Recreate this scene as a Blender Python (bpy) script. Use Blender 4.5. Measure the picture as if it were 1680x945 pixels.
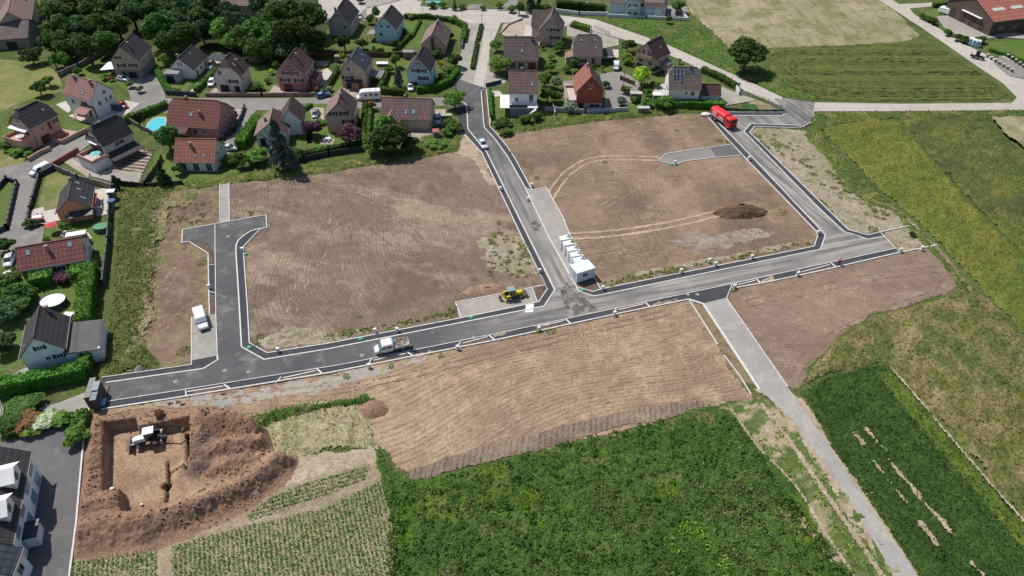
import bpy, bmesh, math, random
import numpy as np
from mathutils import Vector, Matrix
from mathutils.geometry import tessellate_polygon
random.seed(7)
for o in list(bpy.data.objects): bpy.data.objects.remove(o, do_unlink=True)
SC = bpy.context.scene
COL = SC.collection
R = math.radians
# ---------------------------------------------------------------- camera
FOC, TH, CAMH = 1200.0, R(40.5), 96.0
cd = bpy.data.cameras.new('Camera'); cam = bpy.data.objects.new('Camera', cd); COL.objects.link(cam)
cam.location = (0, 0, CAMH); cam.rotation_euler = (R(90) - TH, 0, 0)
cd.sensor_width = 36; cd.lens = 36 * FOC / 1680; cd.clip_start = 1; cd.clip_end = 6000
SC.camera = cam
# ---------------------------------------------------------------- sky and sun
SUNV = Vector((-0.52, 0.42, 1.0)).normalized()     # towards the sun
w = bpy.data.worlds.new('World'); SC.world = w; w.use_nodes = True
nt = w.node_tree; nt.nodes.clear()
sky = nt.nodes.new('ShaderNodeTexSky'); sky.sky_type = 'NISHITA'; sky.sun_disc = False
sky.sun_elevation = math.asin(SUNV.z); sky.sun_rotation = math.atan2(SUNV.x, SUNV.y)
bg = nt.nodes.new('ShaderNodeBackground'); bg.inputs[1].default_value = 0.085
wo = nt.nodes.new('ShaderNodeOutputWorld')
nt.links.new(sky.outputs[0], bg.inputs[0]); nt.links.new(bg.outputs[0], wo.inputs[0])
sd_ = bpy.data.lights.new('sun', 'SUN'); sd_.energy = 4.2; sd_.angle = R(0.5); sd_.color = (1, 0.95, 0.88)
so = bpy.data.objects.new('sun', sd_); COL.objects.link(so)
so.rotation_euler = SUNV.to_track_quat('Z', 'Y').to_euler(); so.location = (0, 0, 200)
SC.view_settings.view_transform = 'Standard'; SC.view_settings.look = 'None'
SC.view_settings.gamma = 1; SC.view_settings.use_curve_mapping = False
SC.view_settings.exposure = 0.12

# ---------------------------------------------------------------- survey: photo pixel + height -> metres
CT, ST = math.cos(TH), math.sin(TH)
def P(px, py, z=0.0):
    u = px - 840; v = py - 472.5
    d = FOC * ST + v * CT; fw = FOC * CT - v * ST; t = (CAMH - z) / d
    return Vector((u * t, fw * t))
def PL(pts, z=0.0): return [P(a, b, z) for a, b in pts]
# ---------------------------------------------------------------- materials
MATS = {}
def newmat(name):
    m = bpy.data.materials.new(name); m.use_nodes = True
    nt = m.node_tree; b = nt.nodes['Principled BSDF']; return m, nt, b
def L(nt, a, b): nt.links.new(a, b)
def node(nt, t, **kw):
    n = nt.nodes.new(t)
    for k, v in kw.items():
        if isinstance(v, (int, float, tuple)) and k.startswith('i_'): n.inputs[int(k[2:])].default_value = v
        else: setattr(n, k, v)
    return n
def c4(c): return (c[0], c[1], c[2], 1)
def mixc(nt, fac, a, b, blend='MIX'):
    n = nt.nodes.new('ShaderNodeMix'); n.data_type = 'RGBA'; n.blend_type = blend
    for s, v in ((0, fac), (6, a), (7, b)):
        if hasattr(v, 'is_output') or isinstance(v, bpy.types.NodeSocket): L(nt, v, n.inputs[s])
        else: n.inputs[s].default_value = v if s == 0 else c4(v)
    return n.outputs[2]
def noise(nt, vec, scale, detail=4, rough=0.55, dist=0.0):
    n = nt.nodes.new('ShaderNodeTexNoise'); n.inputs['Scale'].default_value = scale
    n.inputs['Detail'].default_value = detail; n.inputs['Roughness'].default_value = rough
    n.inputs['Distortion'].default_value = dist
    L(nt, vec, n.inputs['Vector']); return n.outputs['Fac']
def mrange(nt, v, a, b, c=0.0, d=1.0):
    n = nt.nodes.new('ShaderNodeMapRange'); n.clamp = True
    L(nt, v, n.inputs[0])
    for i, x in enumerate((a, b, c, d)): n.inputs[i + 1].default_value = x
    return n.outputs[0]
def mul(nt, a, b, op='MULTIPLY'):
    n = nt.nodes.new('ShaderNodeMath'); n.operation = op
    for i, v in enumerate((a, b)):
        if isinstance(v, (int, float)): n.inputs[i].default_value = v
        else: L(nt, v, n.inputs[i])
    return n.outputs[0]
def rotvec(nt, vec, ang, scale=(1, 1, 1), loc=(0, 0, 0)):
    m = nt.nodes.new('ShaderNodeMapping'); m.vector_type = 'POINT'
    r = nt.nodes.new('ShaderNodeMapping'); r.inputs['Rotation'].default_value = (0, 0, -ang)
    L(nt, vec, r.inputs[0]); L(nt, r.outputs[0], m.inputs[0])
    m.inputs['Scale'].default_value = scale; m.inputs['Location'].default_value = loc
    return m.outputs[0]
def bump(nt, b, h, strength=0.5, dist=0.1):
    n = nt.nodes.new('ShaderNodeBump'); n.inputs['Strength'].default_value = strength
    n.inputs['Distance'].default_value = dist; L(nt, h, n.inputs['Height']); L(nt, n.outputs[0], b.inputs['Normal'])
def ground_mat(name, c1, c2, c3, big=0.03, mid=0.25, fine=2.5, lines=(), vary=0.35, rough=0.95, bmp=0.4, bdist=0.12,
               c3rng=(0.5, 0.65), streak=None, light=None, edge=None, bigrng=(0.4, 0.6)):
    """soil / grass: c1..c2 by a broad noise, c3 in patches, fine grain, optional sets of tool or tyre lines
    lines = (direction of the line in degrees, spacing m, strength, mask scale, mask lo, mask hi, wobble)"""
    m, nt, b = newmat(name)
    g = nt.nodes.new('ShaderNodeNewGeometry'); pos = g.outputs['Position']
    col = mixc(nt, mrange(nt, noise(nt, pos, big, 5, 0.6, 0.3), *bigrng), c1, c2)
    col = mixc(nt, mrange(nt, noise(nt, pos, mid, 6, 0.7), *c3rng), col, c3)
    if light:
        v = rotvec(nt, pos, R(light[1]), (1, light[2], 1), (37, 11, 0))
        col = mixc(nt, mul(nt, mrange(nt, noise(nt, v, light[3], 6, 0.65), light[4], light[5]), light[6]), col, light[0])
    hsum = noise(nt, pos, fine, 5, 0.7)
    f = mul(nt, mrange(nt, hsum, 0.32, 0.68, 1 - vary, 1 + vary), mrange(nt, noise(nt, pos, fine * 0.22, 4, 0.7), 0.34, 0.66, 1 - vary * .45, 1 + vary * .45))
    rgb = nt.nodes.new('ShaderNodeCombineColor')
    for i in range(3): L(nt, f, rgb.inputs[i])
    col = mixc(nt, 1.0, col, rgb.outputs[0], 'MULTIPLY')
    if lines:   # warp the plane a little so tool marks bend
        nc = nt.nodes.new('ShaderNodeTexNoise'); nc.inputs['Scale'].default_value = 0.011; nc.inputs['Detail'].default_value = 1; L(nt, pos, nc.inputs['Vector'])
        v1 = nt.nodes.new('ShaderNodeVectorMath'); v1.operation = 'MULTIPLY_ADD'; v1.inputs[1].default_value = (55, 55, 0); L(nt, nc.outputs['Color'], v1.inputs[0]); L(nt, pos, v1.inputs[2]); wpos = v1.outputs[0]
    for (ang, sp, st, ms, lo, hi, wob) in lines:
        v = rotvec(nt, wpos if wob > 1 else pos, R(ang + 90), (1, 1, 1))
        wv = nt.nodes.new('ShaderNodeTexWave'); wv.wave_type = 'BANDS'; wv.bands_direction = 'X'
        wv.inputs['Scale'].default_value = 0.314 / sp; wv.inputs['Distortion'].default_value = min(wob, 1.2)
        wv.inputs['Detail'].default_value = 3; wv.inputs['Detail Scale'].default_value = 0.35
        L(nt, v, wv.inputs['Vector'])
        v2 = rotvec(nt, pos, R(ang), (0.35, 1, 1), (ang, sp * 31, 0))
        mk = mrange(nt, noise(nt, v2, ms, 4, 0.6), lo, hi)
        v3 = rotvec(nt, wpos if wob > 1 else pos, R(ang), (0.05, 1, 1), (sp * 7, ang, 0))
        stn = mrange(nt, noise(nt, v3, 0.9 / sp, 4, 0.65), 0.38, 0.62)
        brk = mrange(nt, noise(nt, pos, 0.5, 4, 0.7), 0.36, 0.6, 0.1, 1)
        k = mul(nt, mul(nt, mul(nt, mul(nt, mrange(nt, wv.outputs['Fac'], 0.55, 0.95), 0.75), mul(nt, stn, 0.6), 'ADD'), mk), brk)
        col = mixc(nt, mul(nt, k, st * 0.8), col, tuple(x * 0.5 for x in c1))
        hsum = mul(nt, hsum, mul(nt, k, -0.45), 'ADD')
    if edge:
        a = nt.nodes.new('ShaderNodeAttribute'); a.attribute_name = 'edge'
        e = mul(nt, a.outputs['Fac'], mrange(nt, noise(nt, pos, 0.6, 4), 0.3, 0.7, -0.5, 0.5), 'ADD')
        col = mixc(nt, mrange(nt, e, edge[1], edge[2], 1, 0), col, edge[0])
    L(nt, col, b.inputs['Base Color']); b.inputs['Roughness'].default_value = rough
    b.inputs['Specular IOR Level'].default_value = 0.15
    bump(nt, b, hsum, bmp, bdist)
    return m
def plain(name, c, rough=0.6, vary=0.12, scale=1.2, spec=0.3, metal=0.0, coord='Object', bmp=0.0):
    key = (name, tuple(c), rough)
    if key in MATS: return MATS[key]
    m, nt, b = newmat(name)
    tc = nt.nodes.new('ShaderNodeTexCoord')
    if vary:
        f = mrange(nt, noise(nt, tc.outputs[coord], scale, 5, 0.65), 0.3, 0.7, 1 - vary, 1 + vary)
        rgb = nt.nodes.new('ShaderNodeCombineColor')
        for i in range(3): L(nt, f, rgb.inputs[i])
        L(nt, mixc(nt, 1.0, c, rgb.outputs[0], 'MULTIPLY'), b.inputs['Base Color'])
    else: b.inputs['Base Color'].default_value = c4(c)
    if bmp: bump(nt, b, noise(nt, tc.outputs[coord], scale * 6, 4), bmp, 0.05)
    b.inputs['Roughness'].default_value = rough; b.inputs['Specular IOR Level'].default_value = spec
    b.inputs['Metallic'].default_value = metal
    MATS[key] = m; return m
def leafmat(name, c, c2, var=0.42, k=2.2):
    c = tuple(x * k for x in c); c2 = tuple(x * k for x in c2)
    m, nt, b = newmat(name)
    oi = nt.nodes.new('ShaderNodeObjectInfo'); g = nt.nodes.new('ShaderNodeNewGeometry')
    n1 = noise(nt, g.outputs['Position'], 0.55, 4, 0.6)
    col = mixc(nt, mrange(nt, n1, 0.38, 0.62), c, c2)
    hs = nt.nodes.new('ShaderNodeHueSaturation'); hs.inputs['Saturation'].default_value = 1.0
    L(nt, mrange(nt, oi.outputs['Random'], 0, 1, 0.485, 0.52), hs.inputs['Hue'])
    n2 = noise(nt, g.outputs['Position'], 3.1, 2)
    r2 = nt.nodes.new('ShaderNodeMath'); r2.operation = 'FRACT'; L(nt, mul(nt, oi.outputs['Random'], 7.3), r2.inputs[0])
    L(nt, mul(nt, mrange(nt, r2.outputs[0], 0, 1, 1 - var, 1 + var), mrange(nt, n2, 0.25, 0.75, 0.6, 1.4)), hs.inputs['Value'])
    L(nt, col, hs.inputs['Color']); L(nt, hs.outputs[0], b.inputs['Base Color'])
    b.inputs['Roughness'].default_value = 0.75; b.inputs['Specular IOR Level'].default_value = 0.2
    tr = nt.nodes.new('ShaderNodeBsdfTranslucent'); L(nt, hs.outputs[0], tr.inputs[0]); ms = nt.nodes.new('ShaderNodeMixShader'); ms.inputs[0].default_value = 0.35
    L(nt, b.outputs[0], ms.inputs[1]); L(nt, tr.outputs[0], ms.inputs[2]); L(nt, ms.outputs[0], nt.nodes['Material Output'].inputs[0])
    return m
def tile_mat(name, c1, c2, sx=0.3, sy=0.38, patchy=0.0, cp=None, rough=0.75):
    """roof tiles: ribs down the slope and courses across it, in the roof's own coordinates (y along ridge)"""
    m, nt, b = newmat(name)
    tc = nt.nodes.new('ShaderNodeTexCoord'); v = tc.outputs['Object']
    sep = nt.nodes.new('ShaderNodeSeparateXYZ'); L(nt, v, sep.inputs[0])
    def tri(s, per):
        q = mul(nt, mul(nt, s, 1.0 / per), 1.0); fr = nt.nodes.new('ShaderNodeMath'); fr.operation = 'PINGPONG'
        L(nt, q, fr.inputs[0]); fr.inputs[1].default_value = 0.5; return mul(nt, fr.outputs[0], 2.0)
    ribs = tri(sep.outputs[1], sx * 2); course = tri(sep.outputs[2], sy * 1.6)
    big = noise(nt, v, 0.5, 4, 0.7); fine = noise(nt, v, 3.5, 3, 0.7)
    col = mixc(nt, mrange(nt, big, 0.35, 0.65), c1, c2)
    if cp: col = mixc(nt, mul(nt, mrange(nt, noise(nt, v, 1.1, 3), 0.5, 0.6), patchy), col, cp)
    f = mul(nt, mrange(nt, fine, 0.25, 0.75, 0.72, 1.28), mul(nt, mrange(nt, ribs, 0.0, 0.45, 0.62, 1.08), mrange(nt, course, 0.0, 0.35, 0.7, 1.05)))
    rgb = nt.nodes.new('ShaderNodeCombineColor')
    for i in range(3): L(nt, f, rgb.inputs[i])
    L(nt, mixc(nt, 1.0, col, rgb.outputs[0], 'MULTIPLY'), b.inputs['Base Color'])
    bump(nt, b, mul(nt, ribs, course, 'ADD'), 0.5, 0.04)
    b.inputs['Roughness'].default_value = rough; b.inputs['Specular IOR Level'].default_value = 0.25
    return m
# ---------------------------------------------------------------- mesh helpers
def tag(o, label=None, cat=None, group=None, kind=None):
    if label: o['label'] = label
    if cat: o['category'] = cat
    if group: o['group'] = group
    if kind: o['kind'] = kind
    return o
def mkobj(name, verts, faces, mat, parent=None, smooth=False):
    me = bpy.data.meshes.new(name); me.from_pydata([tuple(v) for v in verts], [], [tuple(f) for f in faces]); me.update()
    if smooth: me.polygons.foreach_set('use_smooth', [True] * len(me.polygons))
    if mat: me.materials.append(mat)
    o = bpy.data.objects.new(name, me); COL.objects.link(o)
    if parent: o.parent = parent
    return o
def empty(name, loc, rz=0.0, label=None, cat=None, group=None):
    o = bpy.data.objects.new(name, None); COL.objects.link(o); o.empty_display_size = 0.5
    o.location = loc if len(loc) == 3 else (loc[0], loc[1], 0); o.rotation_euler = (0, 0, rz)
    return tag(o, label, cat, group)
class MB:
    def __init__(s): s.v = []; s.f = []
    def add(s, vs, fs):
        n = len(s.v); s.v += [tuple(v) for v in vs]; s.f += [tuple(i + n for i in f) for f in fs]; return s
    def box(s, x0, x1, y0, y1, z0, z1, top=1.0, rz=0, piv=(0, 0)):
        cx, cy = (x0 + x1) / 2, (y0 + y1) / 2; hx, hy = (x1 - x0) / 2, (y1 - y0) / 2
        vs = []
        for z, k in ((z0, 1), (z1, top)):
            for a, b in ((-1, -1), (1, -1), (1, 1), (-1, 1)): vs.append((cx + a * hx * k, cy + b * hy * k, z))
        if rz:
            c, q = math.cos(rz), math.sin(rz)
            vs = [(piv[0] + (x - piv[0]) * c - (y - piv[1]) * q, piv[1] + (x - piv[0]) * q + (y - piv[1]) * c, z) for x, y, z in vs]
        return s.add(vs, [(0, 3, 2, 1), (4, 5, 6, 7), (0, 1, 5, 4), (1, 2, 6, 5), (2, 3, 7, 6), (3, 0, 4, 7)])
    def prism(s, prof, axis, a0, a1):
        """extrude a closed 2-D outline along an axis ('x','y','z')"""
        n = len(prof); vs = []
        for a in (a0, a1):
            for p, q in prof: vs.append({'x': (a, p, q), 'y': (p, a, q), 'z': (p, q, a)}[axis])
        fs = [tuple(range(n))[::-1], tuple(range(n, 2 * n))] + [(i, (i + 1) % n, n + (i + 1) % n, n + i) for i in range(n)]
        return s.add(vs, fs)
    def cyl(s, c, r, h, axis='z', n=12, r2=None):
        r2 = r if r2 is None else r2; vs = []
        for k, rr in ((0, r), (1, r2)):
            for i in range(n):
                a = 2 * math.pi * i / n; p, q = rr * math.cos(a), rr * math.sin(a)
                vs.append({'z': (c[0] + p, c[1] + q, c[2] + k * h), 'y': (c[0] + p, c[1] + k * h, c[2] + q), 'x': (c[0] + k * h, c[1] + p, c[2] + q)}[axis])
        return s.add(vs, [tuple(range(n))[::-1], tuple(range(n, 2 * n))] + [(i, (i + 1) % n, n + (i + 1) % n, n + i) for i in range(n)])
    def tube(s, p, q, r, r2=None, n=6):
        p, q = Vector(p), Vector(q); d = (q - p).normalized(); u = d.orthogonal().normalized(); w = d.cross(u); r2 = r if r2 is None else r2
        vs = [c + (u * math.cos(2 * math.pi * i / n) + w * math.sin(2 * math.pi * i / n)) * rr for c, rr in ((p, r), (q, r2)) for i in range(n)]
        return s.add(vs, [tuple(range(n))[::-1], tuple(range(n, 2 * n))] + [(i, (i + 1) % n, n + (i + 1) % n, n + i) for i in range(n)])
    def loft(s, secs, cap=True):
        n = len(secs[0]); b = len(s.v); vs = [v for sec in secs for v in sec]; fs = []
        for k in range(len(secs) - 1):
            for i in range(n): j = (i + 1) % n; fs.append((k * n + i, k * n + j, (k + 1) * n + j, (k + 1) * n + i))
        if cap: fs += [tuple(range(n))[::-1], tuple(range((len(secs) - 1) * n, len(secs) * n))]
        return s.add(vs, fs)
    def ball(s, c, rx, ry, rz, n=10, m=6):
        secs = []
        for j in range(m + 1):
            t = -math.pi / 2 + math.pi * j / m; k = max(math.cos(t), 0.02)
            secs.append([(c[0] + rx * k * math.cos(2 * math.pi * i / n), c[1] + ry * k * math.sin(2 * math.pi * i / n), c[2] + rz * math.sin(t)) for i in range(n)])
        return s.loft(secs)
    def build(s, name, mat, parent=None, smooth=False, bevel=0): 
        o = mkobj(name, s.v, s.f, mat, parent, smooth)
        if bevel:
            b = o.modifiers.new('bevel', 'BEVEL'); b.width = bevel; b.segments = 2; b.limit_method = 'ANGLE'
        return o
def sheet(name, pts, z, mat, kind='structure'):
    """flat polygon sheet at height z; pts are metres"""
    vs = [Vector((p[0], p[1], z)) for p in pts]
    tr = tessellate_polygon([[v.copy() for v in vs]])
    fs = []
    for t in tr:
        a, b, c = (vs[i] for i in t)
        fs.append(t if (b - a).cross(c - a).z > 0 else t[::-1])
    return tag(mkobj(name, vs, fs, mat), kind=kind)
def ribbon(pts, width, h0, h1, closed=False, off=0.0):
    """mitred strip along a line"""
    n = len(pts); mb = MB(); rows = []
    for i in range(n):
        a = pts[i - 1] if (i > 0 or closed) else None; c = pts[(i + 1) % n] if (i < n - 1 or closed) else None; b = pts[i]
        d1 = (b - a).normalized() if a is not None else None; d2 = (c - b).normalized() if c is not None else None
        if d1 is None: d1 = d2
        if d2 is None: d2 = d1
        n1 = Vector((-d1.y, d1.x)); n2 = Vector((-d2.y, d2.x)); m = (n1 + n2)
        m = m.normalized() if m.length > 1e-4 else n1; k = 1 / max(m.dot(n1), 0.35)
        l = b + m * (width / 2 * k + off); r = b - m * (width / 2 * k - off)
        rows.append([(l.x, l.y, h0), (l.x, l.y, h1), (r.x, r.y, h1), (r.x, r.y, h0)])
    if closed: rows.append(rows[0])
    return mb.loft(rows, not closed)
# ---- numpy noise and patches
def _h(i, j, s):
    n = (i * 374761393 + j * 668265263 + s * 982451653) & 0x7fffffff
    n = ((n ^ (n >> 13)) * 1274126177) & 0x7fffffff
    return ((n ^ (n >> 16)) & 0xffff) / 65535.0
def vn(x, y, s=0):
    xi = np.floor(x).astype(np.int64); yi = np.floor(y).astype(np.int64); fx = x - xi; fy = y - yi
    fx = fx * fx * (3 - 2 * fx); fy = fy * fy * (3 - 2 * fy)
    a = _h(xi, yi, s); b = _h(xi + 1, yi, s); c = _h(xi, yi + 1, s); d = _h(xi + 1, yi + 1, s)
    return (a + (b - a) * fx) * (1 - fy) + (c + (d - c) * fx) * fy
def fbm(x, y, s=0, o=4):
    t = 0; a = 0.5
    for k in range(o): t = t + a * (vn(x * 2 ** k + 17.3 * k, y * 2 ** k - 9.1 * k, s + k) - 0.5) * 2; a *= 0.55
    return t
def sdist(X, Y, poly):
    d = np.full(X.shape, 1e9); ins = np.zeros(X.shape, bool); n = len(poly)
    for i in range(n):
        ax, ay = poly[i]; bx, by = poly[(i + 1) % n]; ex, ey = bx - ax, by - ay
        t = np.clip(((X - ax) * ex + (Y - ay) * ey) / (ex * ex + ey * ey + 1e-9), 0, 1)
        d = np.minimum(d, np.hypot(X - ax - t * ex, Y - ay - t * ey))
        if abs(ey) > 1e-9:
            c = ((ay > Y) != (by > Y)) & (X < ex * (Y - ay) / ey + ax); ins ^= c
    return np.where(ins, d, -d)
def pdist(X, Y, line):
    d = np.full(np.shape(X), 1e9)
    for (ax, ay), (bx, by) in zip(line[:-1], line[1:]):
        ex, ey = bx - ax, by - ay; t = np.clip(((X - ax) * ex + (Y - ay) * ey) / (ex * ex + ey * ey + 1e-9), 0, 1)
        d = np.minimum(d, np.hypot(X - ax - t * ex, Y - ay - t * ey))
    return d
def np_mesh(name, V, F, mat, attr=None, smooth=False):
    me = bpy.data.meshes.new(name)
    me.vertices.add(len(V)); me.vertices.foreach_set('co', V.astype(np.float32).ravel())
    me.loops.add(F.size); me.loops.foreach_set('vertex_index', F.astype(np.int32).ravel())
    me.polygons.add(len(F)); me.polygons.foreach_set('loop_start', np.arange(0, F.size, F.shape[1], dtype=np.int32))
    me.update(calc_edges=True)
    if smooth: me.polygons.foreach_set('use_smooth', [True] * len(F))
    for k, a in (attr or {}).items():
        at = me.attributes.new(k, 'FLOAT', 'POINT'); at.data.foreach_set('value', a.astype(np.float32))
    me.materials.append(mat)
    o = bpy.data.objects.new(name, me); COL.objects.link(o); return o
def patch(name, px, mat, z, res=0.5, hf=None, edge=0.8, efreq=0.4, seed=1, fall=8.0, kind='structure', label=None, cat=None, holes=(), smooth=True, world=False, tint=None, sc=()):
    poly = [tuple(p) for p in (px if world else PL(px))]
    xs = [p[0] for p in poly]; ys = [p[1] for p in poly]
    gx = np.arange(min(xs) - 1, max(xs) + 1, res); gy = np.arange(min(ys) - 1, max(ys) + 1, res)
    X, Y = np.meshgrid(gx, gy); sd = sdist(X, Y, poly)
    for h in holes: sd = np.minimum(sd, -sdist(X, Y, [tuple(p) for p in PL(h)]))
    m = (sd + edge * fbm(X * efreq, Y * efreq, seed, 5)) > 0
    jx = (vn(X * 7.7, Y * 7.7, 5) - .5) * res * .6; jy = (vn(X * 7.7, Y * 7.7, 6) - .5) * res * .6
    Z = z + (hf(X, Y, np.maximum(sd, 0)) if hf else 0 * X)
    idx = np.arange(X.size).reshape(X.shape)
    ok = m[:-1, :-1] & m[1:, :-1] & m[:-1, 1:] & m[1:, 1:]
    F = np.stack([idx[:-1, :-1][ok], idx[:-1, 1:][ok], idx[1:, 1:][ok], idx[1:, :-1][ok]], 1)
    used = np.unique(F); rm = np.full(X.size, -1); rm[used] = np.arange(len(used))
    V = np.stack([(X + jx).ravel(), (Y + jy).ravel(), Z.ravel()], 1)[used]
    at = {'edge': np.clip(sd.ravel()[used] / fall, 0, 1)}
    if tint: at['tint'] = tint(X, Y).ravel()[used]
    o = np_mesh(name, V, rm[F], mat, at, smooth)
    for a_ in sc: scatter(o, px, *a_)
    return tag(o, label, cat, None, kind)
# ================================================================= GROUND
LF = {'straw': leafmat('straw_blades', (0.27, 0.22, 0.11), (0.17, 0.165, 0.06), .1, 1.2), 'olive': leafmat('olive_blades', (0.165, 0.165, 0.045), (0.12, 0.135, 0.04), .1, 1.15), 'cereal': leafmat('cereal_blades', (0.034, 0.075, 0.015), (0.055, 0.1, 0.022), .1, 1.1), 'weed': leafmat('weed_leaves', (0.037, 0.078, 0.012), (0.056, 0.1, 0.018), .2), 'plotweed': leafmat('plot_weed_leaves', (0.11, 0.15, 0.04), (0.17, 0.19, 0.06), .2), 'potato': leafmat('potato_leaves', (0.07, 0.12, 0.03), (0.1, 0.15, 0.04), .1), 'dark': leafmat('leaves_dark', (0.031, 0.06, 0.015), (0.052, 0.085, 0.018)), 'mid': leafmat('leaves_mid', (0.045, 0.095, 0.02), (0.075, 0.13, 0.025)),
      'bright': leafmat('leaves_bright', (0.11, 0.19, 0.025), (0.15, 0.23, 0.03)), 'purple': leafmat('leaves_purple', (0.045, 0.02, 0.03), (0.065, 0.03, 0.04)),
      'blue': leafmat('needles_blue', (0.05, 0.075, 0.07), (0.075, 0.10, 0.09)), 'needle': leafmat('needles_dark', (0.022, 0.045, 0.02), (0.035, 0.062, 0.025)),
      'hedge': leafmat('leaves_hedge', (0.04, 0.10, 0.014), (0.06, 0.13, 0.02), .2), 'rust': leafmat('leaves_rust', (0.12, 0.05, 0.025), (0.09, 0.06, 0.025)), 'white': leafmat('white_blossom', (0.3, 0.32, 0.25), (0.1, 0.15, 0.05)), 'grey': leafmat('grey_leaves', (0.12, 0.14, 0.10), (0.08, 0.11, 0.07)), 'yellow': leafmat('yellow_blossom', (0.5, 0.38, 0.03), (0.15, 0.18, 0.03))}
def scatter(par, px, col, dens, q, z0, z1, seed=1, inset=.3, mask=None, name='blades'):
    """small upright leaves standing on a vegetation patch, as a part of it"""
    pw = G2(px); xs = [p[0] for p in pw]; ys = [p[1] for p in pw]; rs = np.random.RandomState(seed)
    n = int((max(xs) - min(xs)) * (max(ys) - min(ys)) * dens); X = rs.uniform(min(xs), max(xs), n); Y = rs.uniform(min(ys), max(ys), n)
    vis = (np.abs(X) < 0.74 * Y + 34) & (Y > 44); X, Y = X[vis], Y[vis]
    ok = sdist(X, Y, pw) > inset; X, Y = X[ok], Y[ok]
    if mask is not None: ok = fbm(X * mask[0], Y * mask[0], seed, 4) > mask[1]; X, Y = X[ok], Y[ok]
    cl = fbm(X * .5, Y * .5, seed + 3, 3); N = len(X); Z = z0 + (z1 - z0) * rs.rand(N) * (0.7 + cl)
    p = np.stack([X, Y, Z], 1); nr = rs.normal(size=(N, 3)) + [0, 0, .7]; nr /= np.linalg.norm(nr, axis=1)[:, None]
    A = np.cross(nr, rs.normal(size=(N, 3))); A /= np.linalg.norm(A, axis=1)[:, None]; B = np.cross(nr, A); s = q * rs.uniform(.5, 1.4, N)[:, None]
    VV = np.stack([p - A * s - B * s * .5, p + A * s - B * s * .5, p + A * s + B * s * .5, p - A * s + B * s * .5], 1).reshape(-1, 3)
    o = np_mesh(name, VV, np.arange(4 * N).reshape(N, 4), LF[col]); o.parent = par; return o
def G2(px): return [tuple(p) for p in PL(px)]
SOIL = (0.25, 0.185, 0.14); SOILD = (0.17, 0.118, 0.088); SOILL = (0.40, 0.30, 0.215)
m_soilB = ground_mat('soil_main', (0.228, 0.168, 0.126), (0.169, 0.122, 0.094), (0.289, 0.220, 0.163), 0.035, 0.12, 2.2,
    lines=((103, 0.8, 0.7, 0.02, 0.36, 0.52, 2.5), (60, 1.0, 0.7, 0.03, 0.5, 0.6, 6.0), (130, 1.4, 0.6, 0.04, 0.52, 0.62, 5.0)), vary=0.3,
    light=((0.381, 0.292, 0.216), 70, 0.3, 0.09, 0.5, 0.6, 0.75), bmp=0.7, bdist=0.2, c3rng=(0.5, 0.7))
m_soilA = ground_mat('soil_west', (0.234, 0.161, 0.121), (0.176, 0.121, 0.094), (0.286, 0.212, 0.155), 0.06, 0.2, 2.0, vary=0.25,
    lines=((22, 0.9, 0.8, 0.03, 0.35, 0.5, 4.0),), bmp=0.8, bdist=0.25, edge=((0.229, 0.193, 0.103), -0.1, 0.25))
m_soilC = ground_mat('soil_north', (0.252, 0.183, 0.128), (0.174, 0.123, 0.090), (0.321, 0.239, 0.163), 0.03, 0.09, 2.2, vary=0.22,
    lines=((98, 0.9, 0.5, 0.03, 0.45, 0.58, 4.0), (18, 1.0, 0.85, 0.03, 0.42, 0.56, 6.0)), bigrng=(0.45, 0.58),
    light=((0.374, 0.277, 0.193), 20, 0.3, 0.07, 0.52, 0.64, 0.5), bmp=0.7, bdist=0.2)
m_soilE = ground_mat('soil_south', (0.367, 0.263, 0.174), (0.304, 0.209, 0.145), (0.441, 0.321, 0.215), 0.04, 0.15, 2.2, vary=0.28,
    lines=((15, 0.7, 0.72, 0.02, 0.25, 0.42, 3.0), (30, 1.6, 0.6, 0.04, 0.48, 0.6, 4.0)), bmp=0.8, bdist=0.25,
    light=((0.493, 0.367, 0.250), 15, 0.25, 0.05, 0.5, 0.62, 0.5))
m_soilF = ground_mat('soil_east', (0.272, 0.196, 0.143), (0.229, 0.161, 0.122), (0.334, 0.253, 0.188), 0.05, 0.15, 2.2, vary=0.22,
    lines=((2, 0.8, 0.75, 0.03, 0.33, 0.5, 3.0),), bmp=0.7, bdist=0.2)
m_gravel = ground_mat('gravel_verge', (0.33, 0.28, 0.215), (0.27, 0.235, 0.16), (0.16, 0.17, 0.075), 0.08, 0.35, 3.5, c3rng=(0.52, 0.66), vary=0.5, bmp=0.7)
m_pale = ground_mat('pale_sand', (0.42, 0.34, 0.255), (0.34, 0.27, 0.19), (0.26, 0.21, 0.14), 0.1, 0.5, 3.0, vary=0.3)
m_trackdirt = ground_mat('track_dirt', (0.48, 0.38, 0.27), (0.38, 0.295, 0.21), (0.3, 0.23, 0.16), 0.2, 0.8, 3, vary=0.2)
m_rough = ground_mat('rough_grass', (0.12, 0.15, 0.035), (0.075, 0.115, 0.028), (0.24, 0.21, 0.085), 0.05, 0.22, 3.0, vary=0.5, bmp=0.8, bdist=0.3, c3rng=(0.5, 0.62))
m_lawn = ground_mat('lawn', (0.085, 0.14, 0.03), (0.11, 0.155, 0.04), (0.13, 0.14, 0.05), 0.08, 0.3, 3.0, vary=0.25, bmp=0.3, c3rng=(0.55, 0.75))
m_drylawn = ground_mat('dry_lawn', (0.20, 0.20, 0.075), (0.14, 0.17, 0.05), (0.26, 0.22, 0.11), 0.07, 0.2, 3.0, vary=0.25, bmp=0.3)
m_base = ground_mat('ground_green', (0.085, 0.12, 0.032), (0.06, 0.092, 0.026), (0.14, 0.13, 0.06), 0.03, 0.15, 2.0, vary=0.4)
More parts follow.
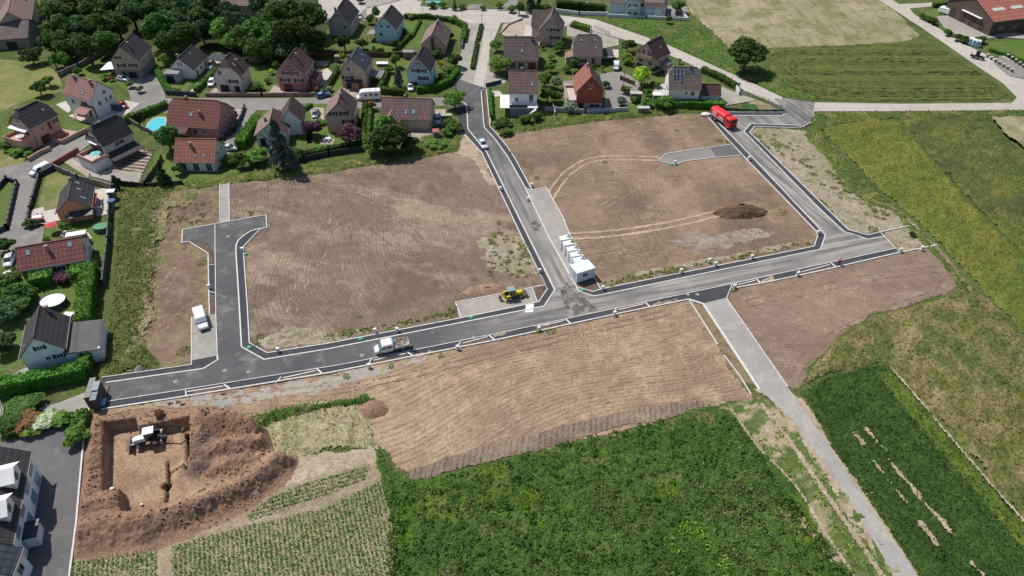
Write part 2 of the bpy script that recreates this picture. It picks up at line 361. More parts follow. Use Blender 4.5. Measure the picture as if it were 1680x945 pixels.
m_weeds = ground_mat('tall_weeds', (0.067, 0.130, 0.023), (0.049, 0.100, 0.022), (0.198, 0.174, 0.080), 0.07, 0.16, 2.6, vary=0.55, bmp=0.8, bdist=0.3, c3rng=(0.56, 0.66),
    light=((0.119, 0.174, 0.014), 30, 1.0, 0.08, 0.57, 0.66, 0.8))
m_crop = ground_mat('young_cereal', (0.044, 0.087, 0.018), (0.035, 0.073, 0.015), (0.058, 0.103, 0.022), 0.06, 0.3, 2.2, vary=0.5, bmp=0.9, bdist=0.3, c3rng=(0.52, 0.75),
    light=((0.065, 0.111, 0.029), -52, 0.05, 0.6, 0.48, 0.62, 0.5))
m_rape = ground_mat('ripening_rape', (0.149, 0.162, 0.032), (0.122, 0.147, 0.031), (0.180, 0.173, 0.037), 0.035, 0.14, 1.8, vary=0.42, bmp=0.9, bdist=0.35, c3rng=(0.48, 0.66),
    light=((0.099, 0.144, 0.031), -50, 0.15, 0.09, 0.5, 0.64, 0.8))
m_rape2 = ground_mat('weedy_rape', (0.128, 0.144, 0.036), (0.093, 0.119, 0.032), (0.153, 0.144, 0.043), 0.06, 0.2, 1.6, vary=0.42, bmp=0.9, bdist=0.35,
    light=((0.060, 0.079, 0.032), -45, 0.3, 0.14, 0.48, 0.6, 0.85))
m_trample = ground_mat('flattened_grass', (0.150, 0.149, 0.043), (0.101, 0.131, 0.036), (0.220, 0.180, 0.085), 0.06, 0.2, 1.8, vary=0.5, bmp=0.9, bdist=0.4, c3rng=(0.48, 0.58),
    light=((0.264, 0.225, 0.111), -35, 0.12, 0.35, 0.52, 0.64, 0.7))
m_hay = ground_mat('cut_hay', (0.42, 0.37, 0.23), (0.33, 0.3, 0.17), (0.36, 0.28, 0.19), 0.1, 0.3, 2.2, vary=0.35, bmp=0.9, bdist=0.3,
    light=((0.19, 0.21, 0.075), 12, 0.15, 0.4, 0.5, 0.6, 0.75))
m_wheat = ground_mat('green_wheat', (0.115, 0.135, 0.034), (0.092, 0.119, 0.031), (0.143, 0.147, 0.043), 0.04, 0.12, 2.0, vary=0.3, bmp=0.4, lines=((0, 7.0, 1.0, 0.01, 0.2, 0.4, 0.3), (0, 2.4, 0.7, 0.05, 0.35, 0.55, 0.3)))
m_stubble = ground_mat('stubble', (0.36, 0.31, 0.2), (0.27, 0.245, 0.145), (0.17, 0.18, 0.075), 0.03, 0.1, 2.0, vary=0.3, bmp=0.4, c3rng=(0.48, 0.62), light=((0.15, 0.16, 0.06), 2, .12, .35, .52, .62, .6), lines=((0, 3.0, 0.5, 0.05, 0.4, 0.6, 0.5),))
m_bed = ground_mat('planting_soil', (0.14, 0.1, 0.075), (0.11, 0.08, 0.062), (0.19, 0.14, 0.1), 0.3, 1.0, 4, vary=0.35)
m_leafveg = ground_mat('vegetable_leaves', (0.05, 0.13, 0.03), (0.04, 0.1, 0.03), (0.12, 0.1, 0.06), 0.3, 0.8, 3, vary=0.5, bmp=0.8, bdist=0.3, c3rng=(0.6, 0.7))
m_conc = ground_mat('concrete_lane', (0.46, 0.42, 0.37), (0.40, 0.365, 0.325), (0.50, 0.46, 0.41), 0.05, 0.3, 3, vary=0.08, bmp=0.1)
m_conc2 = ground_mat('grey_concrete', (0.34, 0.32, 0.285), (0.29, 0.275, 0.25), (0.40, 0.36, 0.30), 0.08, 0.35, 3, vary=0.12, bmp=0.1)
m_spur = ground_mat('pale_asphalt', (0.35, 0.335, 0.315), (0.305, 0.295, 0.28), (0.41, 0.375, 0.33), 0.08, 0.2, 3, vary=0.13, bmp=0.1)
m_street = ground_mat('village_street', (0.25, 0.235, 0.22), (0.21, 0.2, 0.19), (0.29, 0.27, 0.245), 0.05, 0.25, 3, vary=0.1, bmp=0.1)
m_yard = ground_mat('yard_asphalt', (0.135, 0.132, 0.135), (0.115, 0.113, 0.118), (0.16, 0.155, 0.155), 0.08, 0.3, 3, vary=0.1, bmp=0.1)
m_pave = ground_mat('block_paving', (0.40, 0.33, 0.27), (0.34, 0.28, 0.235), (0.45, 0.385, 0.33), 0.2, 0.6, 4, vary=0.12, bmp=0.2)
m_pavep = ground_mat('pale_paving', (0.52, 0.47, 0.42), (0.46, 0.42, 0.38), (0.56, 0.51, 0.46), 0.2, 0.6, 4, vary=0.08, bmp=0.1)
m_pavedark = ground_mat('dark_pavement', (0.068, 0.07, 0.078), (0.06, 0.062, 0.07), (0.16, 0.14, 0.12), 0.1, 0.35, 4, vary=0.14, bmp=0.15, c3rng=(0.6, 0.75))
def asphalt_new():
    m, nt, b = newmat('new_asphalt')
    g = nt.nodes.new('ShaderNodeNewGeometry'); pos = g.outputs['Position']
    sp = nt.nodes.new('ShaderNodeSeparateXYZ'); L(nt, pos, sp.inputs[0])
    col = mixc(nt, mrange(nt, noise(nt, pos, 0.12, 5, 0.6), 0.4, 0.6), (0.072, 0.074, 0.08), (0.1, 0.1, 0.103))
    s1 = noise(nt, rotvec(nt, pos, R(15), (0.06, 1, 1)), 0.8, 4, 0.6)
    s2 = noise(nt, rotvec(nt, pos, R(106), (0.05, 1, 1)), 0.8, 4, 0.6)
    s3 = noise(nt, rotvec(nt, pos, R(110), (0.05, 1, 1)), 0.8, 4, 0.6)
    east = mrange(nt, sp.outputs[0], -14, 12)
    ne = mrange(nt, sp.outputs[0], 36, 46)
    north = mrange(nt, mul(nt, sp.outputs[1], mul(nt, sp.outputs[0], -0.29), 'ADD'), 109, 112)
    a = nt.nodes.new('ShaderNodeMix'); a.data_type = 'FLOAT'
    L(nt, north, a.inputs[0]); L(nt, s1, a.inputs[2]); L(nt, s2, a.inputs[3])
    c = nt.nodes.new('ShaderNodeMix'); c.data_type = 'FLOAT'
    L(nt, mul(nt, ne, north), c.inputs[0]); L(nt, a.outputs[0], c.inputs[2]); L(nt, s3, c.inputs[3])
    d = mrange(nt, c.outputs[0], 0.4, 0.57)
    east2 = mul(nt, mul(nt, mul(nt, east, 0.85), mrange(nt, noise(nt, pos, 0.07, 3), 0.3, 0.55, 0.5, 1.0)), mul(nt, mul(nt, north, mrange(nt, sp.outputs[1], 165, 190, 0.0, 0.35)), -1.0), 'ADD')
    fac = mul(nt, east2, mul(nt, mul(nt, d, 0.75), 0.25, 'ADD'))
    col = mixc(nt, fac, col, (0.38, 0.35, 0.315))
    col = mixc(nt, mul(nt, mrange(nt, noise(nt, pos, 0.22, 6, 0.75), 0.52, 0.7), 0.5), col, (0.34, 0.31, 0.27))
    L(nt, col, b.inputs['Base Color']); b.inputs['Roughness'].default_value = 0.9
    bump(nt, b, noise(nt, pos, 6, 3), 0.15, 0.03); return m
m_asph = asphalt_new()
m_kerb = plain('kerb_concrete', (0.62, 0.60, 0.575), 0.8, 0.22, 2.2)

# excavation outline (also a hole in the ground sheet)
PIT_OUT = [(151, 678), (205, 672), (262, 667), (330, 668), (400, 682), (440, 705), (452, 742), (492, 752), (490, 790), (400, 850), (330, 885), (250, 912), (118, 918), (128, 840), (138, 760)]
def ground():
    bm = bmesh.new(); S = 3000
    out = [bm.verts.new(v) for v in ((-S, -S + 900, 0), (S, -S + 900, 0), (S, S + 900, 0), (-S, S + 900, 0))]
    inn = [bm.verts.new((p.x, p.y, 0)) for p in PL(PIT_OUT)]
    es = [bm.edges.new((l[i], l[(i + 1) % len(l)])) for l in (out, inn) for i in range(len(l))]
    bmesh.ops.triangle_fill(bm, edges=es, use_beauty=True, use_dissolve=False)
    for f in bm.faces:
        f.normal_update()
        if f.normal.z < 0: f.normal_flip()
    me = bpy.data.meshes.new('ground'); bm.to_mesh(me); bm.free(); me.materials.append(m_base)
    o = bpy.data.objects.new('ground', me); COL.objects.link(o); tag(o, kind='structure')
ground()
def G2(px): return [tuple(p) for p in PL(px)]
# ---- soil plots
sheet('soil_base', PL([(262, 326), (361, 305), (470, 293), (640, 268), (757, 216), (811, 216), (1160, 189), (1344, 385), (1537, 403), (1292, 634), (1215, 628), (900, 640), (430, 636), (156, 675), (168, 621), (262, 606)]), 0.009, m_soilA)
rough_soil = lambda X, Y, s: 0.05 * fbm(X * 1.5, Y * 1.5, 3, 3) + 0.05
plotA = [(264, 322), (361, 303), (361, 364), (298, 376), (298, 400), (341, 418), (343, 522), (314, 523), (314, 593), (245, 607), (206, 612), (228, 560), (246, 500), (254, 425), (262, 380)]
patch('soil_plot', plotA, m_soilA, 0.012, 0.45, rough_soil, edge=2.2, efreq=0.25, seed=3, fall=10)
plotB = [(376, 302), (470, 291), (560, 277), (640, 265), (735, 250), (752, 238), (757, 214), (766, 218), (795, 260), (898, 470), (885, 500), (756, 524), (540, 566), (438, 582), (408, 564), (398, 406), (428, 376), (440, 376), (438, 352), (376, 366)]
patch('soil_plot', plotB, m_soilB, 0.018, 0.45, rough_soil, edge=1.2, efreq=0.3, seed=5)
plotC = [(810, 214), (835, 212), (900, 206), (990, 196), (1080, 187), (1155, 187), (1162, 192), (1302, 342), (1344, 385), (1336, 407), (985, 478), (963, 436), (937, 390), (927, 363), (896, 306), (872, 315), (842, 258)]
patch('soil_plot', plotC, m_soilC, 0.018, 0.45, rough_soil, edge=0.9, efreq=0.3, seed=8)
plotE = [(430, 632), (540, 611), (820, 556), (1020, 513), (1131, 490), (1215, 628), (1238, 655), (1150, 667), (1080, 696), (980, 718), (900, 737), (820, 756), (745, 772), (680, 784), (648, 765), (622, 735), (604, 700), (612, 680), (560, 668), (450, 676), (380, 682), (330, 672), (270, 668), (152, 682), (152, 674), (280, 653)]
patch('soil_plot', plotE, m_soilE, 0.022, 0.4, rough_soil, edge=1.0, efreq=0.3, seed=11)
plotF = [(1190, 488), (1208, 471), (1475, 413), (1537, 401), (1566, 430), (1586, 462), (1560, 482), (1500, 500), (1440, 516), (1380, 548), (1338, 590), (1308, 640), (1292, 636)]
patch('soil_plot', plotF, m_soilF, 0.022, 0.4, rough_soil, edge=1.0, efreq=0.3, seed=14)
plotD = [(1236, 208), (1300, 211), (1330, 214), (1362, 262), (1385, 300), (1425, 335), (1465, 343), (1500, 366), (1540, 403), (1475, 416), (1443, 380), (1423, 388), (1393, 380), (1353, 340), (1228, 217)]
patch('gravel_ground', plotD, m_gravel, 0.02, 0.45, rough_soil, edge=1.6, efreq=0.3, seed=17)
patch('gravel_ground', [(700, 232), (757, 214), (768, 212), (793, 256), (815, 305), (800, 300), (775, 262), (745, 252)], m_pale, 0.03, 0.4, rough_soil, edge=1.5, seed=19)
# gravel margins, stony patches
patch('stony_ground', [(790, 400), (850, 380), (885, 455), (850, 460), (800, 450)], m_gravel, 0.085, 0.4, None, edge=5, efreq=0.25, seed=20)
patch('stony_ground', [(415, 560), (470, 535), (560, 545), (640, 535), (700, 525), (640, 541), (540, 562), (440, 579)], m_gravel, 0.085, 0.4, None, edge=1.5, efreq=0.4, seed=22)
patch('stony_ground', [(250, 660), (380, 645), (560, 612), (700, 585), (690, 595), (600, 625), (500, 650), (380, 668), (260, 668)], m_conc2, 0.085, 0.4, None, edge=1.2, efreq=0.4, seed=23)
patch('stony_ground', [(990, 470), (1100, 445), (1200, 425), (1320, 402), (1310, 395), (1180, 420), (1050, 445)], m_gravel, 0.085, 0.4, None, edge=0.8, efreq=0.5, seed=24)
patch('stony_ground', [(1240, 372), (1260, 385), (1225, 404), (1140, 410), (1090, 395), (1130, 385)], ground_mat('grey_soil', (0.3, 0.26, 0.22), (0.24, 0.2, 0.17), (0.2, 0.15, 0.12), 0.1, 0.3, 3), 0.088, 0.4, None, edge=2.5, efreq=0.2, seed=26)
# tyre tracks on the north plot
def track(pts, gap=1.0, wd=0.55, mat=m_trackdirt, z=0.115, name='tyre_track', both=True, edge=0.22):
    w_ = PL(pts)
    # smooth
    for _ in range(2):
        n_ = [w_[0]]
        for a, b in zip(w_[:-1], w_[1:]): n_ += [a * .75 + b * .25, a * .25 + b * .75]
        w_ = n_ + [w_[-1]]
    for s_ in ((-gap, gap) if both else (0,)):
        poly = []
        for side in (1, -1):
            row = []
            for i, p in enumerate(w_):
                a = w_[max(i - 1, 0)]; b = w_[min(i + 1, len(w_) - 1)]; d = (b - a).normalized(); nrm = Vector((-d.y, d.x))
                q = p + nrm * (s_ + side * wd / 2); row.append((q.x, q.y))
            poly += row if side == 1 else row[::-1]
        patch(name, poly, mat, z, 0.25, None, edge=edge, efreq=0.7, seed=int(pts[0][0]) % 50, world=True)
track([(932, 388), (1000, 385), (1100, 370), (1180, 350)], 1.0, 1.0)
track([(890, 345), (915, 302), (935, 280), (965, 263), (1000, 259), (1082, 261)], 0.95, 0.8)
m_tl = ground_mat('tyre_print', (0.39, 0.305, 0.22), (0.33, 0.255, 0.185), (0.27, 0.2, 0.15), 0.15, 0.5, 3, vary=0.25)
m_td = ground_mat('tyre_rut', (0.2, 0.148, 0.11), (0.17, 0.125, 0.095), (0.27, 0.2, 0.15), 0.15, 0.5, 3, vary=0.25)
for i_, pp in enumerate([[(415, 480), (470, 420), (560, 380), (700, 350)], [(470, 540), (600, 470), (760, 430), (850, 400)], [(500, 300), (620, 330), (700, 400), (740, 480)], [(450, 330), (600, 300), (740, 290)], [(475, 530), (490, 470), (540, 400), (550, 350)],
    [(880, 250), (980, 215), (1080, 208), (1140, 228)], [(1000, 300), (1100, 290), (1220, 300), (1280, 350)], [(960, 425), (1080, 402), (1220, 405), (1310, 385)], [(1090, 275), (1010, 330), (940, 362)],
    [(620, 700), (760, 660), (950, 620), (1150, 590)], [(640, 740), (800, 690), (1000, 650), (1200, 640)], [(560, 640), (700, 610), (900, 560), (1100, 512)], [(962, 540), (975, 575), (985, 605)], [(1092, 505), (1112, 560), (1150, 625)], [(690, 765), (850, 700), (1000, 655)], [(860, 565), (960, 555), (1060, 545)],
    [(1215, 500), (1320, 480), (1450, 450), (1560, 440)], [(1302, 622), (1325, 575), (1420, 520), (1545, 478)], [(250, 565), (290, 505), (335, 475)], [(262, 480), (300, 432), (340, 424)], [(430, 650), (540, 635), (640, 620)], [(200, 668), (330, 652), (450, 640)]]):
    track(pp, [.85, .95, .7][i_ % 3], [.3, .42, .5][i_ % 3], (m_tl, m_td)[(i_ * 3) % 5 % 2], 0.108 + .004 * (i_ % 4))
m_tram = ground_mat('tramline', (0.06, 0.075, 0.025), (0.05, 0.065, 0.02), (0.09, 0.1, 0.04), 0.1, 0.4, 3)
for pp in ([(1585, 101), (1330, 100), (1302, 103), (1297, 110), (1312, 119), (1345, 121.5), (1480, 122), (1612, 122)], [(1560, 88), (1300, 86), (1274, 91), (1264, 99)], [(1286, 112), (1312, 132), (1345, 146), (1400, 149), (1500, 149), (1640, 148)], [(1290, 128), (1320, 148), (1360, 157), (1500, 158), (1630, 157)]): track(pp, .95, .55, m_tram, .62, 'tramline', edge=.3)
# slope strip at the foot of the south plot
m_slope = ground_mat('ribbed_slope', (0.29, 0.22, 0.165), (0.225, 0.17, 0.135), (0.34, 0.26, 0.19), 0.08, 0.2, 2.5, lines=((84, 0.9, 0.9, 0.02, 0.1, 0.3, 0.6),), bmp=1.0, bdist=0.3)
def slope_h(X, Y, s): return 0.07 + 0.10 * np.clip(s / 1.2, 0, 1)
patch('soil_bank', [(672, 790), (664, 772), (730, 752), (793, 732), (943, 694), (1078, 663), (1153, 657), (1158, 668), (1093, 690), (1021, 700), (921, 730), (793, 761), (700, 786)], m_slope, 0.06, 0.3, slope_h, edge=0.4, seed=31)
# ---- vegetation fields (real relief)
def veg(h, f=1.2, g=0.5):
    def fn(X, Y, s):
        k = np.clip(s / 1.2, 0.15, 1)
        return k * (h * 0.55 + h * 0.5 * fbm(X * f, Y * f, 2, 3) + h * g * (vn(X * 4.1, Y * 4.1, 9) - 0.4)) 
    return fn
patch('tall_weeds', [(615, 735), (640, 762), (662, 782), (690, 786), (780, 766), (860, 744), (960, 724), (1040, 706), (1090, 690), (1150, 668), (1195, 672), (1222, 705), (1262, 765), (1300, 845), (1340, 890), (1392, 950), (1440, 1030), (650, 1030), (664, 945), (650, 850), (634, 790)],
      m_weeds, 0.03, 0.25, veg(0.75, 0.8, 0.7), edge=0.9, efreq=0.5, seed=40, kind='stuff', label='dense dark green weeds filling the field below the ribbed soil bank', sc=[('weed', 9, .11, .4, 1.1, 1), ('plotweed', 5, .11, .4, 1.0, 2, .3, (.1, .05)), ('straw', 5, .11, .3, .9, 3, .3, (.13, .2)), ('rust', 3, .11, .3, .9, 33, .3, (.08, .22)), ('bright', 3, .085, .3, .95, 34, .3, (.07, .3))], cat='weeds', smooth=False)
PW = [(1160, 690), (1215, 715), (1262, 775), (1300, 850), (1345, 905), (1250, 945), (1180, 930), (1140, 860), (1120, 790)]
PF = tag(sheet('weed_litter', PL([(1180, 760), (1220, 770), (1240, 830), (1190, 830)]), 0.02, m_soilA), kind='structure')
for a_ in (('straw', 8, .09, .4, 1.0, 51, .3, (.16, .08)), ('rust', 8, .09, .4, 1.0, 52, .3, (.13, .12)), ('grey', 6, .09, .4, 1.0, 53, .3, (.1, .1)), ('plotweed', 7, .09, .4, 1.0, 54, .3, (.11, .12))): scatter(PF, PW, *a_)
for a_ in (('straw', 7, .11, .5, 1.0, 55, .3, (.2, .3)), ('grey', 4, .085, .4, 1.0, 56, .3, (.12, .22))): scatter(PF, [(670, 800), (900, 745), (1130, 700), (1160, 860), (1200, 960), (680, 960)], *a_)
patch('sparse_weeds', [(1150, 666), (1240, 652), (1268, 662), (1330, 740), (1420, 850), (1500, 975), (1400, 975), (1300, 850), (1262, 765), (1222, 705), (1195, 672)],
      ground_mat('sandy_weeds', (0.36, 0.29, 0.2), (0.25, 0.22, 0.12), (0.085, 0.13, 0.03), 0.07, 0.3, 3.0, c3rng=(0.5, 0.57), vary=0.4, bmp=0.8, light=((0.07, 0.12, 0.025), -56, 0.15, 0.25, 0.5, 0.56, 0.85)), 0.026, 0.3,
      lambda X, Y, s: 0.1 + 0.12 * fbm(X, Y, 4, 3), edge=1.0, seed=41)
patch('grass_strip', [(1230, 730), (1262, 745), (1310, 800), (1345, 870), (1395, 960), (1440, 1000), (1400, 1000), (1345, 900), (1295, 830), (1250, 770)], m_weeds, 0.05, 0.25, veg(0.5), edge=1.2, seed=42, kind='stuff', label='narrow strip of green grass beside the sandy field track', cat='grass', smooth=False)
track([(1248, 662), (1300, 730), (1360, 820), (1420, 905), (1460, 965)], 0.0, 1.1, m_pale, 0.24, 'sandy_track', both=False)
track([(1190, 672), (1240, 745), (1300, 800), (1345, 880), (1400, 960)], 0.9, 0.7, m_pale, 0.20, 'sandy_track')
patch('young_cereal', [(1312, 645), (1345, 622), (1400, 606), (1440, 598), (1462, 606), (1530, 680), (1610, 775), (1700, 885), (1790, 990), (1600, 1040), (1502, 945), (1440, 850), (1360, 735)],
      m_crop, 0.03, 0.25, veg(0.4, 0.6, 0.9), edge=0.9, efreq=0.4, seed=43, kind='stuff', label='lush dark green crop with bare streaks along the grey lane', sc=[('cereal', 11, .12, .25, .6, 4), ('plotweed', 1.5, .08, .3, .55, 5, .3, (.1, .15))], cat='crop', smooth=False)
patch('ripening_crop', [(1345, 212), (1400, 200), (1440, 196), (1480, 205), (1530, 260), (1600, 340), (1680, 420), (1800, 530), (1860, 640), (1760, 640), (1660, 530), (1590, 455), (1540, 402), (1500, 360), (1440, 310), (1400, 268), (1362, 232)],
      m_rape, 0.03, 0.4, veg(1.0, 0.35, 0.45), edge=0.6, efreq=0.3, seed=44, kind='stuff', label='broad olive yellow crop field right of the new housing plots', sc=[('olive', 3.0, .12, .6, 1.1, 6)], cat='crop', smooth=False)
patch('weedy_crop', [(1480, 200), (1500, 190), (1590, 188), (1640, 220), (1700, 270), (1860, 380), (1860, 600), (1700, 440), (1600, 340), (1530, 262)],
      m_rape2, 0.03, 0.4, veg(0.9, 0.3, 0.5), edge=0.8, seed=45, kind='stuff', label='darker weedy crop strip at the upper right of the olive field', sc=[('olive', 2.5, .12, .6, 1.1, 7), ('weed', 2.0, .13, .6, 1.1, 8, .3, (.07, .0))], cat='crop', smooth=False)
patch('grass_verge', [(1325, 196), (1345, 184), (1680, 181), (1760, 181), (1760, 200), (1500, 196), (1440, 196), (1370, 206), (1350, 216), (1372, 250), (1408, 285), (1450, 322), (1500, 368), (1590, 470), (1640, 540), (1590, 500), (1540, 430), (1500, 388), (1460, 345), (1420, 336), (1390, 308), (1355, 262), (1318, 222), (1330, 210)],
      m_rough, 0.028, 0.35, veg(0.6, 0.7), edge=1.0, seed=46, kind='stuff', label='rough green verge along the edge of the olive crop field', sc=[('weed', 5, .14, .3, .9, 9), ('straw', 1.2, .13, .3, .8, 10)], cat='grass', smooth=False)
patch('flattened_grass', [(1312, 642), (1335, 592), (1378, 550), (1440, 518), (1500, 500), (1560, 482), (1590, 462), (1660, 532), (1760, 640), (1840, 700), (1840, 960), (1700, 880), (1610, 772), (1530, 678), (1462, 605), (1440, 597), (1400, 605), (1345, 620)],
      m_trample, 0.026, 0.3, veg(0.7, 0.5, 0.6), edge=1.0, efreq=0.3, seed=47, kind='stuff', label='flattened tawny grass between the olive crop and the dark green crop', sc=[('straw', 2.5, .14, .3, .8, 11, .3, (.1, .08)), ('olive', 3, .14, .3, .8, 12), ('weed', 4, .14, .3, .8, 13, .3, (.07, .15))], cat='grass', smooth=False)
patch('cereal_margin', [(1428, 606), (1462, 606), (1530, 680), (1610, 775), (1700, 885), (1790, 990), (1760, 1010), (1665, 895), (1580, 795), (1500, 700), (1445, 635)], ground_mat('cereal_margin', (0.10, 0.145, 0.022), (0.075, 0.12, 0.02), (0.13, 0.155, 0.03), 0.08, 0.3, 2.2, vary=0.35), 0.12, 0.25, veg(0.4, 0.6, 0.9), edge=1.5, efreq=0.4, seed=92, smooth=False)
for i_, (pp, ww) in enumerate([([(1455, 754), (1490, 795), (1519, 833), (1539, 850), (1561, 879)], .55), ([(1400, 711), (1418, 733)], .9), ([(1506, 856), (1522, 878), (1539, 898)], .8), ([(1419, 704), (1439, 729)], .5), ([(1432, 758), (1460, 795), (1490, 830)], .35), ([(1590, 924), (1625, 960)], .5), ([(1440, 730), (1452, 742)], .4)]): track(pp, 0, ww * 1.35, m_pale, 0.42, 'bare_streak', both=False, edge=.55)
track([(1458, 603), (1500, 650), (1570, 735), (1640, 815), (1720, 905)], 0, 0.7, m_pale, 0.5, 'sandy_track', both=False)
patch('west_grass', [(196, 312), (290, 300), (285, 325), (262, 345), (262, 400), (250, 500), (232, 560), (262, 595), (262, 603), (168, 618), (164, 600), (182, 500), (190, 400)],
      ground_mat('ragged_grass', (0.14, 0.15, 0.048), (0.09, 0.12, 0.035), (0.25, 0.23, 0.1), 0.05, 0.2, 2.4, vary=0.5, bmp=0.9, bdist=0.35, c3rng=(0.54, 0.66)), 0.026, 0.28, veg(0.6, 0.7, 0.7), edge=1.2, efreq=0.4, seed=48, kind='stuff', label='tall ragged grass strip between the garden fence and the brown plot', sc=[('weed', 8, .13, .3, .9, 14), ('straw', 6, .13, .3, .9, 15, .3, (.12, .08)), ('olive', 4, .13, .3, .8, 35)], cat='grass', smooth=False)
patch('dry_grass', [(250, 318), (300, 306), (330, 318), (290, 345), (272, 400), (256, 470), (262, 530), (236, 575), (215, 600), (196, 575), (222, 500), (232, 420), (240, 360)], ground_mat('dry_grass', (0.30, 0.26, 0.15), (0.16, 0.17, 0.06), (0.27, 0.2, 0.14), 0.12, 0.35, 2.2, vary=0.45, bmp=0.9, bdist=0.3, c3rng=(0.5, 0.6)), 0.05, 0.25, veg(0.5, 0.8, 0.7), edge=4.0, efreq=0.3, seed=49, kind='stuff', label='pale dried grass patches between the tall grass and the soil', sc=[('straw', 5, .13, .2, .7, 31), ('plotweed', 3, .13, .2, .7, 32, .3, (.15, .05))], cat='grass', smooth=False)
patch('north_grass', [(232, 312), (300, 300), (380, 285), (480, 270), (590, 262), (660, 250), (690, 225), (740, 212), (760, 225), (752, 248), (690, 262), (620, 270), (540, 285), (440, 297), (350, 305), (240, 325)],
      m_rough, 0.04, 0.3, veg(0.6, 0.7, 0.7), edge=0.9, seed=50, kind='stuff', label='uneven grass strip between the back gardens and the large plot', sc=[('weed', 7, .13, .3, .9, 16), ('straw', 1.5, .12, .3, .8, 17)], cat='grass', smooth=False)
patch('north_grass', [(808, 208), (840, 196), (900, 190), (1000, 186), (1095, 178), (1140, 180), (1100, 190), (1000, 198), (900, 212), (830, 222)],
      m_rough, 0.04, 0.3, veg(0.6, 0.7, 0.7), edge=0.8, seed=51, kind='stuff', label='weedy grass strip behind the red house along the upper plot', sc=[('weed', 6, .14, .3, .9, 18), ('straw', 2, .13, .3, .8, 19)], cat='grass', smooth=False)
patch('hay_field', [(395, 682), (450, 668), (520, 655), (610, 650), (612, 690), (622, 735), (540, 742), (480, 752), (452, 745), (440, 705)],
      m_hay, 0.028, 0.3, veg(0.3, 1.0, 0.6), edge=1.2, seed=52, kind='stuff', label='pale cut hay right of the large earth heap', sc=[('straw', 6, .13, .1, .4, 20), ('plotweed', 4, .12, .1, .5, 21, .3, (.15, .08))], cat='hay', smooth=False)
patch('pale_ground', [(470, 760), (490, 748), (560, 740), (622, 733), (628, 762), (560, 775), (500, 800), (455, 822)], m_pale, 0.03, 0.35, rough_soil, edge=1.0, seed=53)
patch('weed_bank', [(395, 690), (420, 680), (470, 668), (540, 658), (600, 648), (624, 655), (600, 668), (540, 672), (480, 688), (420, 705)], m_weeds, 0.06, 0.25, veg(0.9, 0.7, 0.8), edge=1.2, seed=54, kind='stuff', label='bushy weed bank above the hay right of the excavation', sc=[('weed', 14, .13, .3, 1.2, 22)], cat='weeds', smooth=False)
patch('weed_bank', [(612, 740), (626, 735), (650, 800), (668, 870), (682, 960), (655, 960), (640, 850)], m_weeds, 0.04, 0.25, veg(0.8, 0.7, 0.8), edge=0.8, seed=55, kind='stuff', label='dark weedy edge between the potato rows and the green field', sc=[('weed', 12, .13, .3, 1.1, 23)], cat='weeds', smooth=False)
# top fields
patch('stubble_field', [(1118, -40), (1425, -40), (1442, 0), (1478, 25), (1512, 62), (1480, 70), (1380, 76), (1262, 80), (1222, 92), (1200, 85), (1165, 50), (1128, 20)], m_stubble, 0.02, 0.7, lambda X, Y, s: 0.12 * fbm(X, Y, 2, 3) + 0.1, edge=0.8, seed=60)
patch('wheat_field', [(1262, 78), (1380, 74), (1480, 68), (1512, 61), (1545, 80), (1600, 115), (1640, 140), (1657, 156), (1640, 165), (1480, 167), (1350, 165), (1300, 145), (1262, 118)], m_wheat, 0.02, 0.5, veg(0.5, 0.4, 0.5), edge=0.8, seed=61, kind='stuff', label='green wheat field with tractor lines beside the country lane', cat='crop', smooth=False)
patch('road_verge', [(985, 32), (1050, 30), (1132, 38), (1165, 55), (1215, 95), (1262, 112), (1300, 145), (1350, 163), (1330, 166), (1285, 158), (1240, 138), (1180, 112), (1110, 80), (1067, 62), (1005, 42)],
      ground_mat('verge_grass', (0.085, 0.145, 0.03), (0.065, 0.115, 0.028), (0.16, 0.16, 0.05), 0.05, 0.2, 2.6, vary=0.4), 0.022, 0.45, veg(0.5, 0.5, 0.5), edge=0.7, seed=62, kind='stuff', label='green grass wedge between the country lane and the stubble field', sc=[('weed', 2.2, .2, .3, .7, 24)], cat='grass', smooth=False)
patch('bare_plot', [(1622, 196), (1700, 194), (1760, 200), (1760, 290), (1700, 262), (1645, 225)], m_stubble, 0.1, 0.5, lambda X, Y, s: 0.9 + 0.1 * fbm(X, Y, 2, 3), edge=0.8, seed=63)

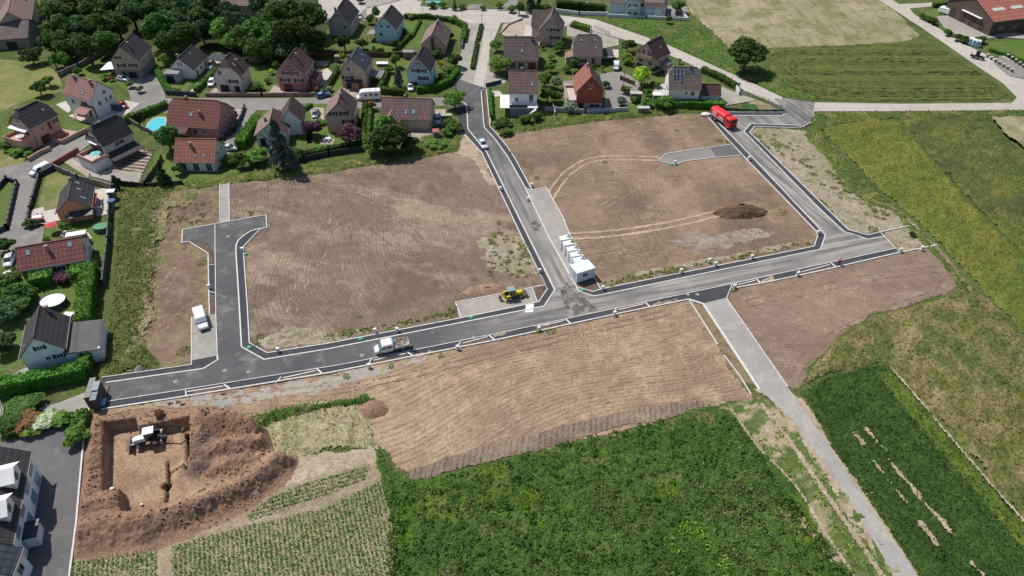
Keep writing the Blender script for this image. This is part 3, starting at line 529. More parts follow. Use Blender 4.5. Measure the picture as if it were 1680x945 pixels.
# ---- excavation with soil heaps
PITF = [(171, 693), (222, 685), (226, 700), (268, 692), (311, 683), (313, 720), (311, 752), (330, 790), (300, 842), (235, 835), (222, 850), (200, 846), (196, 800), (168, 806)]
pitw = G2(PITF)
def exc_h(X, Y, s):
    def ln(px): return pdist(X, Y, G2(px))
    def b(px, wd, h): d = ln(px) / wd; return h * np.exp(-d * d * 1.2)
    sdp = sdist(X, Y, pitw)
    mound = np.zeros_like(X)
    for a in (b([(146, 705), (140, 770), (135, 840)], 2.1, 1.5), b([(128, 880), (180, 866), (245, 862), (300, 845)], 2.6, 2.5), b([(150, 830), (185, 828)], 2.0, 1.3),
              b([(300, 845), (370, 820), (425, 790), (465, 755)], 2.0, 2.4), b([(345, 692), (385, 695), (420, 705)], 2.8, 3.0), b([(350, 745), (400, 735), (440, 730)], 2.2, 2.4),
              b([(360, 765), (420, 760), (460, 742)], 2.4, 1.4), b([(330, 700), (328, 745)], 1.6, 1.2), b([(325, 765), (345, 768)], 1.5, 1.1)):
        mound = np.maximum(mound, a)
    rut = np.clip(1 - pdist(X, Y, G2([(250, 812), (330, 808), (400, 780), (455, 735)])) / 2.3, 0, 1)
    mound = mound * (1 - 0.75 * rut)
    ed = np.clip(s / 1.2, 0, 1)
    clod = 0.34 * fbm(X * 1.1, Y * 1.1, 7, 4) + 0.22 * np.abs(fbm(X * 2.8, Y * 2.8, 8, 3)) 
    clod = clod + 0.16 * np.abs(fbm(X * 4.5, Y * 4.5, 21, 2)) + 0.10 * (vn(X * 6.1, Y * 6.1, 22) - .5)
    h = (mound + clod * np.clip(mound * 1.6 + 0.12, 0.1, 1.3)) * ed + 0.03
    west = np.clip((-pdist(X, Y, G2([(330, 800), (330, 690)])) + 14) / 14, 0, 1)
    ramp = np.clip(pdist(X, Y, G2([(318, 760), (335, 790), (300, 842)])) / 4.5, 0, 1)
    k = 1 / (1 + np.exp(-(sdp - 0.1) * 14.0))
    pit = -2.3 * ramp + 0.06 * fbm(X * 2, Y * 2, 9, 3)
    h = h * (1 - k) + pit * k
    # foundation trenches
    t = np.minimum(pdist(X, Y, G2([(301, 700), (301, 755), (270, 764), (268, 782), (265, 808)])) - 0.28, pdist(X, Y, G2([(262, 783), (270, 783)])) - 0.55)
    t = np.minimum(t, pdist(X, Y, G2([(300, 757), (303, 762)])) - 0.55); t = np.minimum(t, pdist(X, Y, G2([(268, 745), (268, 770)])) - 0.22)
    h = h - 1.4 * (t < 0)
    return h
def exc_tint(X, Y):
    t = np.clip(1.2 - pdist(X, Y, G2([(235, 790), (262, 815), (330, 806), (400, 778), (462, 728)])) / 2.4, 0, 1) + np.clip(1.2 - pdist(X, Y, G2([(300, 815), (240, 760), (215, 720)])) / 3.0, 0, 1)
    d = np.clip(1.3 - pdist(X, Y, G2([(326, 742), (338, 722)])) / 1.6, 0, 1) + np.clip(1.3 - pdist(X, Y, G2([(318, 772), (334, 768)])) / 1.7, 0, 1) + np.clip(1.2 - pdist(X, Y, G2([(285, 778), (292, 772)])) / 1.6, 0, 1) * .6 + np.clip(1.2 - pdist(X, Y, G2([(150, 900), (230, 880), (330, 850), (440, 800)])) / 2.0, 0, 1) * .12
    return np.clip(t, 0, 1) - np.clip(d, 0, 1)
def exc_mat():
    m, nt, b = newmat('excavated_soil')
    g = nt.nodes.new('ShaderNodeNewGeometry'); pos = g.outputs['Position']
    sp = nt.nodes.new('ShaderNodeSeparateXYZ'); L(nt, pos, sp.inputs[0])
    n1 = noise(nt, pos, 0.16, 5, 0.6)
    col = mixc(nt, mrange(nt, n1, 0.42, 0.6), (0.32, 0.195, 0.13), (0.245, 0.155, 0.11))
    col = mixc(nt, mrange(nt, noise(nt, pos, 0.55, 5, 0.6), 0.6, 0.76, 0, 0.5), col, (0.16, 0.12, 0.1))
    low = mrange(nt, sp.outputs[2], -1.3, 0.45, 1, 0)
    col = mixc(nt, mul(nt, low, mrange(nt, noise(nt, rotvec(nt, pos, R(-50), (0.25, 1, 1)), 0.9, 5, 0.6), 0.36, 0.6, 0.2, 1)), col, (0.40, 0.285, 0.19))
    at = nt.nodes.new('ShaderNodeAttribute'); at.attribute_name = 'tint'; tv = at.outputs['Fac']
    col = mixc(nt, mul(nt, mrange(nt, tv, 0, .8), mrange(nt, noise(nt, rotvec(nt, pos, R(38), (0.12, 1, 1)), 1.2, 4, 0.6), 0.38, 0.58, 0.1, .9)), col, (0.38, 0.26, 0.17))
    col = mixc(nt, mul(nt, mrange(nt, tv, 0, -.8), mrange(nt, noise(nt, pos, 0.8, 4), 0.35, 0.5, .3, .9)), col, (0.13, 0.1, 0.09))
    col = mixc(nt, mul(nt, low, mrange(nt, noise(nt, pos, 0.28, 5, 0.65), 0.46, 0.62, 0, .7)), col, (0.22, 0.14, 0.095))
    col = mixc(nt, mrange(nt, sp.outputs[2], -2.95, -2.6, 1, 0), col, (0.10, 0.062, 0.042))  # shade of the deep trenches painted into the soil colour
    f = mrange(nt, noise(nt, pos, 2.6, 5, 0.7), 0.3, 0.7, 0.6, 1.4)
    rgb = nt.nodes.new('ShaderNodeCombineColor')
    for i in range(3): L(nt, f, rgb.inputs[i])
    L(nt, mixc(nt, 1.0, col, rgb.outputs[0], 'MULTIPLY'), b.inputs['Base Color']); b.inputs['Roughness'].default_value = 0.95
    b.inputs['Specular IOR Level'].default_value = 0.1
    bump(nt, b, noise(nt, pos, 3.0, 5, 0.7), 0.9, 0.2); return m
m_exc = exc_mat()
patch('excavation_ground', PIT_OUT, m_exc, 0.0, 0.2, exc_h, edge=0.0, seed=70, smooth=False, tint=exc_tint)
# pad under the rim so the clipped grid never shows a gap
rim = ribbon(PL(PIT_OUT), 0.9, 0.0, 0.035, closed=True); tag(rim.build('soil_rim', m_exc), kind='structure')
def heap(px, py, rx, ry, h, mat, label, cat='earth heap', seed=1, rz=0, name='earth_heap'):
    c = P(px, py); n = 34; mb = []; F = []
    g = np.linspace(-1.25, 1.25, n); X, Y = np.meshgrid(g, g); r = np.hypot(X, Y) + 0.16 * fbm(X * 2, Y * 2, seed, 3)
    Z = h * np.clip(1 - r ** 1.6, 0, 1) + np.where(r < 1, 0.22 * h * np.abs(fbm(X * 5, Y * 5, seed + 1, 4)), 0) - 0.02
    co, si = math.cos(rz), math.sin(rz); XX = X * rx * co - Y * ry * si; YY = X * rx * si + Y * ry * co
    idx = np.arange(n * n).reshape(n, n); ok = (r < 1.05); k = ok[:-1, :-1] & ok[1:, 1:] & ok[1:, :-1] & ok[:-1, 1:]
    F = np.stack([idx[:-1, :-1][k], idx[:-1, 1:][k], idx[1:, 1:][k], idx[1:, :-1][k]], 1)
    us = np.unique(F); rm = np.zeros(n * n, int); rm[us] = np.arange(len(us))
    o = np_mesh(name, np.stack([XX.ravel(), YY.ravel(), Z.ravel()], 1)[us], rm[F], mat); o.location = (c.x, c.y, 0.08)
    return tag(o, label, cat)
m_heap = ground_mat('heap_soil', (0.16, 0.1, 0.065), (0.2, 0.13, 0.085), (0.12, 0.08, 0.055), 0.3, 0.7, 3, vary=0.45, bmp=1.0, bdist=0.3)
heap(1214, 349, 6.2, 2.6, 2.2, m_heap, 'long dark brown earth heap at the end of the twin tyre tracks', seed=4, rz=0.05)
heap(1278, 348, 2.0, 1.5, 0.6, m_soilA, 'low grey brown soil heap right of the dark earth heap', seed=6, rz=0.5)
heap(612, 672, 2.6, 2.0, 0.9, m_exc, 'reddish soil heap at the left corner of the tilled south plot', seed=9)
heap(800, 475, 5.0, 1.7, 0.5, ground_mat('reddish_soil', (0.27, 0.17, 0.12), (0.2, 0.13, 0.1), (0.33, 0.24, 0.17), 0.3, 0.6, 3, bmp=0.8), 'low reddish soil bank beside the yellow digger pad', seed=12, rz=0.15)
m_gpile = ground_mat('grey_gravel', (0.28, 0.27, 0.25), (0.22, 0.21, 0.2), (0.33, 0.31, 0.28), 0.5, 1, 5, vary=0.4, bmp=0.8)
heap(229, 606, 0.95, 0.8, 0.7, m_gpile, 'small grey gravel pile beside the main road verge', 'gravel pile', seed=14, name='gravel_pile')
# ---- roads
OUT = [(168, 621), (315, 599.4), (315, 592.6), (355, 584.6), (354.5, 516), (343.5, 518), (341.8, 417), (310.5, 397.6), (298.6, 399), (300, 378), (436.6, 353.5), (438.3, 374.7), (427, 376.4), (399.4, 406), (400, 418), (406, 500), (409.5, 563.8), (439, 580), (540, 564.3), (755.8, 522.9), (883.9, 496.5), (898.3, 474.5), (861, 400), (790.8, 252), (763, 222), (755, 208), (745, 168), (745, 128), (780, 140), (797.9, 147.4), (803.8, 208.3), (811.4, 216.8), (832.6, 242.2), (844.4, 260), (872.9, 313), (950, 470), (972, 479.6), (1200, 432.3), (1335.4, 405.2), (1342.2, 384), (1299.9, 340), (1223, 260.5), (1194.4, 230), (1160, 191), (1172, 184.9), (1286, 184.9), (1279, 174), (1284.6, 160.3), (1336, 168), (1333, 183), (1338, 199), (1319, 210), (1238, 208.6), (1229.6, 217.9), (1312.6, 300), (1353, 340), (1392, 378), (1423.5, 386.6), (1443.8, 381.5), (1475, 415.3), (1208.5, 472.8), (1201, 467), (1191.6, 490.6), (1154, 500), (1129.8, 491.9), (980, 524.4), (820, 557.6), (540, 612.6), (152, 674.6)]
CAR = [(172, 629), (334, 606), (357.7, 591.6), (355, 515.6), (352, 435), (350, 412.8), (344.3, 404.3), (336, 398.4), (324, 396), (309.6, 397.6), (299.5, 398.5), (301, 379), (436, 354.5), (437.5, 374), (426.5, 376), (412, 380), (398.5, 389), (388, 402.6), (387.5, 414.5), (391.7, 480), (396.8, 570.6), (434, 591), (540, 573.5), (820, 518), (892.4, 503.6), (910, 477), (872, 400), (867, 390), (798.4, 250.3), (768, 213.4), (765.7, 174.5), (755, 168.6), (746, 129), (789, 143), (789.4, 150.8), (794.5, 210), (812.8, 230), (832.6, 257.4), (860, 306), (900, 390), (950, 478.7), (980, 486.3), (1260, 427.9), (1345.6, 410.3), (1354, 386.6), (1310, 340), (1235, 260), (1206, 230), (1173, 196), (1200, 190), (1283, 190.8), (1289, 186), (1281, 174), (1286, 161.5), (1335, 169), (1332, 183), (1336, 198.4), (1318.5, 207.7), (1231.3, 204.3), (1220.3, 217), (1340.5, 340), (1384.5, 381.5), (1397, 384.9), (1423.5, 393.8), (1449.7, 389), (1469, 408.6), (1200, 466.9), (980, 513.4), (820, 547.4), (560, 599.4), (305, 640), (160, 662)]
sheet('pavement', PL(OUT), 0.14, m_pavedark); sheet('road', PL(CAR), 0.17, m_asph)
# planting beds, pads
for i, pts in enumerate([
    [(311, 398.3), (324, 397.2), (336, 399.5), (343.5, 405.2), (349, 413.5), (351, 434), (342.6, 436), (342.2, 417.5)],
    [(344, 483), (352.5, 486), (353.3, 515), (344.5, 516.5)],
    [(873.5, 473.5), (893.5, 469.3), (897, 474.5), (883.5, 495.5), (882.5, 496)],
    [(946, 468), (963.5, 460), (976, 457), (985, 475.5), (972, 479), (948.5, 472.5)],
    [(793.5, 151), (797.5, 150), (803, 207), (797.5, 209)],
    [(1229, 213), (1238, 208.6), (1229.6, 217.9), (1265, 252), (1262, 252)],
    [(318, 641.5), (366, 633.5), (376, 639), (318, 648.3)], [(463, 621), (519, 610), (527, 615), (455, 628.5)], [(610, 594), (668, 582.5), (677, 585.5), (606, 599.5)],
    [(755, 565), (801, 556), (811, 559), (750, 570.8)], [(888, 538), (928, 529.5), (936, 533), (884, 543.8)], [(1012, 510), (1058, 501), (1066, 505), (1007, 518)], [(1209, 470.3), (1240, 463.5), (1246, 466.4), (1205, 475)], [(1312, 449), (1364, 437.5), (1371, 440), (1309, 452)]]):
    sheet('planting_bed', PL(pts), 0.20, m_bed)
sheet('gravel_pad', PL([(315, 521.5), (344, 517), (354.5, 515.6), (355.5, 584.6), (314.7, 592.6)]), 0.185, m_conc2)
sheet('gravel_pad', PL([(747.6, 497.3), (872.9, 473), (882, 497.3), (756.3, 522)]), 0.185, m_conc2)
sheet('concrete_pad', PL([(860, 306.5), (872.9, 313), (895.7, 307.9), (927, 363.7), (937, 390), (963.5, 434), (976, 457), (946, 468), (900, 390)]), 0.185, m_conc2)
sheet('footpath', PL([(361.5, 301), (376, 300), (376.8, 364.5), (361.3, 367.5)]), 0.13, m_spur)
sheet('lane', PL([(1154, 500), (1191.6, 490.6), (1292, 636), (1330, 690), (1415, 815), (1475, 900), (1540, 1000), (1496, 1000), (1440, 900), (1380, 800), (1300, 690), (1246, 640)]), 0.16, m_spur)
patch('lane_edge', [(1235, 640), (1262, 655), (1310, 720), (1380, 830), (1440, 925), (1500, 1000), (1590, 1000), (1500, 900), (1400, 760), (1330, 672), (1294, 635)], m_pale, 0.13, 0.3, None, edge=0.7, seed=72)
sheet('access_road', PL([(1201, 237.6), (1150, 245), (1092.8, 252.9), (1079, 264.7), (1108, 271.5), (1121.6, 265.5), (1170, 259.5), (1214.7, 256), (1223, 260.5)]), 0.12, m_street)
sheet('access_road', PL([(1201, 237.8), (1165, 243), (1175, 258.6), (1214.7, 255.8), (1222, 260)]), 0.126, m_yard)
# kerbs
def kerb(pts, wd=0.22, h=0.26, name='kerb', mat=None, closed=False):
    o = ribbon(PL(pts), wd, 0.0, h, closed).build(name, mat or m_kerb); tag(o, kind='structure'); return o
W = 0.26; N_ = 0.15
kerb([(174.4, 628.9), (334, 606), (357.7, 591.6), (357, 584)], W)
kerb([(357, 584), (354.5, 515.6), (353, 369.6)], N_)
kerb([(396.8, 570.6), (391.7, 480), (387.5, 414.5), (388, 402.6), (391.5, 395.5), (398.5, 389), (412, 380), (426.5, 376)], W)
kerb([(396.8, 570.6), (434, 591), (540, 573.5), (820, 518), (892.4, 503.6), (910, 477), (872, 400), (867, 390), (798.4, 250.3), (768, 213.4), (767.4, 208), (765.7, 174.5), (760.6, 168.6), (755, 168.6)], W)
kerb([(789.4, 150.8), (794.5, 210), (812.8, 230), (832.6, 257.4), (860, 306), (900, 390), (950, 478.7), (972, 487), (980, 486.3), (1260, 427.9), (1345.6, 410.3), (1354, 386.6), (1310, 340), (1235, 260), (1206, 230), (1173, 197)], 0.24)
kerb([(1172, 190.5), (1283, 190.8), (1288, 187.4)], W)
kerb([(1312.6, 210.5), (1318.5, 207.7), (1336.3, 198.4), (1334.5, 190), (1332.9, 183)], N_)
kerb([(1312, 206.6), (1231.3, 204.3), (1220.3, 217), (1340.5, 340), (1384.5, 381.5), (1397, 384.9), (1423.5, 393.8), (1449.7, 389)], 0.24)
kerb([(152, 674.6), (280, 655), (380, 639), (540, 612.6), (820, 557.6), (1020, 514.3), (1129.8, 491.9)], W)
kerb([(174.4, 660.2), (305, 640), (560, 599.4), (820, 547.4), (980, 513.4), (1200, 466.9), (1469, 408.6)], N_)
kerb([(167.6, 620.4), (314.7, 599.4), (314.7, 521.5)], N_)
kerb([(344, 517), (341.8, 417), (310.5, 397.6), (298.6, 399), (300, 378), (436.6, 353.5), (438.3, 374.7), (427.3, 376.4), (399.4, 406), (400, 418), (406, 500), (409.5, 563.8), (439, 580), (540, 564.3), (755.8, 522.9)], 0.2)
kerb([(756, 522.5), (747.6, 497.3), (894, 468.6), (898.3, 474.5), (861, 400), (790.8, 252), (763, 222)], 0.2)
kerb([(894, 469), (898.3, 474.5), (883.9, 496.5), (756, 522.9)], 0.2); kerb([(873, 473.2), (882, 497.3)], N_)
kerb([(797.9, 147.4), (803.8, 208.3), (811.4, 216.8), (832.6, 242.2), (844.4, 260), (872.9, 313), (895.7, 307.9), (927, 363.7), (926, 366), (937, 390), (963.5, 434), (985.5, 476), (972, 479.6), (948, 472.8)], 0.2)
kerb([(985.5, 475.6), (1200, 432.3), (1335.4, 405.2), (1342.2, 384), (1299.9, 340), (1223, 260.5), (1194.4, 230), (1160, 191)], 0.2)
kerb([(1172, 184.9), (1286, 184.9)], N_)
kerb([(1319, 209), (1300, 210.3), (1238, 208.6), (1229.6, 217.9), (1312.6, 300), (1353, 340), (1392, 378.2), (1423.5, 386.6), (1443.8, 381.5), (1501.7, 369.3)], 0.22)
kerb([(1443.8, 381.5), (1475, 415.3)], N_); kerb([(1469, 408.6), (1475, 415.3)], N_)
kerb([(1208.5, 472.8), (1260, 463.5), (1340, 446.5), (1475, 415.3), (1537, 403)], W)
kerb([(1201, 466.9), (1191.6, 490.6), (1291.6, 635)], N_); kerb([(1154, 500), (1191.6, 490.6)], 0.14)
kerb([(1129.8, 491.9), (1153.6, 499.5), (1200, 570), (1246, 640)], 0.42, 0.22)
kerb([(1129.8, 491.9), (1177, 566)], 0.2); kerb([(1188, 584), (1215, 620), (1232, 648)], 0.16)
kerb([(360.9, 340), (361.6, 366)], N_); kerb([(361, 301), (360.9, 340)], N_); kerb([(376, 300), (376.8, 364)], N_)
kerb([(1079, 264.7), (1092.8, 252.9), (1150, 245), (1201, 237.6)], 0.2); kerb([(1079, 264.7), (1108, 271.5), (1121.6, 265.5), (1170, 259.5), (1214.7, 256)], 0.2)
kerb([(797, 148.5), (792.8, 148), (789.4, 150.8)], N_); kerb([(342.6, 436.5), (352, 434.8)], N_); kerb([(343.5, 479), (353.8, 482.3)], N_)
for a, b, c_, d in [((368, 632), (378, 639), (305, 641.5), (306, 651)), ((520, 606.5), (528, 613), (462, 619), (453, 629)), ((668, 578.5), (678, 585.5), (610, 590), (604, 600)), ((802, 551), (812, 559), (756, 562), (748, 571.5)), ((928, 524.5), (937, 533), (888, 533), (882, 545)), ((1058, 497), (1067, 505), (1011, 507), (1005, 518.5)), ((1241, 458.5), (1247, 466), (1208, 466), (1204, 476)), ((1363, 432.5), (1372, 440), (1312, 445), (1306, 454))]:
    kerb([a, b], 0.3, 0.24); kerb([c_, d], 0.2, 0.24)
    # inner line of kerb blocks between road edge and bed
    kerb([(c_[0] + 3, c_[1] + 2.2), (a[0] - 2, a[1] + 2.6)], 0.22, 0.235)
for px, py, w2 in [(869, 505, 1.3)]:
    c = P(px, py); sheet('crossing_slab', [(c.x - 1, c.y - 1.6), (c.x + 0.6, c.y - 1.4), (c.x + 0.9, c.y + 1.0), (c.x - 0.7, c.y + 0.8)], 0.205, plain('white_slab', (0.75, 0.74, 0.73), 0.7))
# trench repairs and dark patches on the asphalt
for px, py, r_, mm in [(925, 500, 0, 0)]: pass
m_worn = ground_mat('worn_asphalt', (0.09, 0.082, 0.08), (0.15, 0.138, 0.13), (0.3, 0.27, 0.235), 0.25, 0.5, 2.5, vary=0.3, c3rng=(0.48, 0.6))
patch('asphalt_patch', [(928, 462), (945, 478), (958, 490), (982, 512), (932, 523), (925, 505), (918, 485)], m_worn, 0.178, 0.25, None, edge=0.9, efreq=0.8, seed=75)
patch('asphalt_patch', [(868, 365), (880, 360), (892, 378), (880, 382)], m_worn, 0.178, 0.3, None, edge=0.8, seed=76)
for pts in ([(915, 531), (812, 552), (845, 541), (905, 529)], [(1075, 494), (1110, 490), (1105, 497), (1070, 505)], [(680, 581), (712, 574), (714, 583), (682, 588)], [(1248, 457), (1270, 453), (1268, 461), (1250, 464)]):
    patch('sand_spill', pts, m_pale, 0.186, 0.25, None, edge=1.1, efreq=0.7, seed=77)
# ---- village streets, driveways, gardens
sheet('village_lane', PL([(520, -25), (700, -25), (690, 10), (740, 14), (830, 16), (905, 24), (977, 32), (1066.7, 63.5), (1097, 74.5), (1240, 139), (1284.6, 160.3), (1281, 174), (1240, 157), (1210, 144), (1129, 104), (1097, 90), (1055, 74), (1016, 63), (960, 46), (925, 43), (860, 36), (815, 38), (769, 38), (755, 32), (700, 27), (640, 27), (588, 32), (525, 30)]), 0.06, m_conc)
sheet('median_street', PL([(766, 30), (820, 34), (815, 49), (803, 83), (803, 117), (832, 131), (826, 139), (797, 145), (746, 129), (757, 83)]), 0.056, m_conc2)
sheet('dusty_lane', PL([(797, 36), (822, 37), (803, 83), (798, 120), (792, 143), (776, 138), (783, 112), (792, 72)]), 0.064, m_conc)
sheet('country_lane', PL([(1336, 168), (1480, 170.5), (1660, 169), (1668, 160), (1645.5, 137), (1599.8, 106.7), (1544, 67.7), (1501.6, 39), (1441.5, 0), (1415, -20), (1440, -20), (1464, 0), (1475, 7), (1560, 3), (1680, -8), (1680, -2), (1560, 8), (1492, 14), (1500, 23.7), (1547, 51), (1586, 74.5), (1640, 100), (1700, 120), (1900, 190), (1760, 180), (1480, 182.5), (1333, 183)]), 0.062, m_conc)
sheet('village_street', PL([(195, 172), (215, 165), (206, 130), (222, 125), (262, 120), (272, 161.5), (520, 161), (762, 160), (762, 173), (600, 177), (500, 178), (487, 180), (420, 181), (380, 181), (300, 183), (242, 187), (203, 198), (190, 190)]), 0.05, m_street)
sheet('village_street', PL([(-30, 280), (0, 275.4), (45.7, 265), (84.6, 241.6), (142, 221), (150, 235), (132, 248), (84, 272), (61, 288.6), (49, 343), (44, 365), (73, 373), (69, 400), (20, 410), (-30, 420), (-30, 390), (15, 378), (30.5, 302), (18, 290), (-30, 310)]), 0.05, m_street)
sheet('village_street', PL([(985, 122), (1015, 116), (1042, 128), (1056, 140), (1040, 165), (1010, 180), (990, 182), (994, 150), (984, 138), (925, 142), (922, 133), (984, 128)]), 0.05, m_street)
sheet('driveway', PL([(420, 181), (408, 200), (390, 225), (372, 262), (352, 280), (362, 240), (385, 215), (398, 195), (402, 181)]), 0.055, m_street)
PZ = [0.068]
for pts, mm in [([(312, 150), (338, 122), (352, 100), (362, 102), (348, 125), (326, 152)], m_pavep), ([(342, 154), (352, 145), (395, 148), (405, 155)], m_pave), ([(440, 154), (450, 140), (470, 150), (480, 155)], m_pave),
    ([(520, 120), (537, 112), (546, 120), (530, 140), (515, 145)], m_pavep), ([(518, 100), (541, 100), (537, 109), (519, 108)], m_pave), ([(560, 155), (565, 140), (600, 145), (625, 147), (620, 160), (570, 160)], m_pave),
    ([(365, 175), (398, 180), (388, 205), (372, 215), (360, 205)], m_pave), ([(305, 222), (358, 224), (372, 228), (380, 222), (390, 205), (372, 222), (350, 231), (310, 232)], m_pave), ([(92, 172), (108, 166), (118, 180), (112, 186)], m_pavep), ([(112, 190), (160, 175), (195, 180), (206, 165), (230, 170), (205, 190), (160, 205), (135, 200)], m_pavep),
    ([(92, 232), (103, 212), (128, 216), (134, 222), (106, 237)], m_pave), ([(66, 245), (85, 228), (95, 236), (80, 248)], m_street), ([(98, 262), (118, 258), (150, 278), (145, 292)], m_pave), ([(118, 260), (140, 258), (160, 268), (152, 284)], m_street),
    ([(60, 350), (96, 342), (100, 362), (78, 366), (60, 362)], m_pavep), ([(155, 312), (178, 308), (186, 340), (184, 350), (160, 356), (150, 345)], m_pavep), ([(200, 313), (240, 313), (235, 322), (205, 330)], m_conc2),
    ([(145, 276), (195, 283), (232, 282), (230, 302), (190, 300), (150, 290)], m_conc2), ([(52, 345), (72, 340), (78, 368), (50, 368)], m_pavep), ([(98, 385), (108, 378), (145, 382), (152, 392), (110, 392)], m_pavep),
    ([(0, 627), (34, 608), (52, 600), (100, 600), (98, 610), (40, 620), (0, 628)], m_conc2), ([(108, 512), (124, 512), (122, 530), (114, 532)], m_pavep), ([(480, 170), (560, 172), (555, 188), (512, 188), (480, 200)], m_lawn),
    ([(508, 176), (532, 178), (532, 200), (512, 198)], m_pave), ([(524, 230), (540, 226), (550, 230), (546, 238), (526, 238)], m_conc2), ([(672, 214), (708, 212), (712, 222), (684, 232), (676, 225)], m_pave), ([(708, 180), (732, 180), (728, 205), (710, 208)], m_pave),
    ([(826, 40), (870, 34), (878, 50), (860, 60), (830, 60), (820, 56)], m_pave), ([(862, 42), (880, 42), (882, 60), (860, 60)], m_pavep), ([(930, 40), (960, 45), (985, 55), (1015, 65), (1015, 75), (990, 80), (985, 68), (930, 60)], m_conc2),
    ([(988, 82), (1015, 82), (1015, 95), (990, 98)], m_pavep), ([(800, 150), (820, 150), (826, 158), (812, 160)], m_pavep), ([(926, 138), (946, 140), (948, 165), (938, 162)], m_pavep), ([(1070, 140), (1098, 138), (1098, 165), (1072, 160)], m_pavep),
    ([(1184, 143), (1200, 150), (1240, 165), (1215, 170), (1184, 175), (1180, 160)], m_conc2), ([(1536, 28), (1580, 24), (1600, 22), (1640, 50), (1700, 60), (1700, 66), (1636, 62), (1610, 66), (1585, 68), (1548, 46)], m_conc2),
    ([(1640, 92), (1700, 120), (1700, 135), (1655, 125), (1630, 104)], m_street), ([(1000, 20), (1060, 25), (1128, 28), (1128, 12), (1000, 5)], m_street), ([(770, 8), (793, 8), (790, 16), (765, 16)], m_street), ([(838, 0), (850, 0), (850, 18), (815, 18)], m_street),
    ([(600, 14), (620, 10), (660, 0), (600, 0)], m_conc2), ([(592, 22), (600, 14), (602, 36), (592, 34)], m_street), ([(480, 118), (482, 146), (500, 150)], m_pave), ([(1290, 165), (1270, 162), (1290, 182)], m_street)]:
    PZ[0] += 0.004; sheet('paving', PL(pts), PZ[0], mm)
# parking court and street of the flats, bottom left
sheet('parking_court', PL([(-60, 730), (0, 727), (60, 712), (118, 690), (138, 705), (134, 760), (125, 850), (112, 960), (100, 1010), (-100, 1010)]), 0.05, m_yard)
kerb([(139, 712), (136, 745), (126, 860), (113, 960)], 0.25, 0.35)
sheet('old_lane', PL([(98, 660), (150, 640), (176, 640), (172, 675), (140, 675), (95, 676), (60, 672)]), 0.05, m_conc2)
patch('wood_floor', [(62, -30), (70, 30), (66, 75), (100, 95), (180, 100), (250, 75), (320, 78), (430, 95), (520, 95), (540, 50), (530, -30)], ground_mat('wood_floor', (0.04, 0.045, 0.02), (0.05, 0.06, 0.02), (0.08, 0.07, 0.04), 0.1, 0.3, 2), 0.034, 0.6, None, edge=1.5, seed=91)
# garden lawns
for pts, mm in [([(-40, 95), (60, 100), (100, 118), (105, 150), (60, 160), (0, 185), (-40, 200)], m_drylawn), ([(-30, 246), (10, 248), (45, 260), (30, 275), (-30, 278)], m_drylawn), ([(75, 284), (92, 282), (118, 290), (112, 300), (96, 345), (62, 347), (60, 335)], m_drylawn),
    ([(100, 110), (160, 95), (185, 120), (240, 130), (240, 165), (205, 150), (190, 140), (110, 170)], m_lawn), ([(98, 195), (150, 205), (144, 214), (102, 212)], m_lawn), ([(0, 200), (20, 210), (28, 240), (0, 248)], m_lawn),
    ([(240, 190), (275, 180), (275, 225), (250, 225), (236, 205)], m_lawn), ([(250, 245), (285, 260), (290, 280), (360, 286), (400, 272), (400, 292), (300, 302), (240, 305), (235, 295), (250, 270)], m_lawn),
    ([(270, 122), (310, 118), (322, 130), (305, 150), (275, 150)], m_lawn), ([(406, 105), (440, 105), (440, 150), (404, 148)], m_lawn), ([(530, 150), (560, 105), (565, 140), (555, 158)], m_lawn), ([(505, 25), (540, 40), (550, 70), (525, 90), (500, 75)], m_lawn), ([(605, 70), (650, 70), (655, 92), (600, 92)], m_lawn),
    ([(660, 35), (698, 32), (695, 80), (665, 82)], m_lawn), ([(735, 30), (762, 45), (756, 72), (740, 70)], m_lawn), ([(640, 100), (700, 100), (664, 140), (635, 145)], m_lawn), ([(487, 182), (520, 182), (512, 235), (485, 245)], m_lawn), ([(500, 215), (575, 205), (600, 240), (505, 262)], m_lawn),
    ([(590, 180), (625, 180), (620, 210), (590, 220)], m_lawn), ([(804, 152), (835, 158), (905, 175), (912, 188), (850, 202), (806, 205)], m_lawn), ([(885, 85), (940, 90), (935, 115), (890, 112)], m_lawn), ([(1010, 175), (1040, 165), (1075, 172), (1080, 182), (1000, 186)], m_lawn),
    ([(128, 355), (182, 360), (180, 440), (155, 430), (145, 390), (70, 390), (72, 375)], m_lawn), ([(-20, 470), (40, 440), (150, 450), (158, 560), (100, 520), (40, 600), (-20, 620)], m_lawn), ([(-20, 292), (28, 300), (14, 370), (-20, 380)], m_lawn),
    ([(1615, 70), (1700, 62), (1760, 70), (1760, 118), (1700, 112), (1645, 92), (1615, 80)], m_lawn), ([(1500, 25), (1535, 12), (1600, 5), (1600, 20), (1540, 28), (1520, 36)], m_lawn)]:
    patch('lawn', pts, mm, 0.026, 0.5, None, edge=0.3, seed=80)
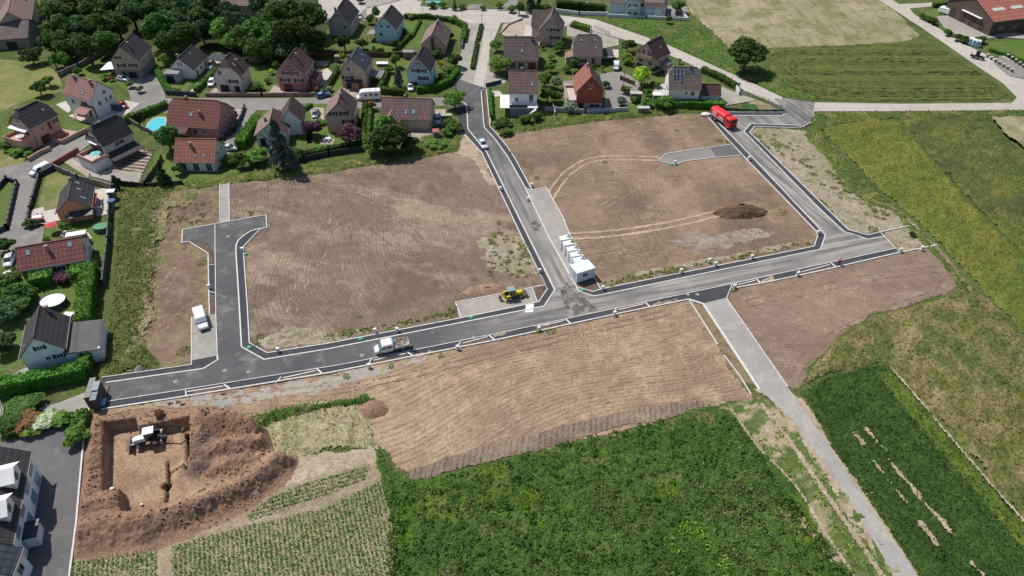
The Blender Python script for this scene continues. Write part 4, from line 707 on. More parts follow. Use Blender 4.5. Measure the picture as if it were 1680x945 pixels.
# ================================================================= HOUSES
T_DARK = tile_mat('dark_tiles', (0.045, 0.043, 0.048), (0.062, 0.055, 0.056))
T_BROWN = tile_mat('brown_tiles', (0.095, 0.062, 0.055), (0.075, 0.052, 0.05))
T_PURP = tile_mat('purple_brown_tiles', (0.11, 0.06, 0.055), (0.075, 0.048, 0.05))
T_TAUPE = tile_mat('taupe_tiles', (0.17, 0.13, 0.12), (0.12, 0.095, 0.092), patchy=0.5, cp=(0.075, 0.062, 0.062))
T_ROSE = tile_mat('rose_tiles', (0.27, 0.175, 0.15), (0.22, 0.15, 0.135))
T_RED = tile_mat('red_tiles', (0.215, 0.083, 0.07), (0.16, 0.064, 0.056), sx=0.38)
T_BRIGHT = tile_mat('bright_red_tiles', (0.31, 0.125, 0.09), (0.235, 0.098, 0.076), sx=0.38)
T_MAUVE = tile_mat('mauve_tiles', (0.34, 0.19, 0.165), (0.27, 0.15, 0.135), sx=0.38)
T_MIX = tile_mat('mottled_tiles', (0.17, 0.115, 0.1), (0.115, 0.1, 0.102), patchy=0.65, cp=(0.26, 0.125, 0.085))
T_METAL = tile_mat('dark_metal_roof', (0.045, 0.055, 0.07), (0.055, 0.063, 0.078), sx=0.5, rough=0.45)
T_GREY = tile_mat('grey_roofing', (0.26, 0.255, 0.26), (0.22, 0.215, 0.22), sx=0.6)
T_BARN = tile_mat('rusty_panels', (0.38, 0.14, 0.1), (0.32, 0.12, 0.09), sx=0.6)
M_GLASS = plain('window_glass', (0.03, 0.04, 0.05), 0.12, 0, spec=0.6)
M_FRAME = plain('white_frame', (0.7, 0.7, 0.68), 0.5, 0.05)
M_SHUT = plain('brown_shutter', (0.10, 0.045, 0.03), 0.6, 0.1)
M_SHUTD = plain('dark_shutter', (0.05, 0.03, 0.03), 0.6, 0.1)
M_DOOR = plain('door_brown', (0.13, 0.06, 0.035), 0.5, 0.1)
M_GUT = plain('gutter_metal', (0.22, 0.2, 0.19), 0.5, 0.05)
M_CHIM = plain('chimney_render', (0.3, 0.24, 0.2), 0.85, 0.15)
M_WHITE = plain('white_paint', (0.8, 0.8, 0.8), 0.5, 0.05)
M_WOOD = plain('timber', (0.12, 0.065, 0.04), 0.7, 0.15)
M_DARK = plain('dark_rubber', (0.02, 0.02, 0.022), 0.7, 0.05)
M_PANEL = plain('solar_panel', (0.03, 0.045, 0.075), 0.25, 0.1, spec=0.6)
M_STEEL = plain('galvanised_steel', (0.38, 0.39, 0.4), 0.45, 0.08, metal=0.3)
def wallm(c):
    c = tuple(min(x * 1.22, 0.8) for x in c)
    return plain('render_wall', c, 0.9, 0.12, 0.7, coord='Object')
def opening(par, face, u, z, w_, h_, W2, LY, kind='w', shut=None, wallx=None):
    """a framed window (or door) standing 3 cm proud of the wall. face n/f gables, l/r long walls"""
    def mp(pu, d):   # pu along wall, d outwards
        return {'n': (pu, -LY - d), 'f': (-pu, LY + d), 'r': (W2 + d, pu), 'l': (-W2 - d, -pu)}[face]
    def bx(name, u0, u1, z0, z1, d0, d1, mat, parent):
        a = mp(u0, d0); b = mp(u1, d1)
        return MB().box(min(a[0], b[0]), max(a[0], b[0]), min(a[1], b[1]), max(a[1], b[1]), z0, z1).build(name, mat, parent)
    if kind == 'w':
        f = bx('window', u - w_ / 2, u + w_ / 2, z, z + h_, -0.03, 0.035, M_FRAME, par)
        m = MB(); k = 2 if w_ > 0.8 else 1; pw = (w_ - 0.08 * (k + 1)) / k
        for i in range(k):
            u0 = u - w_ / 2 + 0.08 + i * (pw + 0.08); a = mp(u0, 0.03); b = mp(u0 + pw, 0.045)
            m.box(min(a[0], b[0]), max(a[0], b[0]), min(a[1], b[1]), max(a[1], b[1]), z + 0.08, z + h_ - 0.08)
        m.build('pane', M_GLASS, f)
        bx('sill', u - w_ / 2 - 0.08, u + w_ / 2 + 0.08, z - 0.07, z - 0.002, -0.02, 0.12, M_FRAME, f)
        if shut:
            for s in (-1, 1): 
                c = u + s * (w_ / 2 + 0.03 + w_ * 0.24); bx('shutter', c - w_ * 0.23, c + w_ * 0.23, z - 0.02, z + h_ + 0.02, -0.02, 0.06, shut, par)
    else:
        mat = {'d': M_DOOR, 'g': plain('garage_door', (0.11, 0.05, 0.04), 0.6, 0.08), 'G': plain('white_garage_door', (0.72, 0.72, 0.72), 0.6, 0.05), 'k': plain('dark_opening', (0.03, 0.028, 0.028), 0.6, 0)}[kind]
        n = 'door' if kind == 'd' else 'garage_door'
        f = bx(n, u - w_ / 2, u + w_ / 2, z, z + h_, -0.02, 0.04, mat, par)
        bx('handle', u + w_ / 2 - 0.22, u + w_ / 2 - 0.1, z + 1.0, z + 1.06, 0.03, 0.09, M_STEEL, f)
def house(Cp, Dp, he, side, w_, pitch, wall, roof, label, wins=(), hip=(0, 0), chim=((0.3, 0.25),), sky=(), plinth=None, oh=0.42, group='family houses', name='house', cat='house', roof2=None, extras=None, ratio=None, ovg=0.3, gutter=True):
    """gable house from the two ends of one eave. side=+1 when that eave is on the right of the ridge direction"""
    C = P(*Cp, he); D = P(*Dp, he); d = (D - C); LN = d.length; d.normalize()
    r = Vector((d.y, -d.x)); mid = (C + D) / 2 - r * side * w_
    rz = math.atan2(d.y, d.x) - math.pi / 2
    root = empty(name, (mid.x, mid.y, 0), rz, label, cat, group)
    t = math.tan(R(pitch)); hr = he + w_ * t; W2 = w_ - oh; LY = LN / 2 - ovg; zw = he + oh * t - 0.02
    hz = hr - oh * 0 - 0.16
    # walls (pentagon extruded along y); half hips cut the gable top
    def gab(hp):  # profile with optional cut at top
        top = hr - 0.22
        return top - hp
    body = MB(); prof0 = []
    top = hr - 0.20
    def section(y, hp):
        zc = top - hp; xc = max((top - zc) / t, 0.02)
        return [(-W2, y, 0), (-W2, y, zw - 0.18), (-xc, y, zc), (xc, y, zc), (W2, y, zw - 0.18), (W2, y, 0)]
    secs = [section(-LY, hip[0])]
    if hip[0]: secs.append(section(-LY + hip[0] / 1.5, 0))
    if hip[1]: secs.append(section(LY - hip[1] / 1.5, 0))
    secs.append(section(LY, hip[1]))
    body.loft(secs).build('wall', wallm(wall), root)
    if plinth:
        MB().box(-W2 - .03, W2 + .03, -LY - .03, LY + .03, 0.0, plinth[0]).build('plinth', wallm(plinth[1]), root)
    # roof slabs
    ry = LN / 2; hn, hf = hip[0] / 1.1, hip[1] / 1.1
    for sgn in (-1, 1):
        m = MB(); e = sgn * w_; th = 0.16
        zn = hr - hip[0]; xn = sgn * hip[0] / t; zf = hr - hip[1]; xf = sgn * hip[1] / t
        pts = [(e, -ry, he), (e, ry, he)]
        pts += [(xf, ry, zf), (0, ry - hf * 1.0, hr)] if hip[1] else [(0, ry, hr)]
        pts += [(0, -ry + hn * 1.0, hr), (xn, -ry, zn)] if hip[0] else [(0, -ry, hr)]
        n = len(pts); vs = [(x, y, z + 0.0) for x, y, z in pts] + [(x, y, z - th) for x, y, z in pts]
        if sgn > 0: fs = [tuple(range(n)), tuple(range(n, 2 * n))[::-1]]
        else: fs = [tuple(range(n))[::-1], tuple(range(n, 2 * n))]
        fs += [(i, (i + 1) % n, n + (i + 1) % n, n + i) for i in range(n)]
        m.add(vs, fs); ro = m.build('roof', (roof2 if (roof2 and sgn == (1 if ratio is None else ratio)) else roof), root)
        if sgn == 1:
            rob = ro
            MB().box(-0.13, 0.13, -ry + hn, ry - hf, hr - 0.05, hr + 0.07).build('ridge_cap', roof, ro)
    for yy, hp, s in ((-ry, hip[0], -1), (ry, hip[1], 1)):
        if hp:
            z0 = hr - hp; x0 = hp / t; yi = yy - s * hp / 1.1
            MB().add([(-x0, yy, z0), (x0, yy, z0), (0, yi, hr), (-x0, yy, z0 - .16), (x0, yy, z0 - .16), (0, yi, hr - .16)], [(0, 1, 2), (3, 5, 4), (0, 3, 4, 1), (1, 4, 5, 2), (2, 5, 3, 0)]).build('hip_roof', roof, rob)
    if gutter:
        for sgn in (-1, 1):
            g = MB(); g.box(min(sgn * w_, sgn * (w_ + .12)), max(sgn * w_, sgn * (w_ + .12)), -ry, ry, he - .2, he - .06)
            g.tube((sgn * (W2 + .08), -LY + .1, 0), (sgn * (W2 + .08), -LY + .1, he - .1), 0.05); g.build('gutter', M_GUT, root)
    for cy, cx in chim:   # fraction along ridge, fraction of half width
        x = cx * w_; y = (cy - 0.5) * LN; zr = hr - abs(x) * t
        m = MB(); ct = min(hr + .55, zr + 1.15); m.box(x - .28, x + .28, y - .26, y + .26, zr - 0.5, ct); ch = m.build('chimney', M_CHIM, rob)
        MB().box(x - .34, x + .34, y - .32, y + .32, ct + .002, ct + .1).build('chimney_cap', M_GUT, rob)
    for sx, fy, fz, sw, sh in sky:  # side, fraction along, fraction up slope
        y = (fy - .5) * LN; a = math.atan(t)
        def sp(u, v, o):  # v along slope up from centre, o out
            x = w_ * (1 - fz) - v * math.cos(a) + o * math.sin(a); z = he + w_ * fz * t + v * math.sin(a) + o * math.cos(a)
            return (sx * x, y + u, z)
        def slab(hw, hh, o0, o1):
            vs = [sp(u, v, o) for o in (o0, o1) for u, v in ((-hw, -hh), (hw, -hh), (hw, hh), (-hw, hh))]
            return MB().add(vs, [(0, 3, 2, 1), (4, 5, 6, 7), (0, 1, 5, 4), (1, 2, 6, 5), (2, 3, 7, 6), (3, 0, 4, 7)])
        f = slab(sw / 2, sh / 2, -0.05, 0.07).build('skylight', plain('skylight_frame', (0.12, 0.13, 0.15), 0.4, 0), rob)
        slab(sw / 2 - .09, sh / 2 - .09, 0.05, 0.085).build('pane', plain('sky_glass', (0.25, 0.33, 0.38), 0.08, 0, spec=0.8), f)
    for wn in wins:
        face, u, z, ww, hh = wn[:5]; kd = wn[5] if len(wn) > 5 else 'w'; sh = wn[6] if len(wn) > 6 else None
        opening(root, face, u, z, ww, hh, W2, LY, kd, sh)
    if extras: extras(root, W2, LY, he, hr, w_, LN, t)
    return root
def std_wins(W2, LY, he, shut=None, gable2=True, two=True):
    o = []
    zs = [1.0] + ([3.6] if he > 4.4 else [])
    for z in zs:
        for f in ('n', 'f'):
            for u in (-W2 * .5, W2 * .5): o.append((f, u, z, 1.1, 1.2, 'w', shut))
        for f in ('l', 'r'):
            for u in (-LY * .5, LY * .45): o.append((f, u, z, 1.0, 1.15, 'w', shut))
    if gable2:
        for f in ('n', 'f'): o.append((f, 0, he + 0.8, 0.9, 1.0, 'w', shut))
    return o
def lean(root, x0, x1, y0, y1, z0, z1, mat, wall=None, name='veranda_roof', axis='x', posts=True):
    """lean-to roof slab; height z0 at x0/y0, z1 at x1/y1"""
    if axis == 'x': vs = [(x0, y0, z0), (x1, y0, z1), (x1, y1, z1), (x0, y1, z0)]
    else: vs = [(x0, y0, z0), (x1, y0, z0), (x1, y1, z1), (x0, y1, z1)]
    vs += [(x, y, z - .12) for x, y, z in vs]
    MB().add(vs, [(0, 1, 2, 3), (4, 7, 6, 5), (0, 4, 5, 1), (1, 5, 6, 2), (2, 6, 7, 3), (3, 7, 4, 0)]).build(name, mat, root)
    zl = min(z0, z1) - .12
    if wall:
        q = 0.25; MB().box(min(x0, x1) + q, max(x0, x1) - q, min(y0, y1) + q, max(y0, y1) - q, 0, zl).build('annex_wall', wallm(wall), root)
    elif posts:
        for x, y in ((x0, y0), (x1, y0), (x1, y1), (x0, y1)):
            cx, cy = (x0 + x1) / 2, (y0 + y1) / 2; a = x + (.15 if x < cx else -.15); b = y + (.15 if y < cy else -.15)
            zz = vs[[(x0, y0), (x1, y0), (x1, y1), (x0, y1)].index((x, y))][2] - .12
            MB().box(a - .07, a + .07, b - .07, b + .07, 0, zz).build('post', M_WOOD, root)
def timber(root, W2, LY, z0, z1, hw, face=-1):
    m = MB(); y0, y1 = sorted((face * (LY + .0), face * (LY + .05)))
    for z in (z0, z0 + (z1 - z0) * .45): 
        k = hw * (1 - (z - z0) / (z1 - z0) * 0.8); m.box(-k, k, y0, y1, z, z + .16)
    for i in range(-3, 4):
        x = i * hw * .28; zt = z0 + (z1 - z0) * (1 - abs(x) / hw) * 0.9; m.box(x - .08, x + .08, y0 - .004, y1 + .004, z0 + .1, max(zt, z0 + .3))
    m.build('timber_frame', M_WOOD, root)
def balcony(root, x0, x1, y, z, d, mat, face='n', LY=0):
    m = MB().box(x0, x1, y - d, y, z - .15, z); b = m.build('balcony', plain('slab', (0.4, 0.36, 0.32), 0.8), root)
    m = MB().box(x0, x1, y - d - .03, y - d + .03, z, z + 1.0); m.box(x0 - .03, x0 + .03, y - d + .032, y, z, z + 1.0); m.box(x1 - .03, x1 + .03, y - d + .032, y, z, z + 1.0)
    m.build('railing', mat, b)

BEIGE = (0.40, 0.31, 0.25); PINK = (0.42, 0.22, 0.25); CYAN = (0.36, 0.52, 0.60); WHITE = (0.68, 0.67, 0.66); OFFW = (0.56, 0.52, 0.46); ROSE = (0.44, 0.32, 0.29); SALMON = (0.48, 0.29, 0.22)
house((228.5, 100), (250, 77), 5.5, 1, 4.5, 45, BEIGE, T_DARK, 'beige house with dark roof and grey basement beside the wood, topmost house on the left', [('n', -1.8, 5.9, 2.6, 1.0, 'w'), ('n', -1.5, 3.4, 1.3, 1.1, 'w', M_SHUTD), ('n', 2.0, 3.4, 1.3, 1.1, 'w', M_SHUTD), ('n', 1.0, 0.0, 2.4, 2.0, 'k'), ('n', -1.5, 0, 1.0, 2.0, 'd'), ('r', -2, 3.4, 1, 1.1), ('r', 2, 3.4, 1, 1.1), ('l', -2, 3.4, 1, 1.1), ('l', 2, 3.4, 1, 1.1)], plinth=(2.7, (0.22, 0.2, 0.19)),
      extras=lambda r, W2, LY, he, hr, w_, LN, t: lean(r, -W2 - 4.5, -W2 - .1, -LY, LY - 4, 2.5, 2.9, M_WHITE, None, 'awning'))
def ex_porch(r, W2, LY, he, hr, w_, LN, t):
    MB().box(-W2 - .6, -W2 + 3.6, -LY - 3.2, -LY - .02, 0, 2.75).build('porch_wall', wallm((0.36, 0.39, 0.42)), r)
    MB().box(-W2 - .8, -W2 + 3.8, -LY - 3.4, -LY - .02, 2.752, 2.95).build('porch_roof', T_GREY, r)
    MB().box(-W2 - .1, -W2 + 2.3, -LY - 3.25, -LY - 3.21, 0.1, 2.3).build('porch_opening', plain('dark_opening', (0.03, 0.028, 0.028), 0.6, 0), r)
    lean(r, W2 + 0.4, W2 + 6.5, LY - 1.5, LY + 3.0, 2.8, 2.5, T_METAL, None, 'carport_roof')
house((318, 115), (341.5, 92), 3.0, 1, 4.0, 42, WHITE, T_DARK, 'white house with dark tiles and a flat grey porch, left of the concrete drive', [('n', -.6, 3.9, .5, 1.3, 'w'), ('n', .3, 3.9, .5, 1.3, 'w'), ('r', -3, 0, 1.0, 2.1, 'd'), ('r', 0, 1, 1.1, 1.2), ('r', 3, 1, 1.1, 1.2), ('l', -2, 1, 1.1, 1.2), ('l', 2, 1, 1.1, 1.2)], chim=((.15, -.2),), sky=((1, .55, .75, .6, .8),), extras=ex_porch)
house((395, 126), (411, 108), 5.0, 1, 4.3, 48, OFFW, T_BROWN, 'off-white house with brown half-hipped roof beside the concrete drive', [('n', -2.0, 5.2, 1.2, 1.3, 'w', None), ('n', -.6, 2.8, .6, .7), ('n', 1.6, 2.7, 1.5, 1.2, 'w', M_SHUTD), ('n', -1.6, 0, 2.6, 2.1, 'k'), ('n', 2.2, 0, 1.6, 1.9, 'k'), ('r', -2, 3.0, 1, 1.1), ('r', 1.5, 0.8, 1, 1.1), ('l', 0, 3, 1, 1.1)], hip=(2.0, 2.0), sky=((1, .3, .55, .8, 1.4),), chim=((.5, .5),))
house((500, 122), (516, 100), 5.5, 1, 4.4, 45, PINK, T_PURP, 'pink house with dark purple brown roof and timber gable', [('n', -1.2, 5.0, 1.3, 1.1, 'w', M_SHUT), ('n', 1.4, 5.0, 1.0, 1.2, 'w', M_SHUT), ('n', -2.0, 2.8, 1.5, 1.1, 'w', M_SHUT), ('n', 2.2, 2.8, 1.5, 1.1, 'w', M_SHUT), ('n', 0, 3.1, .5, .7), ('n', -1.5, 0, 2.4, 2.1, 'g'), ('n', 1.8, 1, .9, .5), ('r', -1, 3, 1, 1.2), ('r', 2, 3, 1, 1.2)], hip=(1.0, 1.0), plinth=(2.5, (0.36, 0.13, 0.15)), chim=((.45, .25),), extras=lambda r, W2, LY, he, hr, w_, LN, t: (timber(r, W2, LY, 6.5, hr - 1.1, 2.2), lean(r, W2 + .1, W2 + 2.6, -1, LY, 2.8, 2.4, T_PURP, PINK, 'annex_roof')))
house((575.6, 40), (589.7, 18), 4.2, 1, 4.1, 50, (0.36, 0.33, 0.31), T_DARK, 'grey beige house with dark half-hipped roof nearest the top street', [('n', 1.9, 2.4, 1.4, 1.3, 'w'), ('r', -3, 1.2, 1, 1.2), ('r', 2, 1.2, 1, 1.2), ('l', 0, 2, 1, 1.2)], hip=(2.0, 1.5), chim=((.2, -.3),))
house((651, 49), (663.7, 28), 4.7, 1, 3.95, 47, CYAN, T_DARK, 'sky blue house with dark roof above the back lawns', [('n', -1.1, 5.0, 1.0, 1.1, 'w', None), ('n', 1.2, 5.0, 1.0, 1.1, 'w', None), ('n', -1.6, 2.2, 1.2, 1.2, 'w'), ('r', -3, 2, 1, 1.2), ('r', 1, 2, 1, 1.2), ('l', 1, 2, 1, 1.2)], hip=(.7, .7), plinth=(0.7, (0.25, 0.38, 0.48)), chim=(), extras=lambda r, W2, LY, he, hr, w_, LN, t: lean(r, -W2 - 3.2, -W2 - .1, -LY + .2, -LY + 4.5, 2.3, 3.0, T_GREY, None))
house((730.6, 75), (740, 49), 3.0, 1, 4.1, 42, SALMON, T_ROSE, 'salmon house with faded rose roof beside the planted street median', [('n', 2.2, .9, 1.0, 1.1), ('n', -2.2, .9, 1.0, 1.1), ('r', -3, 1, 1, 1.2), ('r', 2, 1, 1, 1.2), ('l', 1, 1, 1, 1.2)], chim=((.75, .1),), roof2=T_TAUPE,
      extras=lambda r, W2, LY, he, hr, w_, LN, t: MB().box(-.45, .45, -LY - .35, -LY - .0, 0, 5.4).build('chimney_breast', plain('dark_brick', (0.1, 0.075, 0.07), .8), r))
house((601, 117.6), (612, 97), 5.5, 1, 4.05, 44, BEIGE, T_METAL, 'cream house with blue grey metal roof and entrance canopy', [('n', -1.2, 5.2, 1.0, 1.5, 'w', None), ('n', -1.9, 2.9, 1.8, 1.0, 'w', M_SHUTD), ('n', -1.8, 0, 1.5, 2.0, 'k'), ('n', 1.6, 0, 1.0, 2.1, 'd'), ('r', -2, 3, 1, 1.2), ('r', 2, 3, 1, 1.2), ('l', 0, 3, 1, 1.2)], plinth=(2.3, (0.42, 0.24, 0.18)), chim=((.25, -.3),), sky=((1, .4, .45, .6, 1.0), (1, .7, .62, .6, 1.0)),
      extras=lambda r, W2, LY, he, hr, w_, LN, t: (lean(r, -2.6, 2.4, -LY - 1.7, -LY - .03, 2.5, 2.9, T_METAL, None, 'canopy', 'y'), lean(r, W2 + .2, W2 + 3.8, -1, LY - .5, 2.7, 2.3, T_GREY, None)))
house((707, 118.5), (716, 98), 5.3, 1, 3.75, 50, CYAN, T_BROWN, 'pale blue house with timber gable behind the curved hedge', [('n', -1.1, 4.9, 1.0, 1.2, 'w', M_SHUT), ('n', 1.1, 4.9, 1.3, 1.2, 'w', M_SHUT), ('n', 1.3, 2.6, 1.6, 1.2, 'w', M_SHUT), ('n', -1.7, 0, 2.2, 1.9, 'k'), ('n', 1.8, .9, .8, .5), ('r', -2, 3, 1, 1.2), ('r', 1.5, 3, 1, 1.2)], hip=(.9, .9), roof2=T_DARK, chim=((.6, -.4),), extras=lambda r, W2, LY, he, hr, w_, LN, t: timber(r, W2, LY, 6.5, hr - .9, 1.9))
def ex_h1(r, W2, LY, he, hr, w_, LN, t):
    # cross wing to the left, ridge along x
    y0, y1 = -1.2, LY + 2.8; ym = (y0 + y1) / 2; zr = he + (y1 - y0) / 2 * 1.1; x0, x1 = -W2 - 3.4, -.1
    MB().loft([[(x, y0 + .3, 0), (x, y1 - .3, 0), (x, y1 - .3, he), (x, ym, zr - .25), (x, y0 + .3, he)] for x in (x0 + .3, -W2 + .1)]).build('wing_wall', wallm(ROSE), r)
    for ya in (y0, y1):
        vs = [(x0, ya, he), (x1, ya, he), (x1, ym, zr), (x0, ym, zr)]; vs += [(a, b, c - .14) for a, b, c in vs]
        MB().add(vs, [(0, 1, 2, 3), (4, 7, 6, 5), (0, 4, 5, 1), (1, 5, 6, 2), (2, 6, 7, 3), (3, 7, 4, 0)]).build('wing_roof', T_TAUPE, r)
    MB().box(-W2 - 4.6, -W2 - .1, -LY - 3.0, -1.5, .05, .5).build('terrace', m_pavep, r)
house((923.5, 51), (926.5, 36), 5.0, 1, 3.9, 50, ROSE, T_TAUPE, 'rose house with tall half-hipped gable and side wing below the top street', [('n', -1.2, 4.6, .9, 1.0, 'w', None), ('n', 1.2, 4.6, 1.5, 1.0, 'w', M_SHUT), ('n', 1.3, 2.0, 1.6, 1.1, 'w', M_SHUT), ('r', -2, 2, 1, 1.2), ('r', 2, 2, 1, 1.2)], hip=(1.4, .8), plinth=(.8, (0.3, 0.28, 0.27)), chim=((.85, .1),), extras=ex_h1)
BRICK = (0.27, 0.075, 0.05)
house((945, 151), (939, 127), 5.5, -1, 4.0, 48, BRICK, T_BRIGHT, 'brick red house with steep roof and flat terrace beside it', [('n', 0, 6.3, 1.0, 1.0), ('n', 1.5, .6, 3.0, 1.1), ('n', -2.4, 0, 1.6, 1.9, 'k'), ('l', 2.5, 3.2, 1, 1.2), ('r', 0, 3, 1, 1.2)], roof2=T_PURP, chim=((.75, -.05),), plinth=(1.9, (0.34, 0.28, 0.25)),
      extras=lambda r, W2, LY, he, hr, w_, LN, t: (MB().box(-W2 - 2.7, -W2 - .02, -LY + .6, LY, 0, 2.6).build('terrace_wall', wallm(ROSE), r), MB().box(-W2 - 2.7, -W2 - 2.5, -LY + .6, LY, 2.6, 3.4).box(-W2 - 2.5, -W2 - .02, LY - .2, LY, 2.6, 3.4).build('parapet', wallm(ROSE), r), MB().box(-W2 - 2.48, -W2 - .04, -LY + .6, LY - .22, 2.605, 2.64).build('terrace_floor', m_pavep, r)))
house((1076.8, 99), (1100.5, 87), 4.6, 1, 4.1, 47, ROSE, T_PURP, 'rose house with purple brown roof and wooden balcony beside the country lane', [('n', -.9, 5.0, 1.0, 1.6, 'w', None), ('n', 1.5, 5.0, 1.0, 1.6, 'w', M_SHUT), ('n', -1.6, 2.3, 1.5, 1.2, 'w'), ('n', 1.9, 2.3, 1.5, 1.2, 'w'), ('n', -2, 0, 2.2, 1.8, 'k'), ('n', 0, 7.2, .5, .5), ('r', -1, 2.2, 1, 1.5), ('r', 2, 2.2, 1, 1.5)], chim=((.5, -.25),), sky=((1, .6, .5, .7, 1.0),),
      extras=lambda r, W2, LY, he, hr, w_, LN, t: (balcony(r, -2.8, 2.8, -LY, 4.3, 1.2, plain('pine', (0.5, 0.33, 0.16), .6), LY=LY), lean(r, W2 + .1, W2 + 2.2, 0, LY, 2.9, 2.5, T_GREY, ROSE, 'annex_roof')))
def ex_left1(r, W2, LY, he, hr, w_, LN, t):
    MB().box(-W2 + .2, W2 - .2, -LY - 3.6, -LY - .02, 0, 2.6).build('terrace_wall', wallm(SALMON), r)
    MB().box(-W2 + .2, W2 - .2, -LY - 3.6, -LY - 3.45, 2.602, 3.5).box(-W2 + .2, -W2 + .35, -LY - 3.44, -LY - .02, 2.602, 3.5).box(W2 - .35, W2 - .2, -LY - 3.44, -LY - .02, 2.602, 3.5).build('parapet', wallm(SALMON), r)
    lean(r, -W2 + .3, W2 - .3, -LY - 1.5, -LY - .02, 5.0, 5.3, M_WHITE, None, 'awning', 'y', False)
    MB().box(W2 + .02, W2 + 1.6, -.5, 3.4, 0, 1.4).box(W2 + .02, W2 + 1.6, 3.4, 4.2, 0, .7).build('stairs', wallm((0.3, 0.14, 0.1)), r)
house((49, 212), (95.6, 188), 5.5, 1, 3.9, 45, SALMON, T_DARK, 'beige house with dark roof and terrace beside the far left street', [('n', -1.5, 3.0, 1.8, 1.9, 'w'), ('n', 1.5, 3.0, 1.8, 1.9, 'w'), ('r', -1.2, 0, 2.6, 2.2, 'g'), ('r', -1.0, 3.4, .9, 1.1, 'w', None), ('r', 3.2, 3.6, .9, 1.2, 'w', M_SHUT), ('r', 1.2, 2.8, .9, 2.0, 'd'), ('n', 0, 6.2, 1, 1)], hip=(1.6, 1.6), chim=((.2, -.25),), sky=((1, .75, .5, .7, .9),), extras=ex_left1)
house((149.8, 166), (102, 155), 5.3, -1, 3.95, 46, WHITE, T_MAUVE, 'white house with mauve red tiles and a tiled porch on posts', [('n', 1.0, 5.2, 1.0, 1.1), ('n', -1.6, 2.9, 1.0, 1.2, 'w', None), ('n', .8, 3.0, .7, 1.4), ('n', 2.4, 3.0, 1.0, 1.2), ('n', -1.2, 0, 2.6, 2.1, 'G'), ('n', 1.8, 1.2, .7, .6), ('l', -2.6, 3.0, 1.1, 1.2, 'w', None), ('l', 1.5, 3.0, 1.1, 1.2, 'w', M_SHUTD), ('l', 2.5, 0, 1.1, 2.1, 'd')], chim=((.18, -.2), (.75, -.1)), sky=((-1, .35, .3, .8, 1.0),),
      extras=lambda r, W2, LY, he, hr, w_, LN, t: lean(r, -W2 - 3.6, -W2 - .03, -LY + .2, -LY + 4.6, 2.5, 3.4, T_MAUVE, None, 'porch_roof'))
def ex_darkbig(r, W2, LY, he, hr, w_, LN, t):
    lean(r, W2 + 3.6, W2 + .03, -LY - .5, LY, 2.0, 2.9, T_DARK, None, 'veranda_roof')
    MB().box(-W2 + 1.5, W2 + 1.2, -LY - 4.6, -LY - .02, 0, 2.5).build('terrace_wall', wallm(WHITE), r)
    MB().box(-W2 + 1.5, W2 + 1.2, -LY - 4.6, -LY - 4.4, 2.502, 3.4).box(-W2 + 1.5, -W2 + 1.7, -LY - 4.38, -LY - .02, 2.502, 3.4).box(W2 + 1.0, W2 + 1.2, -LY - 4.38, -LY - .02, 2.502, 3.4).build('parapet', wallm(SALMON), r)
    MB().box(-W2 + 1.72, W2 + .98, -LY - 4.38, -LY - .04, 2.503, 2.53).build('terrace_floor', m_pavep, r)
    MB().box(-1.6, 1.6, -LY - .9, -LY - .02, 5.1, 5.25).build('balcony', M_WHITE, r)
house((169.3, 241.6), (219, 218), 5.0, 1, 3.7, 50, (0.5, 0.45, 0.43), T_DARK, 'pale house with big dark roof and terrace with a blue parasol', [('n', -1.3, 5.3, 1.1, 1.4, 'w', M_SHUT), ('n', 1.0, 5.3, .9, 1.4, 'w', M_SHUT), ('n', -1.4, 2.8, 1.2, 1.9, 'w', M_SHUT), ('n', 1.2, 2.8, 1.2, 1.9, 'w', M_SHUT), ('r', 0.2, 3.6, 1.1, 1.0, 'w', M_SHUTD)], hip=(1.2, 0.8), chim=((.45, -.4),), extras=ex_darkbig)
# roof-facing houses
house((826, 99), (884, 99), 3.0, 1, 5.3, 44, ROSE, T_TAUPE, 'low rose house with wide mottled brown roof, lower left of the tall half-hipped house', [('r', -2.5, .2, 1.4, 2.0, 'w'), ('r', 0, .2, 1.8, 2.0), ('r', 3.4, 0, 2.4, 2.1, 'g')], sky=((1, .53, .42, .9, 1.1),), chim=((.8, .1), (.35, -.15)))
house((940, 93), (989, 93), 3.0, 1, 5.3, 43, ROSE, T_TAUPE, 'rose house with brown roof and three small skylights, right of the green back garden', [('r', -1.8, .8, 1.6, 1.2, 'w', M_SHUTD), ('r', 1.8, .1, 1.0, 2.1, 'd')], hip=(1.8, 1.8), sky=((1, .3, .75, .7, .8), (1, .75, .75, .7, .8), (1, .78, .42, .7, .8)), chim=((.6, -.1),),
      extras=lambda r, W2, LY, he, hr, w_, LN, t: (lean(r, 0.2, 4.8, -LY - 2.6, -LY - .03, 2.3, 3.0, T_ROSE, ROSE, 'annex_roof', 'y'), lean(r, -2, 4, LY + .2, LY + 4, 2.6, 2.6, T_DARK, None, 'carport_roof', 'y')))
